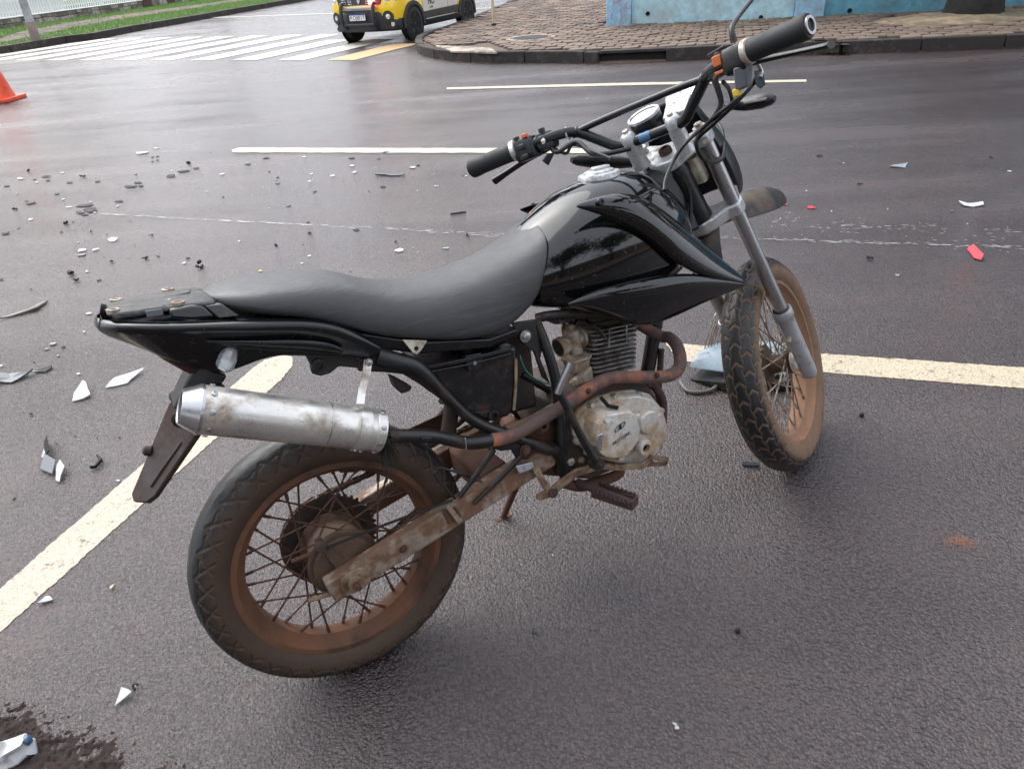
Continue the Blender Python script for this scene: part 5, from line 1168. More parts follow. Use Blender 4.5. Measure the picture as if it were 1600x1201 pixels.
# rack base on top: dark plate with bolt bosses
deckz = [[(-0.257, -0.07, 0.93), (-0.213, -0.078, 0.923), (-0.167, -0.084, 0.92), (-0.128, -0.088, 0.918), (-0.083, -0.092, 0.911)], [(-0.257, -0.064, 0.937), (-0.21, -0.07, 0.932), (-0.164, -0.076, 0.929), (-0.125, -0.08, 0.926), (-0.087, -0.08, 0.919)], [(-0.263, -0.03, 0.939), (-0.214, -0.03, 0.935), (-0.161, -0.03, 0.93), (-0.123, -0.03, 0.928), (-0.094, -0.03, 0.924)], [(-0.262, 0.02, 0.937), (-0.211, 0.02, 0.934), (-0.156, 0.02, 0.93), (-0.121, 0.02, 0.928), (-0.097, 0.02, 0.923)], [(-0.26, 0.06, 0.932), (-0.209, 0.06, 0.931), (-0.152, 0.065, 0.928), (-0.118, 0.07, 0.924), (-0.1, 0.07, 0.92)], [(-0.261, 0.075, 0.928), (-0.21, 0.075, 0.925), (-0.153, 0.08, 0.921), (-0.119, 0.085, 0.917), (-0.101, 0.085, 0.913)]]
dk = build('rack_base', *grid_m(deckz), 'rack_black', tailc, sub=1, ang=40, solid=-.006)
plate('rail', [(-0.251, -0.074, 0.937), (-0.21, -0.082, 0.933), (-0.168, -0.088, 0.93), (-0.163, -0.09, 0.92), (-0.209, -0.084, 0.922), (-0.249, -0.076, 0.924)], (0, .018, .003), 'rack_black', dk, bevel=.004)
plate('rail', [(-0.257, 0.072, 0.931), (-0.208, 0.078, 0.929), (-0.155, 0.084, 0.927), (-0.151, 0.084, 0.92), (-0.207, 0.078, 0.922), (-0.254, 0.072, 0.924)], (0, -.018, .003), 'rack_black', dk, bevel=.004)
plate('block', [(-0.166, -0.09, 0.924), (-0.128, -0.092, 0.922), (-0.11, -0.094, 0.916), (-0.097, -0.104, 0.894), (-0.135, -0.1, 0.899), (-0.165, -0.096, 0.909)], (0, .05, .0), 'cowl_black', dk, bevel=.005)
plate('spine', [(-0.25, -0.022, 0.932), (-0.189, -0.022, 0.929), (-0.122, -0.022, 0.927), (-0.117, 0.018, 0.925), (-0.187, 0.018, 0.929), (-0.25, 0.018, 0.931)], (0, 0, .006), 'rack_black', dk, bevel=.003)
lathe('dark_socket', [(-.004, .010), (.004, .010), (.0045, .007), (-.002, .006), (-.002, 0)], (-0.263, -0.012, 0.936), (-1, 0, .5), 'hole_dark', dk, 14)
plate('paint_chip', [(-0.166, -0.045, 0.929), (-0.157, -0.045, 0.932), (-0.154, -0.045, 0.928), (-0.162, -0.05, 0.927)], (0, 0, .0025), 'cream_plastic', dk, bevel=0)
for q, r_ in (((-0.246, -0.06, 0.934), .0105), ((-0.147, -0.072, 0.923), .0115), ((-0.243, 0.055, 0.931), .0105), ((-0.155, 0.065, 0.926), .0115)):
    b_ = lathe('bolt_boss', [(-.004, r_), (.003, r_), (.004, r_*.8), (.0035, r_*.6), (-.001, r_*.55), (-.001, 0)], Vector(q)+Vector((0, 0, .004)), (.15, 0, 1), 'carb_metal', dk, 20)
    bolt('rusty_bolt', Vector(q)+Vector((0, 0, .004)), (.15, 0, 1), .0045, .004, 'rust', b_)
strip('grey_band', [(-0.2, -0.083, 0.924), (-0.174, -0.087, 0.922)], .012, .004, 'shard_grey', dk)
plate('side_fillet', [(-0.11, -0.09, 0.916), (-0.082, -0.094, 0.913), (-0.059, -0.112, 0.887), (-0.094, -0.108, 0.891)], (0, .02, .0), 'cowl_black', tailc, bevel=.003)
# tail lamp, mudguard, plate holder
tlr = []
for q, w, h in (((-0.218, -0.03, 0.85), .030, .004), ((-0.199, -0.03, 0.83), .046, .012), ((-0.174, -0.03, 0.807), .050, .020), ((-0.156, -0.03, 0.792), .046, .022), ((-0.143, -0.03, 0.788), .040, .012)):
    c = Vector(q); tlr.append([(c.x+.0, w*cos(tau*k/16), c.z+h*sin(tau*k/16)+.006) for k in range(16)])
build('tail_lamp', *loft_m(tlr), 'red_lens', tailc, ang=60)
mg = []
for q, w in (((-0.155, -0.07, 0.827), .066), ((-0.116, -0.07, 0.79), .068), ((-0.058, -0.08, 0.799), .076), ((-0.007, -0.085, 0.796), .082), ((0.058, -0.09, 0.771), .084), ((0.126, -0.09, 0.737), .084)):
    c = Vector(q); mg.append([(c.x, -w, c.z-.004), (c.x, -w*.85, c.z+.022), (c.x, 0, c.z+.034), (c.x, w*.85, c.z+.022), (c.x, w, c.z-.004)])
build('rear_mudguard', *grid_m(mg), 'satin_black', tailc, sub=1, ang=180, solid=-.004)
build('lamp_bracket', *loft_m([[(-0.14, -0.045, 0.801), (-0.107, -0.055, 0.773), (-0.119, -0.05, 0.76), (-0.174, -0.045, 0.756), (-0.197, -0.045, 0.733), (-0.213, -0.04, 0.737), (-0.181, -0.04, 0.777), (-0.157, -0.04, 0.802)], [(lambda p: (p[0], .04, p[2]))(p) for p in ((-0.14, -0.045, 0.801), (-0.107, -0.055, 0.773), (-0.119, -0.05, 0.76), (-0.174, -0.045, 0.756), (-0.197, -0.045, 0.733), (-0.213, -0.04, 0.737), (-0.181, -0.04, 0.777), (-0.157, -0.04, 0.802))]]), 'satin_black', tailc, bevel=.005)
fl_ = [(-0.157, 0.035, 0.782), (-0.221, 0.038, 0.725), (-0.335, 0.03, 0.576), (-0.334, 0.01, 0.568), (-0.311, -0.02, 0.57), (-0.294, -0.036, 0.584), (-0.182, -0.05, 0.687), (-0.122, -0.048, 0.76)]
fp = [Vector(p) for p in fl_]; nrm = (fp[2]-fp[0]).cross(fp[6]-fp[0]).normalized()
flap = plate('plate_holder', fl_, nrm*(.012 if nrm.x > 0 else -.012), 'flap_brown', tailc, bevel=.0035)
strip('rib', [Vector((-0.214, -0.03, 0.667))-Vector((.003, 0, 0)), Vector((-0.264, -0.02, 0.621))-Vector((.003, 0, 0)), Vector((-0.29, -0.015, 0.595))-Vector((.003, 0, 0))], .006, .008, 'flap_brown', flap, up_=Vector((0, 1, 0)))
lathe('reflector_stub', [(0, .010), (.012, .010), (.016, .006)], (-0.274, 0.03, 0.648), (-1, .2, .3), 'flap_brown', flap, 12)
lathe('left_signal_stub', [(0, .012), (.02, .014), (.03, .010), (.031, 0)], (-0.199, 0.05, 0.727), (-.2, 1, 0), 'satin_black', flap, 14)
lathe('right_signal_stub', [(0, .014), (.012, .016), (.016, .010), (.017, 0)], (-0.203, -0.055, 0.723), (-.2, -1, 0), 'satin_black', flap, 14)
sg = []
so, se = Vector((-0.086, -0.1, 0.836)), Vector((-0.113, -0.104, 0.8)); sdn = (se-so).normalized(); sx = Vector((0, 1, 0)).cross(sdn).normalized()
for f_, w, y in ((0, .006, .010), (.12, .012, .018), (.5, .0165, .026), (.85, .016, .024), (1.0, .010, .012)):
    c = so.lerp(se, f_); sg.append([c+sx*w*a-Vector((0, y*b_, 0)) for a, b_ in ((-1, 0), (-.75, .55), (0, 1), (.75, .55), (1, 0), (0, -.4))])
sgl = build('signal_lens', *loft_m(sg), 'lens_clear', tailc, smooth=False)
build('reflector', *loft_m([[so.lerp(se, f_)+sx*w*a*.6-Vector((0, .004, 0)) for a in (-1, 0, 1)]+[so.lerp(se, f_)+sx*w*.4+Vector((0, .006, 0)), so.lerp(se, f_)-sx*w*.4+Vector((0, .006, 0))] for f_, w in ((.1, .010), (.5, .016), (.9, .014))]), 'chrome', sgl, smooth=False)

# ---------------------------------------------------------------- front end (all turned with the bars)
LS = .079
fw_, TF, frim = wheel('front_wheel', bike, AX, RFR, 0.0498, .241, .034, 'rubber', 'front_rim', 'spoke_steel', g_front, m_front, ST,
    [(-.040, .018), (-.038, .034), (-.030, .036), (-.027, .030), (-.020, .027), (.020, .030), (.024, .050), (.028, .062), (.050, .062), (.053, .05), (.056, .02)], 'hub_mud', ((-.034, .034), (.030, .056)), 'front wheel', seed=5)
lathe('speedometer_drive', [(-.044, .022), (-.046, .030), (-.060, .030), (-.064, .026), (-.066, .012)], (0, 0, 0), (0, 1, 0), 'aluminium', fw_, 30, tf=TF)
lathe('axle', [(-.098, .0075), (.1, .0075)], (0, 0, 0), (0, 1, 0), 'fork_steel', fw_, 14, tf=TF)
lathe('axle_nut', [(-.075, .013), (-.066, .013)], (0, 0, 0), (0, 1, 0), 'engine_dark', fw_, 6, tf=TF)
fork = None
for sgn in (-1, 1):
    y = sgn*LS; low = FK(-.065, y); mid_ = FK(.205, y); topp = FK(.776, y)
    f1 = tube('fork_leg', [FK(.15, y), topp], .0180, 'fork_steel', bike, n=24, res=1, tf=ST)
    lathe('slider', [(0, .010), (.004, .0182), (.012, .0210), (.03, .0224), (.20, .0230), (.235, .0242), (.240, .0272), (.262, .0275), (.266, .0252), (.266, .0190), (.250, .0186)], low, SU, 'silver_paint', f1, 30, tf=ST)
    lathe('dust_seal', [(.258, .0238), (.270, .0215), (.272, .0172)], low, SU, 'engine_dark', f1, 24, tf=ST)
    build('brake_hose_lug', *join(box_m(low+SU*.175+Vector((-.022, -sgn*.002, -.010)), (.026, .010, .012)), lathe_m([(-.006, .006), (.006, .006)], low+SU*.175+Vector((-.036, -sgn*.002, -.014)), (0, 1, 0), 10)), 'carb_metal', f1, tf=ST, bevel=.002)
    lathe('fork_cap', [(0, .0165), (.010, .0165), (.0105, .010), (.018, .010)], topp, SU, 'aluminium', f1, 6, tf=ST)
    lathe('axle_boss', [(-.018, .017), (.014, .017)], AX+Vector((0, y*.93, 0)), (0, 1, 0), 'silver_paint', f1, 20, tf=ST)
# triple clamps
def clamp_pts(t_, half, fwd, back, y0, yk):
    out = []
    for y, e in ((-half-.022, .004), (-half-.018, fwd), (-half+.015, fwd+.006), (-.03, fwd-.012), (.03, fwd-.012), (half-.015, fwd+.006), (half+.018, fwd), (half+.022, .004), (half+.018, -.022), (half-.012, -.026), (.034, back), (.016, back-.012), (-.016, back-.012), (-.034, back), (-half+.012, -.026), (-half-.018, -.022)):
        out.append(FK(t_, y, e))
    return out
tcl = plate('top_clamp', clamp_pts(.742, LS, .024, -.082, 0, 0), SU*.028, 'clamp_silver', bike, tf=ST, bevel=.004)
lathe('stem_nut', [(0, .016), (.012, .016), (.016, .013), (.016, .009), (.004, .009)], FK(.769, 0, -.046), SU, 'rust', tcl, 18, tf=ST)
for sgn in (-1, 1):
    y = sgn*.058; base = FK(.768, y, -.070)
    rs_ = lathe('bar_riser', [(0, .0215), (.020, .0195), (.058, .0190), (.066, .0195), (.066, .0), ], base, SU, 'clamp_silver', tcl, 20, tf=ST)
    lathe('riser_cap', [(.0665, .0195), (.080, .0195), (.090, .016), (.094, .010), (.095, 0)], base, SU, 'clamp_silver', tcl, 20, tf=ST)
    lathe('cap_bolt', [(.093, .0075), (.101, .007), (.1015, .003), (.098, .003)], base+SE*.002, SU, 'aluminium', tcl, 12, tf=ST)
    lathe('pinch_bolt', [(0, .006), (.012, .006), (.012, .003)], FK(.756, sgn*(LS+.012), -.03), (-.9, sgn*.3, 0), 'aluminium', tcl, 10, tf=ST)
lcl = plate('lower_clamp', clamp_pts(.535, LS, .024, -.060, 0, 0), SU*.034, 'clamp_silver', bike, tf=ST, bevel=.005)
for sgn in (-1, 1): lathe('pinch_boss', [(-.02, .012), (.02, .012)], FK(.552, sgn*(LS-.012), .030), (0, 1, 0), 'clamp_silver', lcl, 16, tf=ST)
# steering head and frame neck (does not turn)
neck = lathe('head_tube', [(.565, .030), (.575, .034), (.60, .032), (.70, .032), (.715, .034), (.735, .028)], A0, SU, 'satin_black', bike, 26)
build('neck_gusset', *loft_m([[(.99, -.012, .985), (1.055, -.02, .85), (1.075, -.02, .79), (.95, -.025, .78), (.90, -.03, .92)], [(.99, .012, .985), (1.055, .02, .85), (1.075, .02, .79), (.95, .025, .78), (.90, .03, .92)]]), 'satin_black', neck, bevel=.008)
tube('gusset_rib', [(1.00, -.024, .95), (1.03, -.028, .88), (1.02, -.032, .80)], .005, 'satin_black', neck, n=8)
build('ignition_switch', *loft_m([[FK(z, -.035+a*.018, -.01+b_*.018) for a, b_ in ((-1, -.6), (-.6, -1), (.6, -1), (1, -.6), (1, .6), (.6, 1), (-.6, 1), (-1, .6))] for z in (.655, .725)]), 'cream_plastic', bike, tf=ST, bevel=.002)
# handlebar
HB = [(.770, .400, 1.100), (.800, .290, 1.104), (.825, .230, 1.106), (.862, .192, 1.107), (.893, .165, 1.100), (.910, .125, 1.068), (.922, .095, 1.043), (.930, .072, 1.036), (.932, .05, 1.035), (.932, 0, 1.035)]
HBF = HB+[(x, -y, z) for x, y, z in HB[-2::-1]]
hbar = tube('handlebar', HBF, .0125, 'handlebar_black', bike, n=18, res=6, tf=ST)
tube('cross_brace', [(.893, .168, 1.101), (.900, .09, 1.105), (.900, -.09, 1.105), (.893, -.168, 1.101)], .0080, 'handlebar_black', hbar, n=14, res=4, tf=ST)
for sgn in (-1, 1):
    lathe('brace_joint', [(-.008, .0125), (.008, .0125)], (.890, sgn*.168, 1.101), (-.25, sgn, 0), 'handlebar_black', hbar, 16, tf=ST)
lathe('sticker', [(-.024, .01262), (.004, .01262)], (.932, .025, 1.035), (0, 1, 0), 'blue_sticker', hbar, 20, tf=ST)
def grip(a, b, nm, sgn):
    a, b = Vector(a), Vector(b); d_ = (b-a); L_ = d_.length
    g = lathe(nm, [(0, .0215), (.004, .0225), (.010, .0218), (.02, .0215), (L_-.026, .0218), (L_-.022, .0230), (L_-.004, .0230), (L_, .0210), (L_, .0125)], a, d_, 'grip_rubber', hbar, 28, tf=ST)
    lathe('bar_end', [(L_-.006, .0165), (L_+.004, .0165), (L_+.004, .0115), (L_-.02, .0115), (L_-.02, 0)], a, d_, 'fork_steel' if sgn < 0 else 'grip_rubber', g, 22, tf=ST)
    lathe('collar', [(-.014, .0205), (-.012, .0245), (-.002, .0245), (0, .022)], a, d_, 'aluminium', g, 24, tf=ST)
    return g
grip((.797, .297, 1.104), (.766, .410, 1.100), 'left_grip', 1)
grip((.797, -.297, 1.104), (.766, -.410, 1.100), 'right_grip', -1)
HBD = Vector((-.27, 1, 0)).normalized()
def on_bar(y): 
    s_ = 1 if y > 0 else -1; y = abs(y)
    for (x0_, y0_, z0_), (x1_, y1_, z1_) in zip(HB, HB[1:]):
        if y1_ <= y <= y0_: f_ = (y0_-y)/(y0_-y1_); return Vector((x0_+(x1_-x0_)*f_, s_*y, z0_+(z1_-z0_)*f_))
def swbox(nm, y0_, y1_, rx, rz, parent, m_='satin_black', off=(0, 0)):
    a, b = on_bar(y0_), on_bar(y1_); rings = []
    for p, k in ((a, .86), (a.lerp(b, .08), 1), (a.lerp(b, .92), 1), (b, .86)):
        rings.append([(p.x+off[0]+rx*k*x, p.y, p.z+off[1]+rz*k*z) for x, z in ((-1, -.55), (-.7, -1), (.7, -1), (1, -.55), (1, .55), (.7, 1), (-.7, 1), (-1, .55))])
    return build(nm, *loft_m(rings), m_, parent, tf=ST, bevel=.002)
# left switch cluster, lever and perch
ls_ = swbox('left_switch', .284, .238, .021, .026, hbar, off=(-.002, -.006))
box('orange_button', on_bar(.252)+Vector((-.014, 0, .022)), (.014, .014, .010), 'orange_plastic', ls_, tf=ST, bevel=.002)
box('rocker', on_bar(.274)+Vector((-.010, 0, .022)), (.016, .010, .012), 'satin_black', ls_, tf=ST, bevel=.002)
box('slider_switch', on_bar(.262)+Vector((-.024, 0, .0)), (.006, .020, .012), 'handlebar_black', ls_, tf=ST, bevel=.002)
box('horn_button', on_bar(.262)+Vector((-.022, 0, -.024)), (.010, .024, .012), 'handlebar_black', ls_, tf=ST, bevel=.003)
lp_ = swbox('left_perch', .234, .205, .018, .020, hbar, off=(.004, -.004))
bolt('perch_bolt', on_bar(.218)+Vector((-.017, 0, -.004)), (-1, 0, 0), .0045, .004, 'aluminium', lp_, tf=ST)
lathe('mirror_socket', [(0, .008), (.012, .008), (.0125, .005)], on_bar(.222)+Vector((.0, 0, .014)), (0, 0, 1), 'satin_black', lp_, 12, tf=ST)
tube('left_lever', [(.862, .222, 1.090), (.852, .260, 1.084), (.842, .300, 1.078), (.834, .350, 1.068), (.825, .397, 1.058)], [.0095, .0085, .0080, .0076, .0105], 'satin_black', hbar, n=10, tf=ST, flat=.7)
tube('zip_tie', [on_bar(.18)+Vector((.0135*cos(tau*k/10), .002*sin(k), .0135*sin(tau*k/10))) for k in range(11)], .0022, 'white_plastic', hbar, n=6, tf=ST)
tube('zip_tie_tail', [on_bar(.18)+Vector((-.010, 0, -.010)), on_bar(.18)+Vector((-.013, -.002, -.030))], .0018, 'white_plastic', hbar, n=6, res=1, tf=ST)
plate('torn_bracket', [(0.766, 0.2, 1.056), (0.795, 0.2, 1.069), (0.83, 0.2, 1.069), (0.786, 0.2, 1.042)], (.0, .004, 0), 'satin_black', hbar, tf=ST)
# right switch cluster with throttle housing, brake lever and broken mirror stem
rs = swbox('right_switch', -.284, -.236, .022, .025, hbar, off=(0, -.004))
box('kill_switch', on_bar(-.226)+Vector((-.018, 0, .006)), (.012, .018, .020), 'orange_plastic', rs, tf=ST, bevel=.002)
box('kill_switch_rocker', on_bar(-.226)+Vector((-.020, 0, -.016)), (.010, .018, .006), 'orange_plastic', rs, tf=ST, bevel=.001)
build('throttle_housing', *loft_m([[on_bar(-.270)+Vector(q) for q in ((-.02, .012, -.02), (.02, .012, -.02), (.022, -.016, -.02), (-.02, -.016, -.02))], [on_bar(-.262)+Vector(q) for q in ((-.014, .012, -.06), (.012, .012, -.06), (.012, -.012, -.06), (-.014, -.012, -.06))]]), 'shard_grey', rs, tf=ST, bevel=.003)
box('starter_button', on_bar(-.250)+Vector((-.012, 0, -.064)), (.014, .014, .016), 'yellow_plastic', rs, tf=ST, bevel=.003)
rp = swbox('right_perch', -.234, -.200, .019, .020, hbar, off=(.006, 0))
for y in (-.208, -.226): bolt('perch_bolt', on_bar(y)+Vector((-.014, 0, .017 if y < -.21 else -.020)), (-1, 0, .3), .0045, .005, 'engine_dark', rp, tf=ST)
plate('perch_lid', [on_bar(-.195)+Vector((-.01, 0, .024)), on_bar(-.195)+Vector((.05, 0, .026)), on_bar(-.245)+Vector((.05, 0, .026)), on_bar(-.245)+Vector((-.01, 0, .024))], (0, 0, .006), 'satin_black', rp, tf=ST)
tube('right_lever', [(.890, -.225, 1.096), (.924, -.262, 1.097), (.924, -.305, 1.090), (.912, -.350, 1.081), (.890, -.402, 1.070), (.883, -.415, 1.068)], [.0115, .0100, .0088, .0082, .0088, .0110], 'satin_black', hbar, n=12, tf=ST, flat=.7)
tube('mirror_stem', [(0.892, -0.24, 1.145), (0.893, -0.24, 1.163), (0.903, -0.24, 1.176), (0.942, -0.245, 1.196), (1.039, -0.25, 1.233), (1.159, -0.255, 1.279)], [.0075, .006, .0052, .005, .005, .005], 'satin_black', hbar, n=12, tf=ST)
ms = Vector((1.185, -0.256, 1.292))
build('mirror_head', *loft_m([[ms+Vector((x_*.3, a*.055*k, b_*.035*k+.02)) for a, b_ in ((-1, -.5), (-.6, -1), (.6, -1), (1, -.5), (1, .5), (.6, 1), (-.6, 1), (-1, .5))] for x_, k in ((0, .92), (.02, 1), (.06, .8), (.1, .4))]), 'satin_black', hbar, tf=ST, bevel=.004)
tube('hanging_switch_stalk', [(0.934, -0.262, 1.098), (0.953, -0.262, 1.077), (0.935, -0.262, 1.064)], .004, 'fork_steel', hbar, n=8, tf=ST)
plate('hanging_switch', [(0.904, -0.262, 1.08), (0.964, -0.262, 1.08), (0.96, -0.262, 1.05), (0.918, -0.262, 1.042), (0.891, -0.262, 1.052)], (.014, .004, 0), 'satin_black', hbar, tf=ST, bevel=.003)
# cables running down from the bars
cabs = [('clutch_cable', [(0.907, -0.26, 1.065), (0.89, -0.24, 1.043), (0.882, -0.19, 1.026), (0.915, -0.13, 1.01), (0.886, -0.09, 0.987), (0.873, -0.06, 0.96), (0.832, -0.05, 0.927), (0.81, -0.05, 0.905)], .0042),
        ('brake_cable', [(0.953, -0.258, 1.071), (0.896, -0.215, 1.032), (0.906, -0.15, 1.006), (0.923, -0.11, 0.993), (0.924, -0.1, 0.98), (0.941, -0.098, 0.951), (0.993, -0.098, 0.933), (1.048, -0.1, 0.933), (1.083, -0.1, 0.951), (1.188, -0.07, 1.002), (1.274, -0.03, 1.039)], .0050),
        ('harness', [(0.867, -0.19, 1.102), (1.027, -0.14, 1.084), (1.135, -0.1, 1.058), (1.208, -0.04, 1.036), (1.239, 0, 1.031)], .007),
        ('harness_right', [(0.893, -0.2, 1.08), (1.041, -0.16, 1.073), (1.147, -0.12, 1.05), (1.204, -0.06, 1.053)], .0045),
        ('harness_left', [(0.85, 0.225, 1.1), (0.835, 0.2, 1.068), (0.866, 0.16, 1.077), (0.854, 0.12, 1.037), (0.873, 0.09, 1.026), (0.91, 0.05, 1.021)], .0055),
        ('lead_left', [(0.848, 0.22, 1.089), (0.857, 0.19, 1.06), (0.869, 0.17, 1.074), (0.852, 0.11, 1.037), (0.843, 0.07, 1.01)], .004)]
for nm, P, r in cabs: tube(nm, P, r, 'cable_black', hbar, n=10, res=6, tf=ST)
tube('green_lead', [(1.195, -0.06, 1.013), (1.171, -0.075, 0.985), (1.152, -0.08, 0.958), (1.111, -0.08, 0.933)], .0016, 'cable_green', hbar, n=6, tf=ST)
# speedometer pod and its mount plate
sdir = Vector((-.42, .0, .90)).normalized(); sc_ = FK(.842, .026, -.014)
spd = lathe('speedometer', [(-.034, .026), (-.020, .036), (0, .039), (.020, .040), (.024, .039), (.025, .035), (.022, .0345), (.022, 0)], sc_, sdir, 'satin_black', bike, 40, tf=ST)
lathe('dial', [(.0222, .0330), (.0230, .0330), (.0231, 0)], sc_, sdir, 'dial_white', spd, 40, tf=ST)
lathe('bezel', [(.0200, .0405), (.0262, .0405), (.0275, .0385), (.0265, .0340), (.0240, .0335), (.0235, .0345)], sc_, sdir, 'clamp_silver', spd, 40, tf=ST, cap=False)
build('bracket', *plate_m([FK(.835, -.080, -.030), FK(.835, -.022, -.036), FK(.842, -.018, .030), FK(.842, -.080, .034)], SU*.014), 'clamp_silver', spd, tf=ST, bevel=.003)
build('bracket_lip', *plate_m([FK(.828, -.090, .044), FK(.828, -.004, .040), FK(.846, .0, .080), FK(.846, -.090, .080)], SU*.006), 'clamp_silver', spd, tf=ST, bevel=.002)
# black front cowl left over from the headlamp, and the two turn signals
cwl = [[FK(t_, y, e) for y, e in q] for t_, q in (
    (.835, ((-.062, .040), (-.066, .075), (-.040, .096), (0, .102), (.040, .096), (.066, .075), (.062, .040))),
    (.770, ((-.078, .036), (-.074, .085), (-.045, .110), (0, .118), (.045, .110), (.074, .085), (.070, .040))),
    (.720, ((-.088, .030), (-.096, .085), (-.060, .122), (0, .132), (.060, .122), (.096, .085), (.088, .030))),
    (.640, ((-.094, .030), (-.104, .095), (-.066, .138), (0, .146), (.066, .138), (.104, .095), (.094, .030))),
    (.570, ((-.086, .045), (-.094, .105), (-.060, .142), (0, .150), (.060, .142), (.094, .105), (.086, .045))),
    (.535, ((-.070, .070), (-.076, .115), (-.050, .140), (0, .148), (.050, .140), (.076, .115), (.070, .070))))]
build('front_cowl', *grid_m(cwl), 'satin_black', bike, tf=ST, solid=-.004, sub=1, ang=60)
for sgn, a, b in ((-1, (1.118, -0.115, 1.047), (1.104, -0.235, 1.026)), (1, FK(.708, .10, .060), (0.9, 0.205, 1.045))):
    a, b = Vector(a), Vector(b); d_ = b-a; L_ = d_.length; dn = d_.normalized(); e1_ = Vector((0, 0, 1)); e1_ = (e1_-dn*e1_.dot(dn)).normalized(); e2_ = dn.cross(e1_)
    rings = []
    for f_, w, h in ((0, .008, .008), (.18, .009, .009), (.26, .014, .012), (.42, .019, .016), (.75, .021, .017), (.93, .017, .013), (1, .008, .007)):
        rings.append([a+dn*L_*f_+e1_*h*sin(tau*k/12)+e2_*w*cos(tau*k/12) for k in range(12)])
    ts = build('turn_signal', *loft_m(rings), 'satin_black', bike, tf=ST, ang=45)
    build('lens', *loft_m([[a+dn*L_*f_+e1_*h*sin(tau*k/12)+e2_*(w*cos(tau*k/12)+.006) for k in range(12)] for f_, w, h in ((.45, .016, .012), (.6, .018, .013), (.9, .014, .009))]), 'satin_black', ts, tf=ST)
# high front mudguard
fg = []
for x, z, w, dr_ in ((1.10, .800, .030, .004), (1.18, .806, .054, .020), (1.28, .824, .070, .036), (1.40, .834, .078, .046), (1.52, .830, .074, .046), (1.63, .814, .058, .036), (1.71, .796, .036, .020), (1.75, .782, .012, .006)):
    fg.append([(x, -w, z-dr_*1.7), (x, -w*.86, z-dr_*.55), (x, -w*.45, z), (x, 0, z+.004), (x, w*.45, z), (x, w*.86, z-dr_*.55), (x, w, z-dr_*1.7)])
ffd = build('front_mudguard', *grid_m(fg), 'fender_mud', bike, tf=ST, sub=2, ang=180, solid=-.004)
build('mud_flange', *grid_m([[(1.10, -.04, .795), (1.10, .04, .795)], [(1.06, -.045, .74), (1.06, .045, .74)], [(1.05, -.04, .66), (1.05, .04, .66)]]), 'fender_mud', ffd, tf=ST, solid=-.004)
# side stand on the far side
ss = tube('side_stand', [(.56, .10, .30), (.52, .18, .15), (.50, .235, .052)], [.010, .010, .009], 'rusty_steel', bike, n=12, res=2)
box('foot', (.50, .240, .048), (.05, .03, .008), 'rusty_steel', ss, bevel=.002)

# ------------------------------------------------------------------ police car (x forward, y left)
cpos = Vector((-1.5416, 16.7027, 0)); ch = -2.0288; CSC = 0.8369
car = empty('police_car', 'yellow and white compact patrol car with black bull bar parked at the corner', 'car', cpos)
car.rotation_euler = (0, 0, ch); car.scale = (CSC,)*3
WBH = 1.335; TRK = .785; WR = .345
def sect(x, pts): return [(x, y, z) for y, z in pts]
def body_ring(x, w, zlo, zsh, ztop, wt):
    half = [(w*.80, zlo), (w*.97, zlo+.10), (w, (zlo+zsh)*.5), (w*.985, zsh-.06), (w*.93, zsh), (wt, ztop), (wt*.5, ztop+.012)]
    return [(x, -y, z) for y, z in half]+[(x, y, z) for y, z in half[::-1]]
CB = [(2.13, .62, .52, .80, .86, .52), (2.08, .78, .42, .88, .95, .62), (1.95, .86, .34, .95, 1.02, .68), (1.70, .895, .30, 1.00, 1.06, .72), (1.30, .905, .28, 1.02, 1.09, .74), (.85, .905, .26, 1.03, 1.12, .76), (.2, .905, .26, 1.04, 1.12, .78), (-.8, .905, .26, 1.06, 1.12, .78), (-1.5, .90, .30, 1.08, 1.13, .76), (-1.95, .86, .38, 1.08, 1.13, .72), (-2.12, .78, .46, 1.05, 1.10, .66), (-2.18, .66, .55, .98, 1.04, .60)]
cbody = build('body', *loft_m([body_ring(*q) for q in CB]), 'car_yellow', car, ang=45, bevel=.015)
GH = [[(.80, .74, 1.10), (-1.90, .70, 1.12)], [(.10, .62, 1.58), (-1.62, .60, 1.60)]]
cab = build('cabin', *loft_m([[(.82, -.76, 1.09), (.82, .76, 1.09), (-1.98, .74, 1.10), (-1.98, -.74, 1.10)], [(.05, -.64, 1.56), (.05, .64, 1.56), (-1.66, .62, 1.58), (-1.66, -.62, 1.58)], [(-.05, -.56, 1.62), (-.05, .56, 1.62), (-1.55, .55, 1.63), (-1.55, -.55, 1.63)]]), 'car_white', car, bevel=.03)
plate('windscreen', [(.745, -.66, 1.155), (.745, .66, 1.155), (.115, .58, 1.545), (.115, -.58, 1.545)], (.012, 0, .014), 'car_glass', cab, bevel=0)
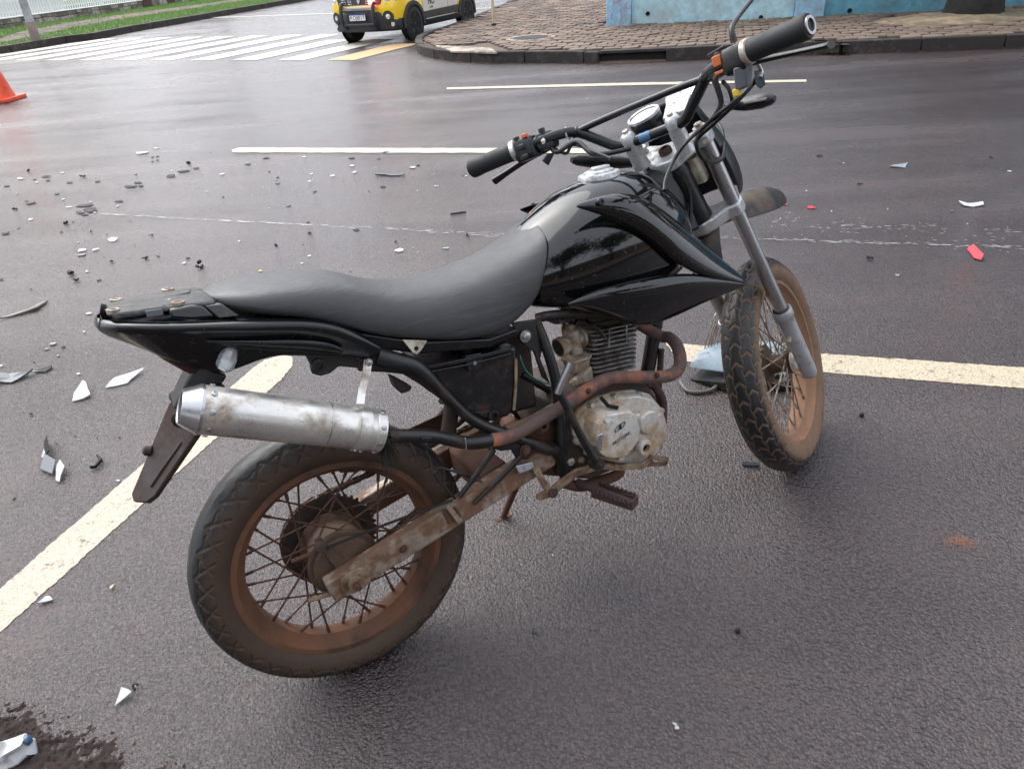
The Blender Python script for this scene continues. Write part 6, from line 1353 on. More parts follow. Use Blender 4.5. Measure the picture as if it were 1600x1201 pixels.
for sgn in (-1, 1):
    for x0_, x1_ in ((-.42, .52), (-1.40, -.50)):
        plate('side_window', [(x0_, sgn*.750, 1.15), (x1_, sgn*.750, 1.15), (min(x1_, .18), sgn*.658, 1.50), (x0_+.02, sgn*.658, 1.50)], (0, sgn*.012, .004), 'car_glass', cab, bevel=0)
    # lower cladding, sill and door panel
    plate('sill', [(.96, sgn*.885, .24), (-.92, sgn*.885, .24), (-.92, sgn*.915, .36), (.96, sgn*.915, .36)], (0, sgn*.02, .02), 'car_plastic', car, bevel=.01)
    plate('door_cladding', [(.92, sgn*.906, .40), (-.80, sgn*.906, .40), (-.88, sgn*.906, .56), (.92, sgn*.906, .54)], (0, sgn*.022, 0), 'car_plastic', car, bevel=.008)
    dpan = plate('door', [(.90, sgn*.904, .545), (-.30, sgn*.904, .555), (-.30, sgn*.898, 1.00), (.90, sgn*.898, .98)], (0, sgn*.012, 0), 'car_white', car, bevel=.006)
    plate('door', [(-.32, sgn*.904, .555), (-.78, sgn*.904, .56), (-1.02, sgn*.898, 1.00), (-.32, sgn*.898, 1.00)], (0, sgn*.012, 0), 'car_white', car, bevel=.006)
    plate('sill_stripe', [(.80, sgn*.907, .375), (-.60, sgn*.907, .375), (-.62, sgn*.907, .396), (.80, sgn*.907, .396)], (0, sgn*.012, 0), 'car_white', car, bevel=.002)
    box('handle', (-.10, sgn*.918, .93), (.16, .02, .03), 'car_plastic', dpan, bevel=.006)
    text('lettering', 'NU', .22, .002, (.50, sgn*.9185, .74), (-sgn*1, 0, 0) if sgn > 0 else (1, 0, 0), (0, 0, 1), 'ink_black', dpan)
    text('small_lettering', 'E PM', .07, .002, (.52, sgn*.9185, .61), (-sgn*1, 0, 0) if sgn > 0 else (1, 0, 0), (0, 0, 1), 'ink_black', dpan)
    for wx in (WBH, -WBH):
        # arch cladding and dark well
        arc = []
        for r_ in (.475, .385):
            ring = [(wx+r_*cos(radians(a)), .34+r_*sin(radians(a))) for a in range(-8, 189, 14)]
            arc += ring if r_ > .4 else ring[::-1]
        plate('wheel_arch', [(x, sgn*.895, z) for x, z in arc], (0, sgn*.035, 0), 'car_plastic', car, bevel=.008)
        lathe('wheel_well', [(0, .40), (.020, .40)], (wx, sgn*.892, .35), (0, sgn, 0), 'hole_dark', car, 36)
    box('mirror', (.62, sgn*.98, 1.16), (.12, .20, .16), 'car_plastic', car, bevel=.04)
def car_wheel(wx, sgn):
    c = (wx, sgn*.80, WR); ax = (0, sgn, 0)
    w = lathe('wheel', [(-.09, .20), (-.10, .30), (-.09, .335), (-.04, WR), (.08, WR), (.115, .335), (.125, .30), (.120, .245), (.10, .238)], c, ax, 'car_tyre', car, 44)
    r = lathe('rim', [(.10, .240), (.112, .236), (.112, .222), (.07, .21), (.05, .06), (.05, 0)], c, ax, 'car_wheel', w, 44)
    for k in range(5):
        for dlt in (-.16, .16):
            th = tau*k/5+.3; a = Vector((.055*cos(th+dlt*1.6), 0, .055*sin(th+dlt*1.6))); b = Vector((.228*cos(th+dlt), 0, .228*sin(th+dlt))); t_ = Vector((-sin(th), 0, cos(th)))*.017
            cc = Vector(c); yo = Vector((0, sgn*.085, 0)); yo2 = Vector((0, sgn*.105, 0))
            plate('spoke', [cc+yo+a-t_, cc+yo2+b-t_, cc+yo2+b+t_, cc+yo+a+t_], (0, sgn*.018, 0), 'car_wheel', w, bevel=.003)
    lathe('hub_cap', [(.08, .06), (.108, .055), (.112, .03), (.113, 0)], c, ax, 'car_wheel', w, 20)
for wx in (WBH, -WBH):
    for sgn in (-1, 1): car_wheel(wx, sgn)
# front: lower bumper, grille, lamps, bull bar, number plate
bm_r = []
for y in (-.88, -.80, -.55, -.25, 0, .25, .55, .80, .88):
    xo = 2.175-.22*(abs(y)/.88)**2.4-(.10 if abs(y) > .85 else 0); up_z = .66 if abs(y) < .60 else .50
    bm_r.append([(xo-.03, y, .26), (xo+.02, y, .30), (xo+.035, y, .42), (xo+.03, y, up_z-.04), (xo+.01, y, up_z), (xo-.16, y, up_z), (xo-.16, y, .26)])
fbm = build('front_bumper', *loft_m(bm_r), 'car_plastic', car, bevel=.01)
grl = plate('grille', [(2.10, -.56, .80), (2.10, .56, .80), (2.085, .60, .93), (2.06, .50, .965), (2.06, -.50, .965), (2.085, -.60, .93)], (.045, 0, .004), 'car_plastic', car, bevel=.006)
for k in range(3):
    for y in (-.40, -.24, .24, .40): box('grille_bar', (2.150, y, .83+k*.045), (.012, .11, .012), 'chrome', grl, bevel=.003)
plate('grille_emblem', [(2.150, 0, .815), (2.150, .045, .882), (2.150, 0, .95), (2.150, -.045, .882)], (.014, 0, 0), 'chrome', grl, bevel=.004)
box('white_trim', (2.165, 0, .752), (.05, .98, .05), 'car_white', car, bevel=.012)
for sgn in (-1, 1):
    hl = build('headlight', *loft_m([[(2.07-.02*k, sgn*(.60), .78+.0), (2.12-.02*k, sgn*.60, .96), (1.93-.02*k, sgn*.84, .99), (1.95-.02*k, sgn*.86, .86)] for k in (0, 6)]), 'car_glass', car, bevel=.01)
    lathe('lamp_unit', [(0, .072), (.03, .070), (.045, .05), (.05, 0)], (2.045, sgn*.70, .885), (1, sgn*.45, 0), 'headlamp', hl, 24)
    fl2 = lathe('fog_lamp_bezel', [(0, .13), (.05, .12), (.052, .06), (.02, .055)], (2.07, sgn*.685, .555), (1, sgn*.35, 0), 'car_plastic', fbm, 24)
    lathe('fog_lamp', [(.02, .052), (.05, .05), (.06, 0)], (2.07, sgn*.685, .555), (1, sgn*.35, 0), 'headlamp', fl2, 20)
    lathe('low_lamp', [(0, .045), (.02, .043), (.026, 0)], (2.035, sgn*.76, .40), (1, sgn*.5, 0), 'headlamp', fbm, 16)
    lathe('sensor', [(0, .02), (.006, .019)], (2.00, sgn*.80, .66), (1, sgn*.8, 0), 'car_yellow', car, 12)
bb = tube('bull_bar', [(2.14, -.43, .33), (2.27, -.43, .44), (2.29, -.43, .62), (2.24, -.43, .80), (2.18, -.43, .84)], .042, 'car_plastic', car, n=12)
tube('upright', [(2.14, .43, .33), (2.27, .43, .44), (2.29, .43, .62), (2.24, .43, .80), (2.18, .43, .84)], .042, 'car_plastic', bb, n=12)
tube('cross_bar', [(2.27, -.43, .70), (2.275, 0, .70), (2.27, .43, .70)], .028, 'car_plastic', bb, n=12); tube('cross_bar', [(2.26, -.43, .42), (2.265, 0, .42), (2.26, .43, .42)], .028, 'car_plastic', bb, n=12)
npl = box('number_plate', (2.285, 0, .575), (.012, .42, .135), 'plate_white', car, bevel=.004)
box('plate_band', (2.2925, 0, .629), (.004, .414, .028), 'plate_blue', npl, bevel=.001)
text('plate_lettering', 'KOJ8I17', .112, .001, (2.293, 0, .562), (0, 1, 0), (0, 0, 1), 'ink_black', npl)
rb = box('grille_beacon', (2.175, .36, .865), (.06, .15, .12), 'red_beacon', car, bevel=.02)
lb = box('light_bar', (-.55, 0, 1.69), (.24, 1.1, .10), 'car_plastic', car, bevel=.03)
for sgn in (-1, 1): box('beacon', (-.55, sgn*.40, 1.70), (.246, .30, .104), 'red_lens', lb, bevel=.03)

# ------------------------------------------------------------------ debris on the road
rnd = random.Random(77); DG = 'pieces of broken plastic on the road'
def shard(name, pos, w, d, m_, label, cat='shard', group=None, seed=0, thick=.003, rot=None, shape=None, tiltx=.0, curve=.15, lift=0):
    """irregular broken piece: bent sheet with real thickness, origin where it touches the road"""
    r = random.Random(seed); pts = []
    if shape: pts = [(x*w, y*d) for x, y in shape]
    else:
        n = r.choice([4, 5, 6, 6]); a0 = r.uniform(0, tau)
        for k in range(n):
            a = a0+tau*(k+r.uniform(-.3, .3))/n; pts.append((w/2*cos(a)*r.uniform(.75, 1.1), d/2*sin(a)*r.uniform(.6, 1.1)))
    # subdivide outline once so the piece can bend
    pp = []
    for i in range(len(pts)):
        a, b = pts[i], pts[(i+1) % len(pts)]; pp += [a, ((a[0]+b[0])/2+r.uniform(-.03, .03)*w*.5, (a[1]+b[1])/2+r.uniform(-.03, .03)*d*.5)]
    n = len(pp); c = (sum(p[0] for p in pp)/n, sum(p[1] for p in pp)/n); ca, sa = cos(r.uniform(0, pi)), sin(r.uniform(0, pi))
    def hz(x, y): u = (x*ca+y*sa)/max(w, d); return curve*max(w, d)*u*u*2+tiltx*y
    V = [(x, y, hz(x, y)) for x, y in pp]+[(c[0], c[1], hz(*c))]; V += [(x*.97, y*.97, z+thick) for x, y, z in V]
    F = []
    for i in range(n):
        j = (i+1) % n; F += [(i, j, n), (n+1+j, n+1+i, 2*n+1), (i, n+1+i, n+1+j, j)]
    zmin = min(v[2] for v in V); V = [(x, y, z-zmin+.0035+lift) for x, y, z in V]
    o = build(name, V, F, m_, smooth=False); o.location = (pos[0], pos[1], 0); o.rotation_euler = (0, 0, r.uniform(0, tau) if rot is None else rot)
    tag(o, label, cat, group); return o
def chunk(name, pos, s, m_, label, group=None, seed=0, cat='shard'):
    """lumpy broken block"""
    r = random.Random(seed); P_ = []
    for k in range(3):
        c = Vector((r.uniform(-.45, .45)*s, r.uniform(-.3, .3)*s, .16*s+.1*s*k)); R_ = Matrix.Rotation(r.uniform(0, pi), 3, 'Z') @ Matrix.Rotation(r.uniform(-.7, .7), 3, 'X')
        P_.append(box_m(c, (s*r.uniform(.35, .8), s*r.uniform(.12, .4), s*r.uniform(.12, .35)), R_))
    V, F = join(*P_); zm = min(v.z for v in V); V = [Vector((v.x, v.y, v.z-zm+.003)) for v in V]
    o = build(name, V, F, m_, smooth=False, bevel=s*.03); o.location = (pos[0], pos[1], 0); o.rotation_euler = (0, 0, r.uniform(0, tau)); tag(o, label, cat, group); return o
for i, (x, y, w, d, c, kd_, lab) in enumerate([(-4.102, 6.437, 0.048, 0.053, 'C', 'lump', 'first from left among black plastic lump pieces just below the dashed line at far left'),
    (-3.450, 6.072, 0.058, 0.063, 'C', 'lump', 'second from left among black plastic lump pieces just below the dashed line at far left'),
    (-2.638, 6.255, 0.058, 0.064, 'C', 'lump', 'third from left among black plastic lump pieces just below the dashed line at far left'),
    (-4.043, 6.181, 0.093, 0.073, 'W', 'flake', 'first from left among white plastic flake pieces just below the dashed line at far left'),
    (-3.729, 6.277, 0.049, 0.036, 'W', 'flake', 'second from left among white plastic flake pieces just below the dashed line at far left'),
    (-3.270, 6.845, 0.146, 0.090, 'W', 'flake', 'third from left among white plastic flake pieces just below the dashed line at far left'),
    (-2.699, 6.053, 0.023, 0.025, 'W', 'flake', 'fourth from left among white plastic flake pieces just below the dashed line at far left'),
    (-2.207, 5.810, 0.044, 0.048, 'W', 'flake', 'fifth from left among white plastic flake pieces just below the dashed line at far left'),
    (-2.202, 5.812, 0.038, 0.041, 'W', 'flake', 'sixth from left among white plastic flake pieces just below the dashed line at far left'),
    (-3.881, 6.110, 0.037, 0.036, 'K', 'flake', 'first from left among black plastic flake pieces just below the dashed line at far left'),
    (-3.812, 6.174, 0.082, 0.053, 'K', 'flake', 'second from left among black plastic flake pieces just below the dashed line at far left'),
    (-3.729, 6.034, 0.051, 0.034, 'K', 'flake', 'third from left among black plastic flake pieces just below the dashed line at far left'),
    (-3.242, 5.878, 0.056, 0.047, 'K', 'flake', 'fourth from left among black plastic flake pieces just below the dashed line at far left'),
    (-2.985, 6.014, 0.035, 0.024, 'K', 'flake', 'fifth from left among black plastic flake pieces just below the dashed line at far left'),
    (-3.082, 6.609, 0.039, 0.039, 'K', 'flake', 'sixth from left among black plastic flake pieces just below the dashed line at far left'),
    (-3.015, 6.440, 0.030, 0.028, 'K', 'flake', 'seventh from left among black plastic flake pieces just below the dashed line at far left'),
    (-3.049, 6.641, 0.039, 0.039, 'K', 'flake', 'eighth from left among black plastic flake pieces just below the dashed line at far left'),
    (-2.987, 6.482, 0.030, 0.027, 'K', 'flake', 'ninth from left among black plastic flake pieces just below the dashed line at far left'),
    (-2.634, 5.863, 0.089, 0.085, 'K', 'flake', 'tenth from left among black plastic flake pieces just below the dashed line at far left'),
    (-2.588, 6.013, 0.104, 0.088, 'K', 'flake', 'eleventh from left among black plastic flake pieces just below the dashed line at far left'),
    (-2.503, 6.073, 0.063, 0.069, 'K', 'flake', 'twelfth from left among black plastic flake pieces just below the dashed line at far left'),
    (-4.022, 5.952, 0.087, 0.043, 'K', 'flake', 'first from left among black plastic flake pieces above the long scratch at far left'),
    (-3.575, 5.430, 0.033, 0.036, 'K', 'flake', 'second from left among black plastic flake pieces above the long scratch at far left'),
    (-3.504, 5.360, 0.090, 0.063, 'K', 'flake', 'third from left among black plastic flake pieces above the long scratch at far left'),
    (-3.420, 5.577, 0.046, 0.045, 'K', 'flake', 'fourth from left among black plastic flake pieces above the long scratch at far left'),
    (-3.483, 5.907, 0.070, 0.040, 'K', 'flake', 'fifth from left among black plastic flake pieces above the long scratch at far left'),
    (-3.011, 5.179, 0.135, 0.065, 'K', 'flake', 'sixth from left among black plastic flake pieces above the long scratch at far left'),
    (-2.902, 4.950, 0.071, 0.030, 'K', 'flake', 'seventh from left among black plastic flake pieces above the long scratch at far left'),
    (-2.906, 5.046, 0.156, 0.086, 'K', 'flake', 'eighth from left among black plastic flake pieces above the long scratch at far left'),
    (-2.780, 5.225, 0.079, 0.039, 'K', 'flake', 'ninth from left among black plastic flake pieces above the long scratch at far left'),
    (-2.868, 5.639, 0.106, 0.073, 'K', 'flake', 'tenth from left among black plastic flake pieces above the long scratch at far left'),
    (-2.855, 5.744, 0.107, 0.053, 'K', 'flake', 'eleventh from left among black plastic flake pieces above the long scratch at far left'),
    (-2.785, 5.630, 0.053, 0.036, 'K', 'flake', 'twelfth from left among black plastic flake pieces above the long scratch at far left'),
    (-1.984, 5.136, 0.028, 0.021, 'K', 'flake', 'thirteenth from left among black plastic flake pieces above the long scratch at far left'),
    (-3.788, 5.685, 0.023, 0.025, 'W', 'flake', 'first from left among white plastic flake pieces above the long scratch at far left'),
    (-3.799, 5.996, 0.030, 0.032, 'W', 'flake', 'second from left among white plastic flake pieces above the long scratch at far left'),
    (-3.283, 5.405, 0.031, 0.034, 'W', 'flake', 'third from left among white plastic flake pieces above the long scratch at far left'),
    (-3.126, 5.176, 0.051, 0.025, 'W', 'flake', 'fourth from left among white plastic flake pieces above the long scratch at far left'),
    (-3.016, 5.280, 0.035, 0.021, 'W', 'flake', 'fifth from left among white plastic flake pieces above the long scratch at far left'),
    (-2.848, 4.987, 0.029, 0.019, 'W', 'flake', 'sixth from left among white plastic flake pieces above the long scratch at far left'),
    (-2.736, 5.104, 0.039, 0.030, 'W', 'flake', 'seventh from left among white plastic flake pieces above the long scratch at far left'),
    (-3.195, 6.997, 0.074, 0.033, 'W', 'flake', 'white plastic flake on the road beyond the dashed line at far left'),
    (-3.539, 5.227, 0.051, 0.056, 'C', 'lump', 'black plastic lump on the road above the long scratch at far left'),
    (-2.960, 5.008, 0.130, 0.043, 'K', 'strip', 'black plastic strip on the road above the long scratch at far left'),
    (-2.942, 4.768, 0.057, 0.062, 'C', 'lump', 'first from left among black plastic lump pieces just below the long scratch at far left'),
    (-2.661, 4.545, 0.032, 0.035, 'C', 'lump', 'second from left among black plastic lump pieces just below the long scratch at far left'),
    (-2.206, 4.373, 0.026, 0.028, 'C', 'lump', 'third from left among black plastic lump pieces just below the long scratch at far left'),
    (-3.272, 4.932, 0.044, 0.024, 'W', 'flake', 'first from left among white plastic flake pieces just below the long scratch at far left'),
    (-2.656, 4.350, 0.017, 0.016, 'W', 'flake', 'second from left among white plastic flake pieces just below the long scratch at far left'),
    (-3.279, 4.645, 0.056, 0.056, 'K', 'flake', 'first from left among black plastic flake pieces just below the long scratch at far left'),
    (-3.254, 4.745, 0.016, 0.016, 'K', 'flake', 'second from left among black plastic flake pieces just below the long scratch at far left'),
    (-2.884, 4.592, 0.033, 0.021, 'K', 'flake', 'third from left among black plastic flake pieces just below the long scratch at far left'),
    (-2.909, 4.799, 0.025, 0.022, 'K', 'flake', 'fourth from left among black plastic flake pieces just below the long scratch at far left'),
    (-2.430, 4.343, 0.082, 0.066, 'L', 'flake', 'clear plastic flake on the road just below the long scratch at far left'),
    (-2.553, 4.192, 0.058, 0.054, 'W', 'flake', 'first from left among white plastic flake pieces level with the seat at far left'),
    (-2.348, 3.817, 0.025, 0.017, 'W', 'flake', 'second from left among white plastic flake pieces level with the seat at far left'),
    (-1.802, 3.835, 0.025, 0.021, 'W', 'flake', 'third from left among white plastic flake pieces level with the seat at far left'),
    (-1.803, 3.842, 0.022, 0.015, 'W', 'flake', 'fourth from left among white plastic flake pieces level with the seat at far left'),
    (-2.515, 4.104, 0.068, 0.055, 'Y', 'flake', 'grey plastic flake on the road level with the seat at far left'),
    (-2.467, 4.178, 0.050, 0.055, 'L', 'flake', 'clear plastic flake on the road level with the seat at far left'),
    (-2.426, 3.787, 0.058, 0.064, 'C', 'lump', 'first from left among black plastic lump pieces level with the seat at far left'),
    (-2.341, 3.685, 0.036, 0.039, 'C', 'lump', 'second from left among black plastic lump pieces level with the seat at far left'),
    (-2.262, 3.935, 0.033, 0.036, 'C', 'lump', 'third from left among black plastic lump pieces level with the seat at far left'),
    (-2.069, 3.955, 0.047, 0.052, 'C', 'lump', 'fourth from left among black plastic lump pieces level with the seat at far left'),
    (-1.684, 3.767, 0.080, 0.088, 'C', 'lump', 'fifth from left among black plastic lump pieces level with the seat at far left'),
    (-2.813, 3.787, 0.026, 0.029, 'K', 'flake', 'first from left among black plastic flake pieces level with the seat at far left'),
    (-2.210, 3.665, 0.035, 0.036, 'K', 'flake', 'second from left among black plastic flake pieces level with the seat at far left'),
    (-2.009, 3.984, 0.033, 0.016, 'K', 'flake', 'third from left among black plastic flake pieces level with the seat at far left'),
    (-1.808, 3.910, 0.034, 0.027, 'K', 'flake', 'fourth from left among black plastic flake pieces level with the seat at far left'),
    (-2.161, 5.316, 0.024, 0.026, 'L', 'flake', 'clear plastic flake on the road above the long scratch at far left'),
    (-2.079, 2.865, 0.025, 0.021, 'Y', 'flake', 'first from left among grey plastic flake pieces beside the tail at far left'),
    (-2.074, 2.913, 0.036, 0.033, 'Y', 'flake', 'second from left among grey plastic flake pieces beside the tail at far left'),
    (-1.986, 2.790, 0.020, 0.013, 'Y', 'flake', 'third from left among grey plastic flake pieces beside the tail at far left'),
    (-2.552, 3.611, 0.012, 0.013, 'K', 'flake', 'first from left among black plastic flake pieces beside the tail at far left'),
    (-2.005, 2.873, 0.020, 0.021, 'K', 'flake', 'second from left among black plastic flake pieces beside the tail at far left'),
    (-1.499, 2.111, 0.008, 0.008, 'K', 'flake', 'third from left among black plastic flake pieces beside the tail at far left'),
    (-1.417, 2.105, 0.008, 0.009, 'K', 'flake', 'fourth from left among black plastic flake pieces beside the tail at far left'),
    (-2.204, 2.734, 0.017, 0.019, 'W', 'flake', 'first from left among white plastic flake pieces beside the tail at far left'),
    (-1.807, 2.607, 0.019, 0.014, 'W', 'flake', 'second from left among white plastic flake pieces beside the tail at far left'),
    (-1.980, 3.018, 0.016, 0.012, 'W', 'flake', 'third from left among white plastic flake pieces beside the tail at far left'),
    (-2.057, 3.226, 0.036, 0.030, 'W', 'flake', 'fourth from left among white plastic flake pieces beside the tail at far left'),
    (-1.310, 1.851, 0.017, 0.010, 'W', 'flake', 'fifth from left among white plastic flake pieces beside the tail at far left'),
    (-1.843, 2.313, 0.021, 0.023, 'C', 'lump', 'black plastic lump on the road beside the tail at far left'),
    (-1.650, 5.393, 0.051, 0.022, 'K', 'flake', 'first from left among black plastic flake pieces above the long scratch behind the seat'),
    (-1.426, 4.781, 0.049, 0.031, 'K', 'flake', 'second from left among black plastic flake pieces above the long scratch behind the seat'),
    (-1.312, 5.099, 0.033, 0.036, 'K', 'flake', 'third from left among black plastic flake pieces above the long scratch behind the seat'),
    (-0.819, 5.089, 0.046, 0.039, 'K', 'flake', 'fourth from left among black plastic flake pieces above the long scratch behind the seat'),
    (-2.073, 6.082, 0.087, 0.046, 'K', 'flake', 'first from left among black plastic flake pieces just below the dashed line behind the seat'),
    (-1.963, 6.260, 0.058, 0.058, 'K', 'flake', 'second from left among black plastic flake pieces just below the dashed line behind the seat'),
    (-1.813, 5.784, 0.022, 0.024, 'K', 'flake', 'third from left among black plastic flake pieces just below the dashed line behind the seat'),
    (-1.696, 5.578, 0.030, 0.032, 'K', 'flake', 'fourth from left among black plastic flake pieces just below the dashed line behind the seat'),
    (-1.189, 6.027, 0.062, 0.062, 'K', 'flake', 'fifth from left among black plastic flake pieces just below the dashed line behind the seat'),
    (-0.952, 5.929, 0.029, 0.032, 'K', 'flake', 'sixth from left among black plastic flake pieces just below the dashed line behind the seat'),
    (-0.606, 5.641, 0.035, 0.039, 'K', 'flake', 'seventh from left among black plastic flake pieces just below the dashed line behind the seat'),
    (-0.247, 5.233, 0.012, 0.014, 'K', 'flake', 'eighth from left among black plastic flake pieces just below the dashed line behind the seat'),
    (-1.624, 6.195, 0.039, 0.030, 'W', 'flake', 'first from left among white plastic flake pieces just below the dashed line behind the seat'),
    (-1.439, 5.604, 0.042, 0.025, 'W', 'flake', 'second from left among white plastic flake pieces just below the dashed line behind the seat'),
    (-1.256, 5.498, 0.041, 0.044, 'W', 'flake', 'third from left among white plastic flake pieces just below the dashed line behind the seat'),
    (-1.149, 5.775, 0.055, 0.047, 'W', 'flake', 'fourth from left among white plastic flake pieces just below the dashed line behind the seat'),
    (-0.647, 5.575, 0.052, 0.055, 'W', 'flake', 'fifth from left among white plastic flake pieces just below the dashed line behind the seat'),
    (-0.222, 5.217, 0.021, 0.023, 'W', 'flake', 'sixth from left among white plastic flake pieces just below the dashed line behind the seat'),
    (-1.410, 5.386, 0.031, 0.034, 'L', 'flake', 'first from left among clear plastic flake pieces just below the dashed line behind the seat'),
    (-1.096, 5.556, 0.050, 0.055, 'L', 'flake', 'second from left among clear plastic flake pieces just below the dashed line behind the seat'),
    (-1.318, 4.013, 0.032, 0.035, 'C', 'lump', 'first from left among black plastic lump pieces just below the long scratch behind the seat'),
    (-1.162, 4.185, 0.031, 0.034, 'C', 'lump', 'second from left among black plastic lump pieces just below the long scratch behind the seat'),
    (-0.608, 3.923, 0.023, 0.025, 'C', 'lump', 'third from left among black plastic lump pieces just below the long scratch behind the seat'),
    (-0.196, 3.938, 0.030, 0.030, 'C', 'lump', 'fourth from left among black plastic lump pieces just below the long scratch behind the seat'),
    (-1.216, 4.405, 0.029, 0.021, 'K', 'flake', 'first from left among black plastic flake pieces just below the long scratch behind the seat'),
    (-0.878, 4.187, 0.049, 0.048, 'K', 'flake', 'second from left among black plastic flake pieces just below the long scratch behind the seat'),
    (-1.101, 3.694, 0.023, 0.016, 'W', 'flake', 'first from left among white plastic flake pieces level with the seat behind the seat'),
    (-1.083, 3.800, 0.026, 0.023, 'W', 'flake', 'second from left among white plastic flake pieces level with the seat behind the seat'),
    (-0.576, 3.779, 0.064, 0.045, 'W', 'flake', 'third from left among white plastic flake pieces level with the seat behind the seat'),
    (-0.311, 3.763, 0.049, 0.024, 'L', 'flake', 'clear plastic flake on the road level with the seat behind the seat'),
    (-1.315, 3.628, 0.030, 0.019, 'E', 'flake', 'yellow plastic flake on the road level with the seat behind the seat'),
    (-0.917, 6.164, 0.063, 0.069, 'Y', 'flake', 'grey plastic flake on the road beyond the dashed line behind the seat'),
    (-1.579, 4.141, 0.017, 0.016, 'W', 'flake', 'white plastic flake on the road just below the long scratch behind the seat'),
    (-0.434, 5.014, 0.042, 0.016, 'W', 'flake', 'white plastic flake on the road above the long scratch behind the seat'),
    (2.313, 5.056, 0.056, 0.062, 'K', 'flake', 'first from left among black plastic flake pieces above the scratches right of the fork'),
    (2.279, 4.359, 0.042, 0.032, 'K', 'flake', 'second from left among black plastic flake pieces above the scratches right of the fork'),
    (3.327, 4.710, 0.028, 0.028, 'K', 'flake', 'third from left among black plastic flake pieces above the scratches right of the fork'),
    (1.702, 4.069, 0.024, 0.026, 'R', 'flake', 'first from left among red plastic flake pieces above the scratches right of the fork'),
    (1.821, 3.981, 0.060, 0.040, 'R', 'flake', 'second from left among red plastic flake pieces above the scratches right of the fork'),
    (1.780, 3.185, 0.044, 0.048, 'C', 'lump', 'black plastic lump on the road below the scratches right of the fork'),
    (1.818, 2.974, 0.022, 0.025, 'L', 'flake', 'clear plastic flake on the road below the scratches right of the fork'),
    (1.587, 3.833, 0.011, 0.012, 'W', 'flake', 'first from left among white plastic flake pieces above the scratches right of the fork'),
    (1.673, 3.924, 0.010, 0.011, 'W', 'flake', 'second from left among white plastic flake pieces above the scratches right of the fork'),
    (1.917, 4.295, 0.017, 0.016, 'W', 'flake', 'third from left among white plastic flake pieces above the scratches right of the fork'),
    (1.903, 3.896, 0.013, 0.014, 'W', 'flake', 'fourth from left among white plastic flake pieces above the scratches right of the fork'),
    (2.387, 4.835, 0.015, 0.016, 'W', 'flake', 'fifth from left among white plastic flake pieces above the scratches right of the fork'),
    (3.241, 4.386, 0.028, 0.028, 'W', 'flake', 'sixth from left among white plastic flake pieces above the scratches right of the fork'),
    (2.515, 3.755, 0.036, 0.020, 'Y', 'flake', 'grey plastic flake on the road above the scratches right of the fork')]):
    wd_ = dict(K='black', C='black', W='white', Y='grey', L='clear', R='red', E='yellow')[c]; mt_ = dict(K='shard_black', C='shard_black', W='shard_white', Y='shard_grey', L='shard_clear', R='shard_red', E='shard_yellow')[c]
    grp_ = '%s plastic %s pieces scattered on the road' % (wd_, kd_)
    if c == 'C': chunk('plastic_lump', (x, y), w*.78, mt_, lab, grp_, seed=100+i)
    else: shard('plastic_%s' % kd_, (x, y), w, d, mt_, lab, 'shard', grp_, seed=200+i, rot=-.28+random.Random(i).uniform(-.35, .5), curve=random.Random(i+5).uniform(.0, .12), tiltx=random.Random(i+9).uniform(-.05, .2))

# crumbs of glass and plastic too small to count
def grit(name, spots, m_, label, seed, n, rmin, rmax):
    r = random.Random(seed); V, F = [], []
    for k in range(n):
        c, sx_, sy_ = spots[r.randrange(len(spots))]; x, y = c[0]+r.gauss(0, sx_), c[1]+r.gauss(0, sy_); s_ = rmin+(rmax-rmin)*r.random()**2.5; o_ = len(V)
        for q in ((1, .1, .2), (-.8, .4, .1), (-.3, -.9, .2), (.1, .1, 1.0)): V.append((x+q[0]*s_*r.uniform(.5, 1.5), y+q[1]*s_*r.uniform(.5, 1.5), .002+q[2]*s_*r.uniform(.3, .9)))
        F += [(o_, o_+1, o_+3), (o_+1, o_+2, o_+3), (o_+2, o_, o_+3), (o_, o_+2, o_+1)]
    o = build(name, V, F, m_, smooth=False); return tag(o, label, 'debris', kind='stuff')
SPOTS = [((-3.987, 6.369, 0), .35, .3), ((-2.916, 5.049, 0), .4, .25), ((-2.866, 6.221, 0), .25, .2), ((-2.858, 5.679, 0), .3, .2), ((-2.519, 5.865, 0), .2, .15), ((-2.633, 4.124, 0), .25, .2), ((-2.473, 6.366, 0), .3, .3), ((-1.468, 5.578, 0), .4, .25), ((-0.861, 5.503, 0), .4, .25), ((-1.55, 4.727, 0), .5, .2), ((-0.269, 5.523, 0), .4, .2), ((-0.801, 3.755, 0), .4, .2), ((-2.043, 2.782, 0), .25, .2), ((-1.527, 2.061, 0), .15, .2), ((-3.869, 5.763, 0), .4, .3)]
grit('black_crumbs', SPOTS, 'shard_black', 'fine black plastic crumbs strewn over the road at left', 41, 160, .002, .008)
grit('white_crumbs', SPOTS+[((1.913, 3.909, 0), .6, .3), ((2.202, 3.419, 0), .5, .2)], 'shard_white', 'fine white plastic crumbs strewn over the road at left', 42, 220, .002, .006)

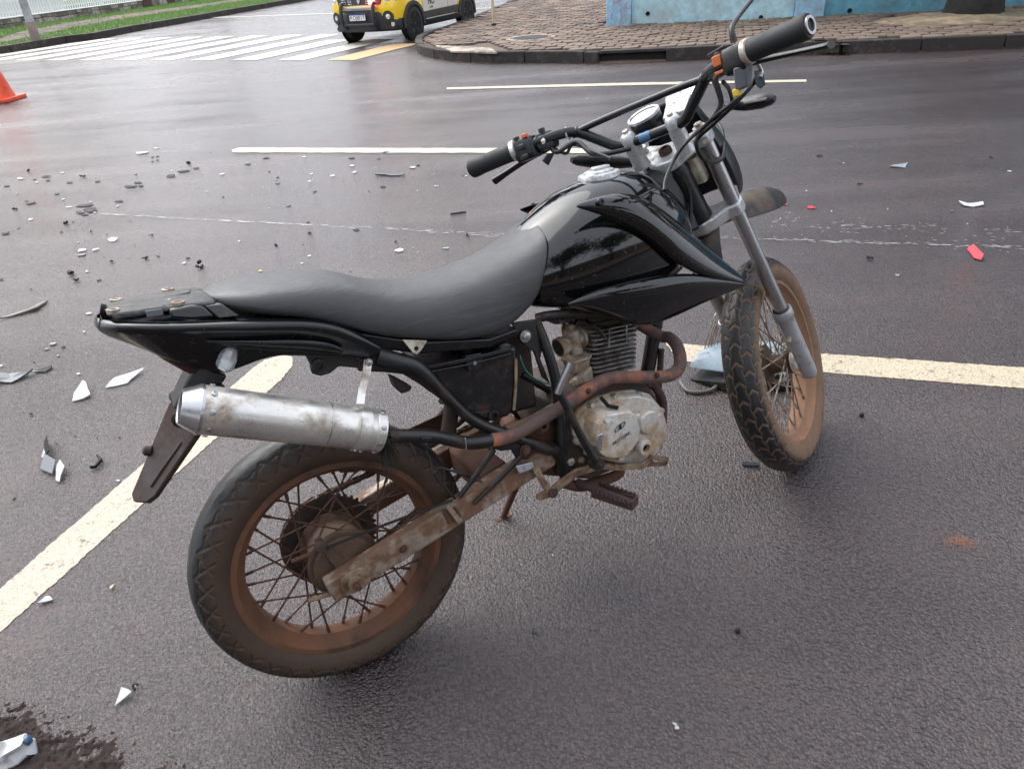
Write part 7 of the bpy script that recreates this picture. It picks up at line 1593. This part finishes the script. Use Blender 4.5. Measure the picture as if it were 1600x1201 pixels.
# the larger pieces, each with its own shape
QUAD = [(-.5, -.3), (-.18, .28), (.5, .3), (.12, -.22), (.03, -.42)]
shard('white_panel_shard', (-1.579, 2.53, 0), .150, .10, 'shard_white', 'flat white plastic panel piece lying under the tail of the motorcycle', rot=.45, shape=[(-.5, -.3), (-.25, .25), (.55, .42), (.12, -.25), (.06, -.42)], seed=1, tiltx=.10, curve=.03)
shard('white_pointed_shard', (-1.715, 2.437, 0), .115, .115, 'shard_white', 'pointed white plastic shard left of the white panel piece', rot=-.5, shape=[(-.5, .5), (-.25, .45), (.5, .05), (.42, -.2), (.15, -.45), (-.2, -.1)], seed=2, tiltx=.18, curve=.05)
shard('brown_bent_strip', (-2.434, 3.328, 0), .20, .14, 'shard_brown', 'bent brown plastic strip shaped like a boomerang at the left', rot=.35, shape=[(-.5, -.42), (.12, -.05), (.36, .45), (.52, .45), (.34, -.22), (-.2, -.4)], seed=3, curve=.12, thick=.006)
shard('crumpled_black_panel', (-2.089, 2.614, 0), .17, .15, 'shard_blue', 'crumpled blue-black plastic panel cut off by the left edge', rot=.1, seed=4, curve=.35, shape=[(-.5, -.2), (-.45, .3), (.1, .25), (.5, .12), (.3, -.05), (.1, -.3), (-.2, -.22)], thick=.005)
shard('black_oval_piece', (-1.985, 2.668, 0), .085, .055, 'shard_black', 'small black oval piece beside the crumpled blue-black panel', rot=.4, seed=5, curve=.25)
tag(tube('white_wire', [Vector((-2.042, 2.618, 0))+Vector((0, 0, .008)), Vector((-2.023, 2.641, 0))+Vector((0, 0, .014)), Vector((-2.003, 2.654, 0))+Vector((0, 0, .006))], .003, 'shard_white', n=6), 'short white wire between the crumpled panel and black oval piece', 'wire')
bm1 = empty('broken_mirror', 'broken mirror housing with grey plate and white torn end at lower left', 'mirror', Vector((-1.578, 1.941, 0)))
bo = Vector((-1.578, 1.941, 0))
def off(p, z=0): return Vector(p)-bo+Vector((0, 0, z))
plate('stem_cover', [off((-1.688, 2.104, 0),.004), off((-1.672, 2.117, 0),.03), off((-1.61, 2.015, 0),.03), off((-1.632, 2.011, 0),.008)], (.004, -.002, .008), 'shard_black', bm1, bevel=.002)
plate('grey_plate', [off((-1.615, 1.945, 0),.004), off((-1.63, 2.014, 0),.02), off((-1.557, 1.956, 0),.028), off((-1.552, 1.907, 0),.006)], (.002, -.004, .007), 'shard_grey', bm1, bevel=.002)
plate('torn_end', [off((-1.528, 1.877, 0),.004), off((-1.556, 1.945, 0),.016), off((-1.553, 1.969, 0),.022), off((-1.518, 1.93, 0),.020), off((-1.513, 1.889, 0),.012), off((-1.509, 1.865, 0),.003)], (.003, -.004, .006), 'shard_white', bm1, bevel=.002)
plate('clear_flake', [off((-1.649, 2.016, 0),.003), off((-1.651, 2.046, 0),.018), off((-1.621, 2.006, 0),.010)], (.001, -.001, .003), 'shard_white', bm1, bevel=0)
lb_ = [Vector((-1.436, 1.931, 0)), Vector((-1.42, 1.929, 0)), Vector((-1.416, 1.967, 0)), Vector((-1.442, 1.995, 0))]
tag(strip('angle_bracket', [p+Vector((0, 0, .010)) for p in lb_], .012, .007, 'shard_black', None), 'small black angle bracket beside the parking line', 'bracket')
shard('dark_strip', (-0.8, 5.396, 0), .235, .048, 'shard_blue', 'long dark blue-grey plastic strip on the road behind the seat', rot=-.28, seed=8, curve=.05, shape=[(-.5, .3), (-.2, .42), (.1, .0), (.5, .1), (.48, -.4), (.1, -.5), (-.2, -.15), (-.5, -.35)], thick=.008)
tag(tube('black_rod', [Vector((-0.307, 4.35, 0))+Vector((0, 0, .008)), Vector((-0.21, 4.372, 0))+Vector((0, 0, .008))], .006, 'shard_black', n=8, res=1), 'thin black rod lying just left of the fuel tank', 'rod')
ro = Vector((2.266, 3.137, 0)); rsh = plate('red_shard', [Vector(q)-ro+Vector((0, 0, z)) for q, z in (((2.279, 3.211, 0), .004), ((2.316, 3.226, 0), .020), ((2.285, 3.092, 0), .020), ((2.259, 3.064, 0), .006), ((2.247, 3.099, 0), .004))], (0, 0, .006), 'shard_red', bevel=.001)
rsh.location = ro; tag(rsh, 'bright red plastic reflector shard lying alone at far right', 'shard')
shard('white_curved_shard', (2.677, 3.832, 0), .125, .075, 'shard_white', 'curved white plastic shard above the red reflector piece', rot=-.1, seed=10, shape=[(-.5, .45), (-.3, .1), (.5, .2), (.4, -.3), (-.1, -.5), (-.42, -.3)], curve=.1, tiltx=.1)
shard('clear_curved_shard', (2.689, 4.663, 0), .14, .085, 'shard_clear', 'clear grey lens fragment on the far lane at right', rot=.05, seed=11, shape=[(-.5, .1), (-.2, .5), (.5, .35), (.25, -.1), (.1, -.5), (-.2, -.1)], curve=.1)
shard('black_strip', (0.714, 1.691, 0), .052, .013, 'shard_blue', 'short black plastic strip in front of the front tyre', rot=-.18, seed=12, shape=[(-.5, -.5), (-.5, .5), (.5, .4), (.5, -.5)], curve=.02, thick=.006, tiltx=.25)
shard('white_fragment', (-0.937, 1.031, 0), .030, .040, 'shard_white', 'folded white plastic fragment in the lower left foreground', seed=13, rot=-.15, shape=[(-.5, .5), (.1, .42), (.5, .30), (.15, -.05), (-.35, -.5)], tiltx=.25, curve=.1)
tag(tube('black_ring', [Vector((-0.923, 1.06, 0))+Vector((.006*cos(tau*k/8), .004*sin(tau*k/8), .006+.004*sin(tau*k/8))) for k in range(7)], .0022, 'shard_black', n=6), 'small black curl beside the folded white fragment', 'clip')
shard('clear_wedge', (-1.281, 1.351, 0), .036, .030, 'shard_clear', 'clear wedge of lens by the yellow parking line', seed=14, rot=0, shape=[(-.5, -.5), (-.3, .4), (.1, .35), (.5, -.1)])
shard('tan_chip', (-1.12, 1.38, 0), .010, .020, 'shard_tan', 'tan chip on the asphalt left of the rear tyre', seed=15, rot=.1)
wl_ = lathe('white_lump', [(0, .012), (.012, .026), (.034, .030), (.055, .022), (.066, .008), (.068, 0)], (0, 0, .018), (.75, .5, .25), 'shard_white', None, 22, tf=lambda v: v+Vector((noise.noise(v*40), noise.noise(v*40+Vector((5, 0, 0))), noise.noise(v*40+Vector((0, 5, 0)))))*.020)
wl_.location = (-1.137, 0.891, 0); tag(wl_, 'crumpled white plastic lump with blue tip in the dirt at bottom left', 'plastic')
lathe('blue_tip', [(.060, .012), (.068, .009), (.071, 0)], (0, 0, .018), (.75, .5, .25), 'blue_sticker', wl_, 14)
tag(lathe('round_cap', [(.003, .007), (.010, .008), (.015, .005), (.015, 0)], (1.155, 1.904, 0), (.2, 0, 1), 'shard_black', None, 14), 'round black cap on the asphalt right of the front wheel', 'cap')
tag(lathe('round_cap', [(.003, .0055), (.008, .006), (.011, .004), (.011, 0)], (0.486, 1.088, 0), (.2, .1, 1), 'shard_black', None, 14), 'tiny black round cap in the right foreground', 'cap')
shard('blue_flake', (0.01, 1.133, 0), .018, .012, 'shard_blue', 'blue-grey flake on the asphalt right of the rear wheel', seed=18)
chunk('white_crumb', (0.287, 0.865, 0), .016, 'shard_white', 'white crumb in the bottom foreground right of centre', seed=19)
chunk('white_bead', (0.078, 1.377, 0), .009, 'shard_white', 'tiny white bead below the engine', seed=20)
# broken front fairing lying behind the front wheel, with its wire frame and cable
fo = Vector((0.751, 2.179, 0)); bf = empty('broken_fairing', 'broken blue-grey headlight fairing lying behind the front tyre', 'fairing', fo)
def q3(p, z): v = Vector(p)-fo; return Vector((v.x, v.y, z))
fr_rows = [[q3((0.648, 2.221, 0), .040), q3((0.708, 2.194, 0), .050), q3((0.786, 2.138, 0), .056), q3((0.916, 2.111, 0), .058), q3((1.028, 2.104, 0), .05)],
           [q3((0.667, 2.237, 0), .070), q3((0.72, 2.238, 0), .090), q3((0.804, 2.198, 0), .100), q3((0.94, 2.179, 0), .100), q3((1.051, 2.163, 0), .085)],
           [q3((0.711, 2.277, 0), .085), q3((0.744, 2.282, 0), .105), q3((0.826, 2.27, 0), .112), q3((0.967, 2.259, 0), .112), q3((1.069, 2.234, 0), .095)],
           [q3((0.725, 2.295, 0), .075), q3((0.764, 2.308, 0), .090), q3((0.837, 2.307, 0), .095), q3((0.98, 2.296, 0), .095), q3((1.066, 2.264, 0), .080)]]
build('shell', *grid_m(fr_rows), 'fairing_blue', bf, sub=2, ang=180, solid=-.005)
build('black_base', *loft_m([[q3((0.66, 2.21, 0), z*.2), q3((0.756, 2.116, 0), z), q3((0.997, 2.082, 0), z), q3((1.063, 2.193, 0), z), q3((0.727, 2.265, 0), z*.6)] for z in (.004, .040)]), 'shard_black', bf, bevel=.006)
build('lens_panel', *plate_m([q3((0.958, 2.088, 0), .045), q3((1.041, 2.102, 0), .045), q3((1.057, 2.153, 0), .09), q3((0.984, 2.145, 0), .09)], (0, .008, 0)), 'shard_grey', bf, bevel=.002)
for k in range(7): build('lens_rib', *plate_m([q3((0.958, 2.088, 0), .048+k*.006)+Vector((.004, -.004, 0)), q3((1.041, 2.102, 0), .048+k*.006)+Vector((-.004, -.004, 0)), q3((1.041, 2.102, 0), .050+k*.006)+Vector((-.004, -.004, 0)), q3((0.958, 2.088, 0), .050+k*.006)+Vector((.004, -.004, 0))], (0, -.002, 0)), 'clamp_silver', bf, smooth=False)
tube('cable', [q3((0.617, 2.189, 0), .012), q3((0.627, 2.134, 0), .008), q3((0.662, 2.112, 0), .008), q3((0.716, 2.122, 0), .010), q3((0.771, 2.167, 0), .02)], .007, 'shard_brown', bf, n=10)
for k in range(3):
    a = Vector(q3((0.725, 2.275, 0), .09)+Vector((.012*k, 0, 0))); tube('wire_frame', [a, a+Vector((.010, .01, .05)), a+Vector((.035, .03, .120)), a+Vector((.050, .035, .128)), a+Vector((.052, .03, .110)), a+Vector((.030, .015, .045)), a+Vector((.022, .0, .0))], .0022, 'spoke_steel', bf, n=6)
for k in range(4):
    a = Vector(q3((0.962, 2.208, 0), .10)+Vector((.010*k, 0, 0))); tube('wire_frame', [a, a+Vector((.0, .0, .08)), a+Vector((.008, .0, .09)), a+Vector((.012, .0, .08)), a+Vector((.012, .0, .0))], .0022, 'spoke_steel', bf, n=6)
tag(chunk('cream_fragment', (0.992, 1.992, 0), .034, 'cream_plastic', 'cream plastic fragment seen through the front wheel spokes', seed=22), None)
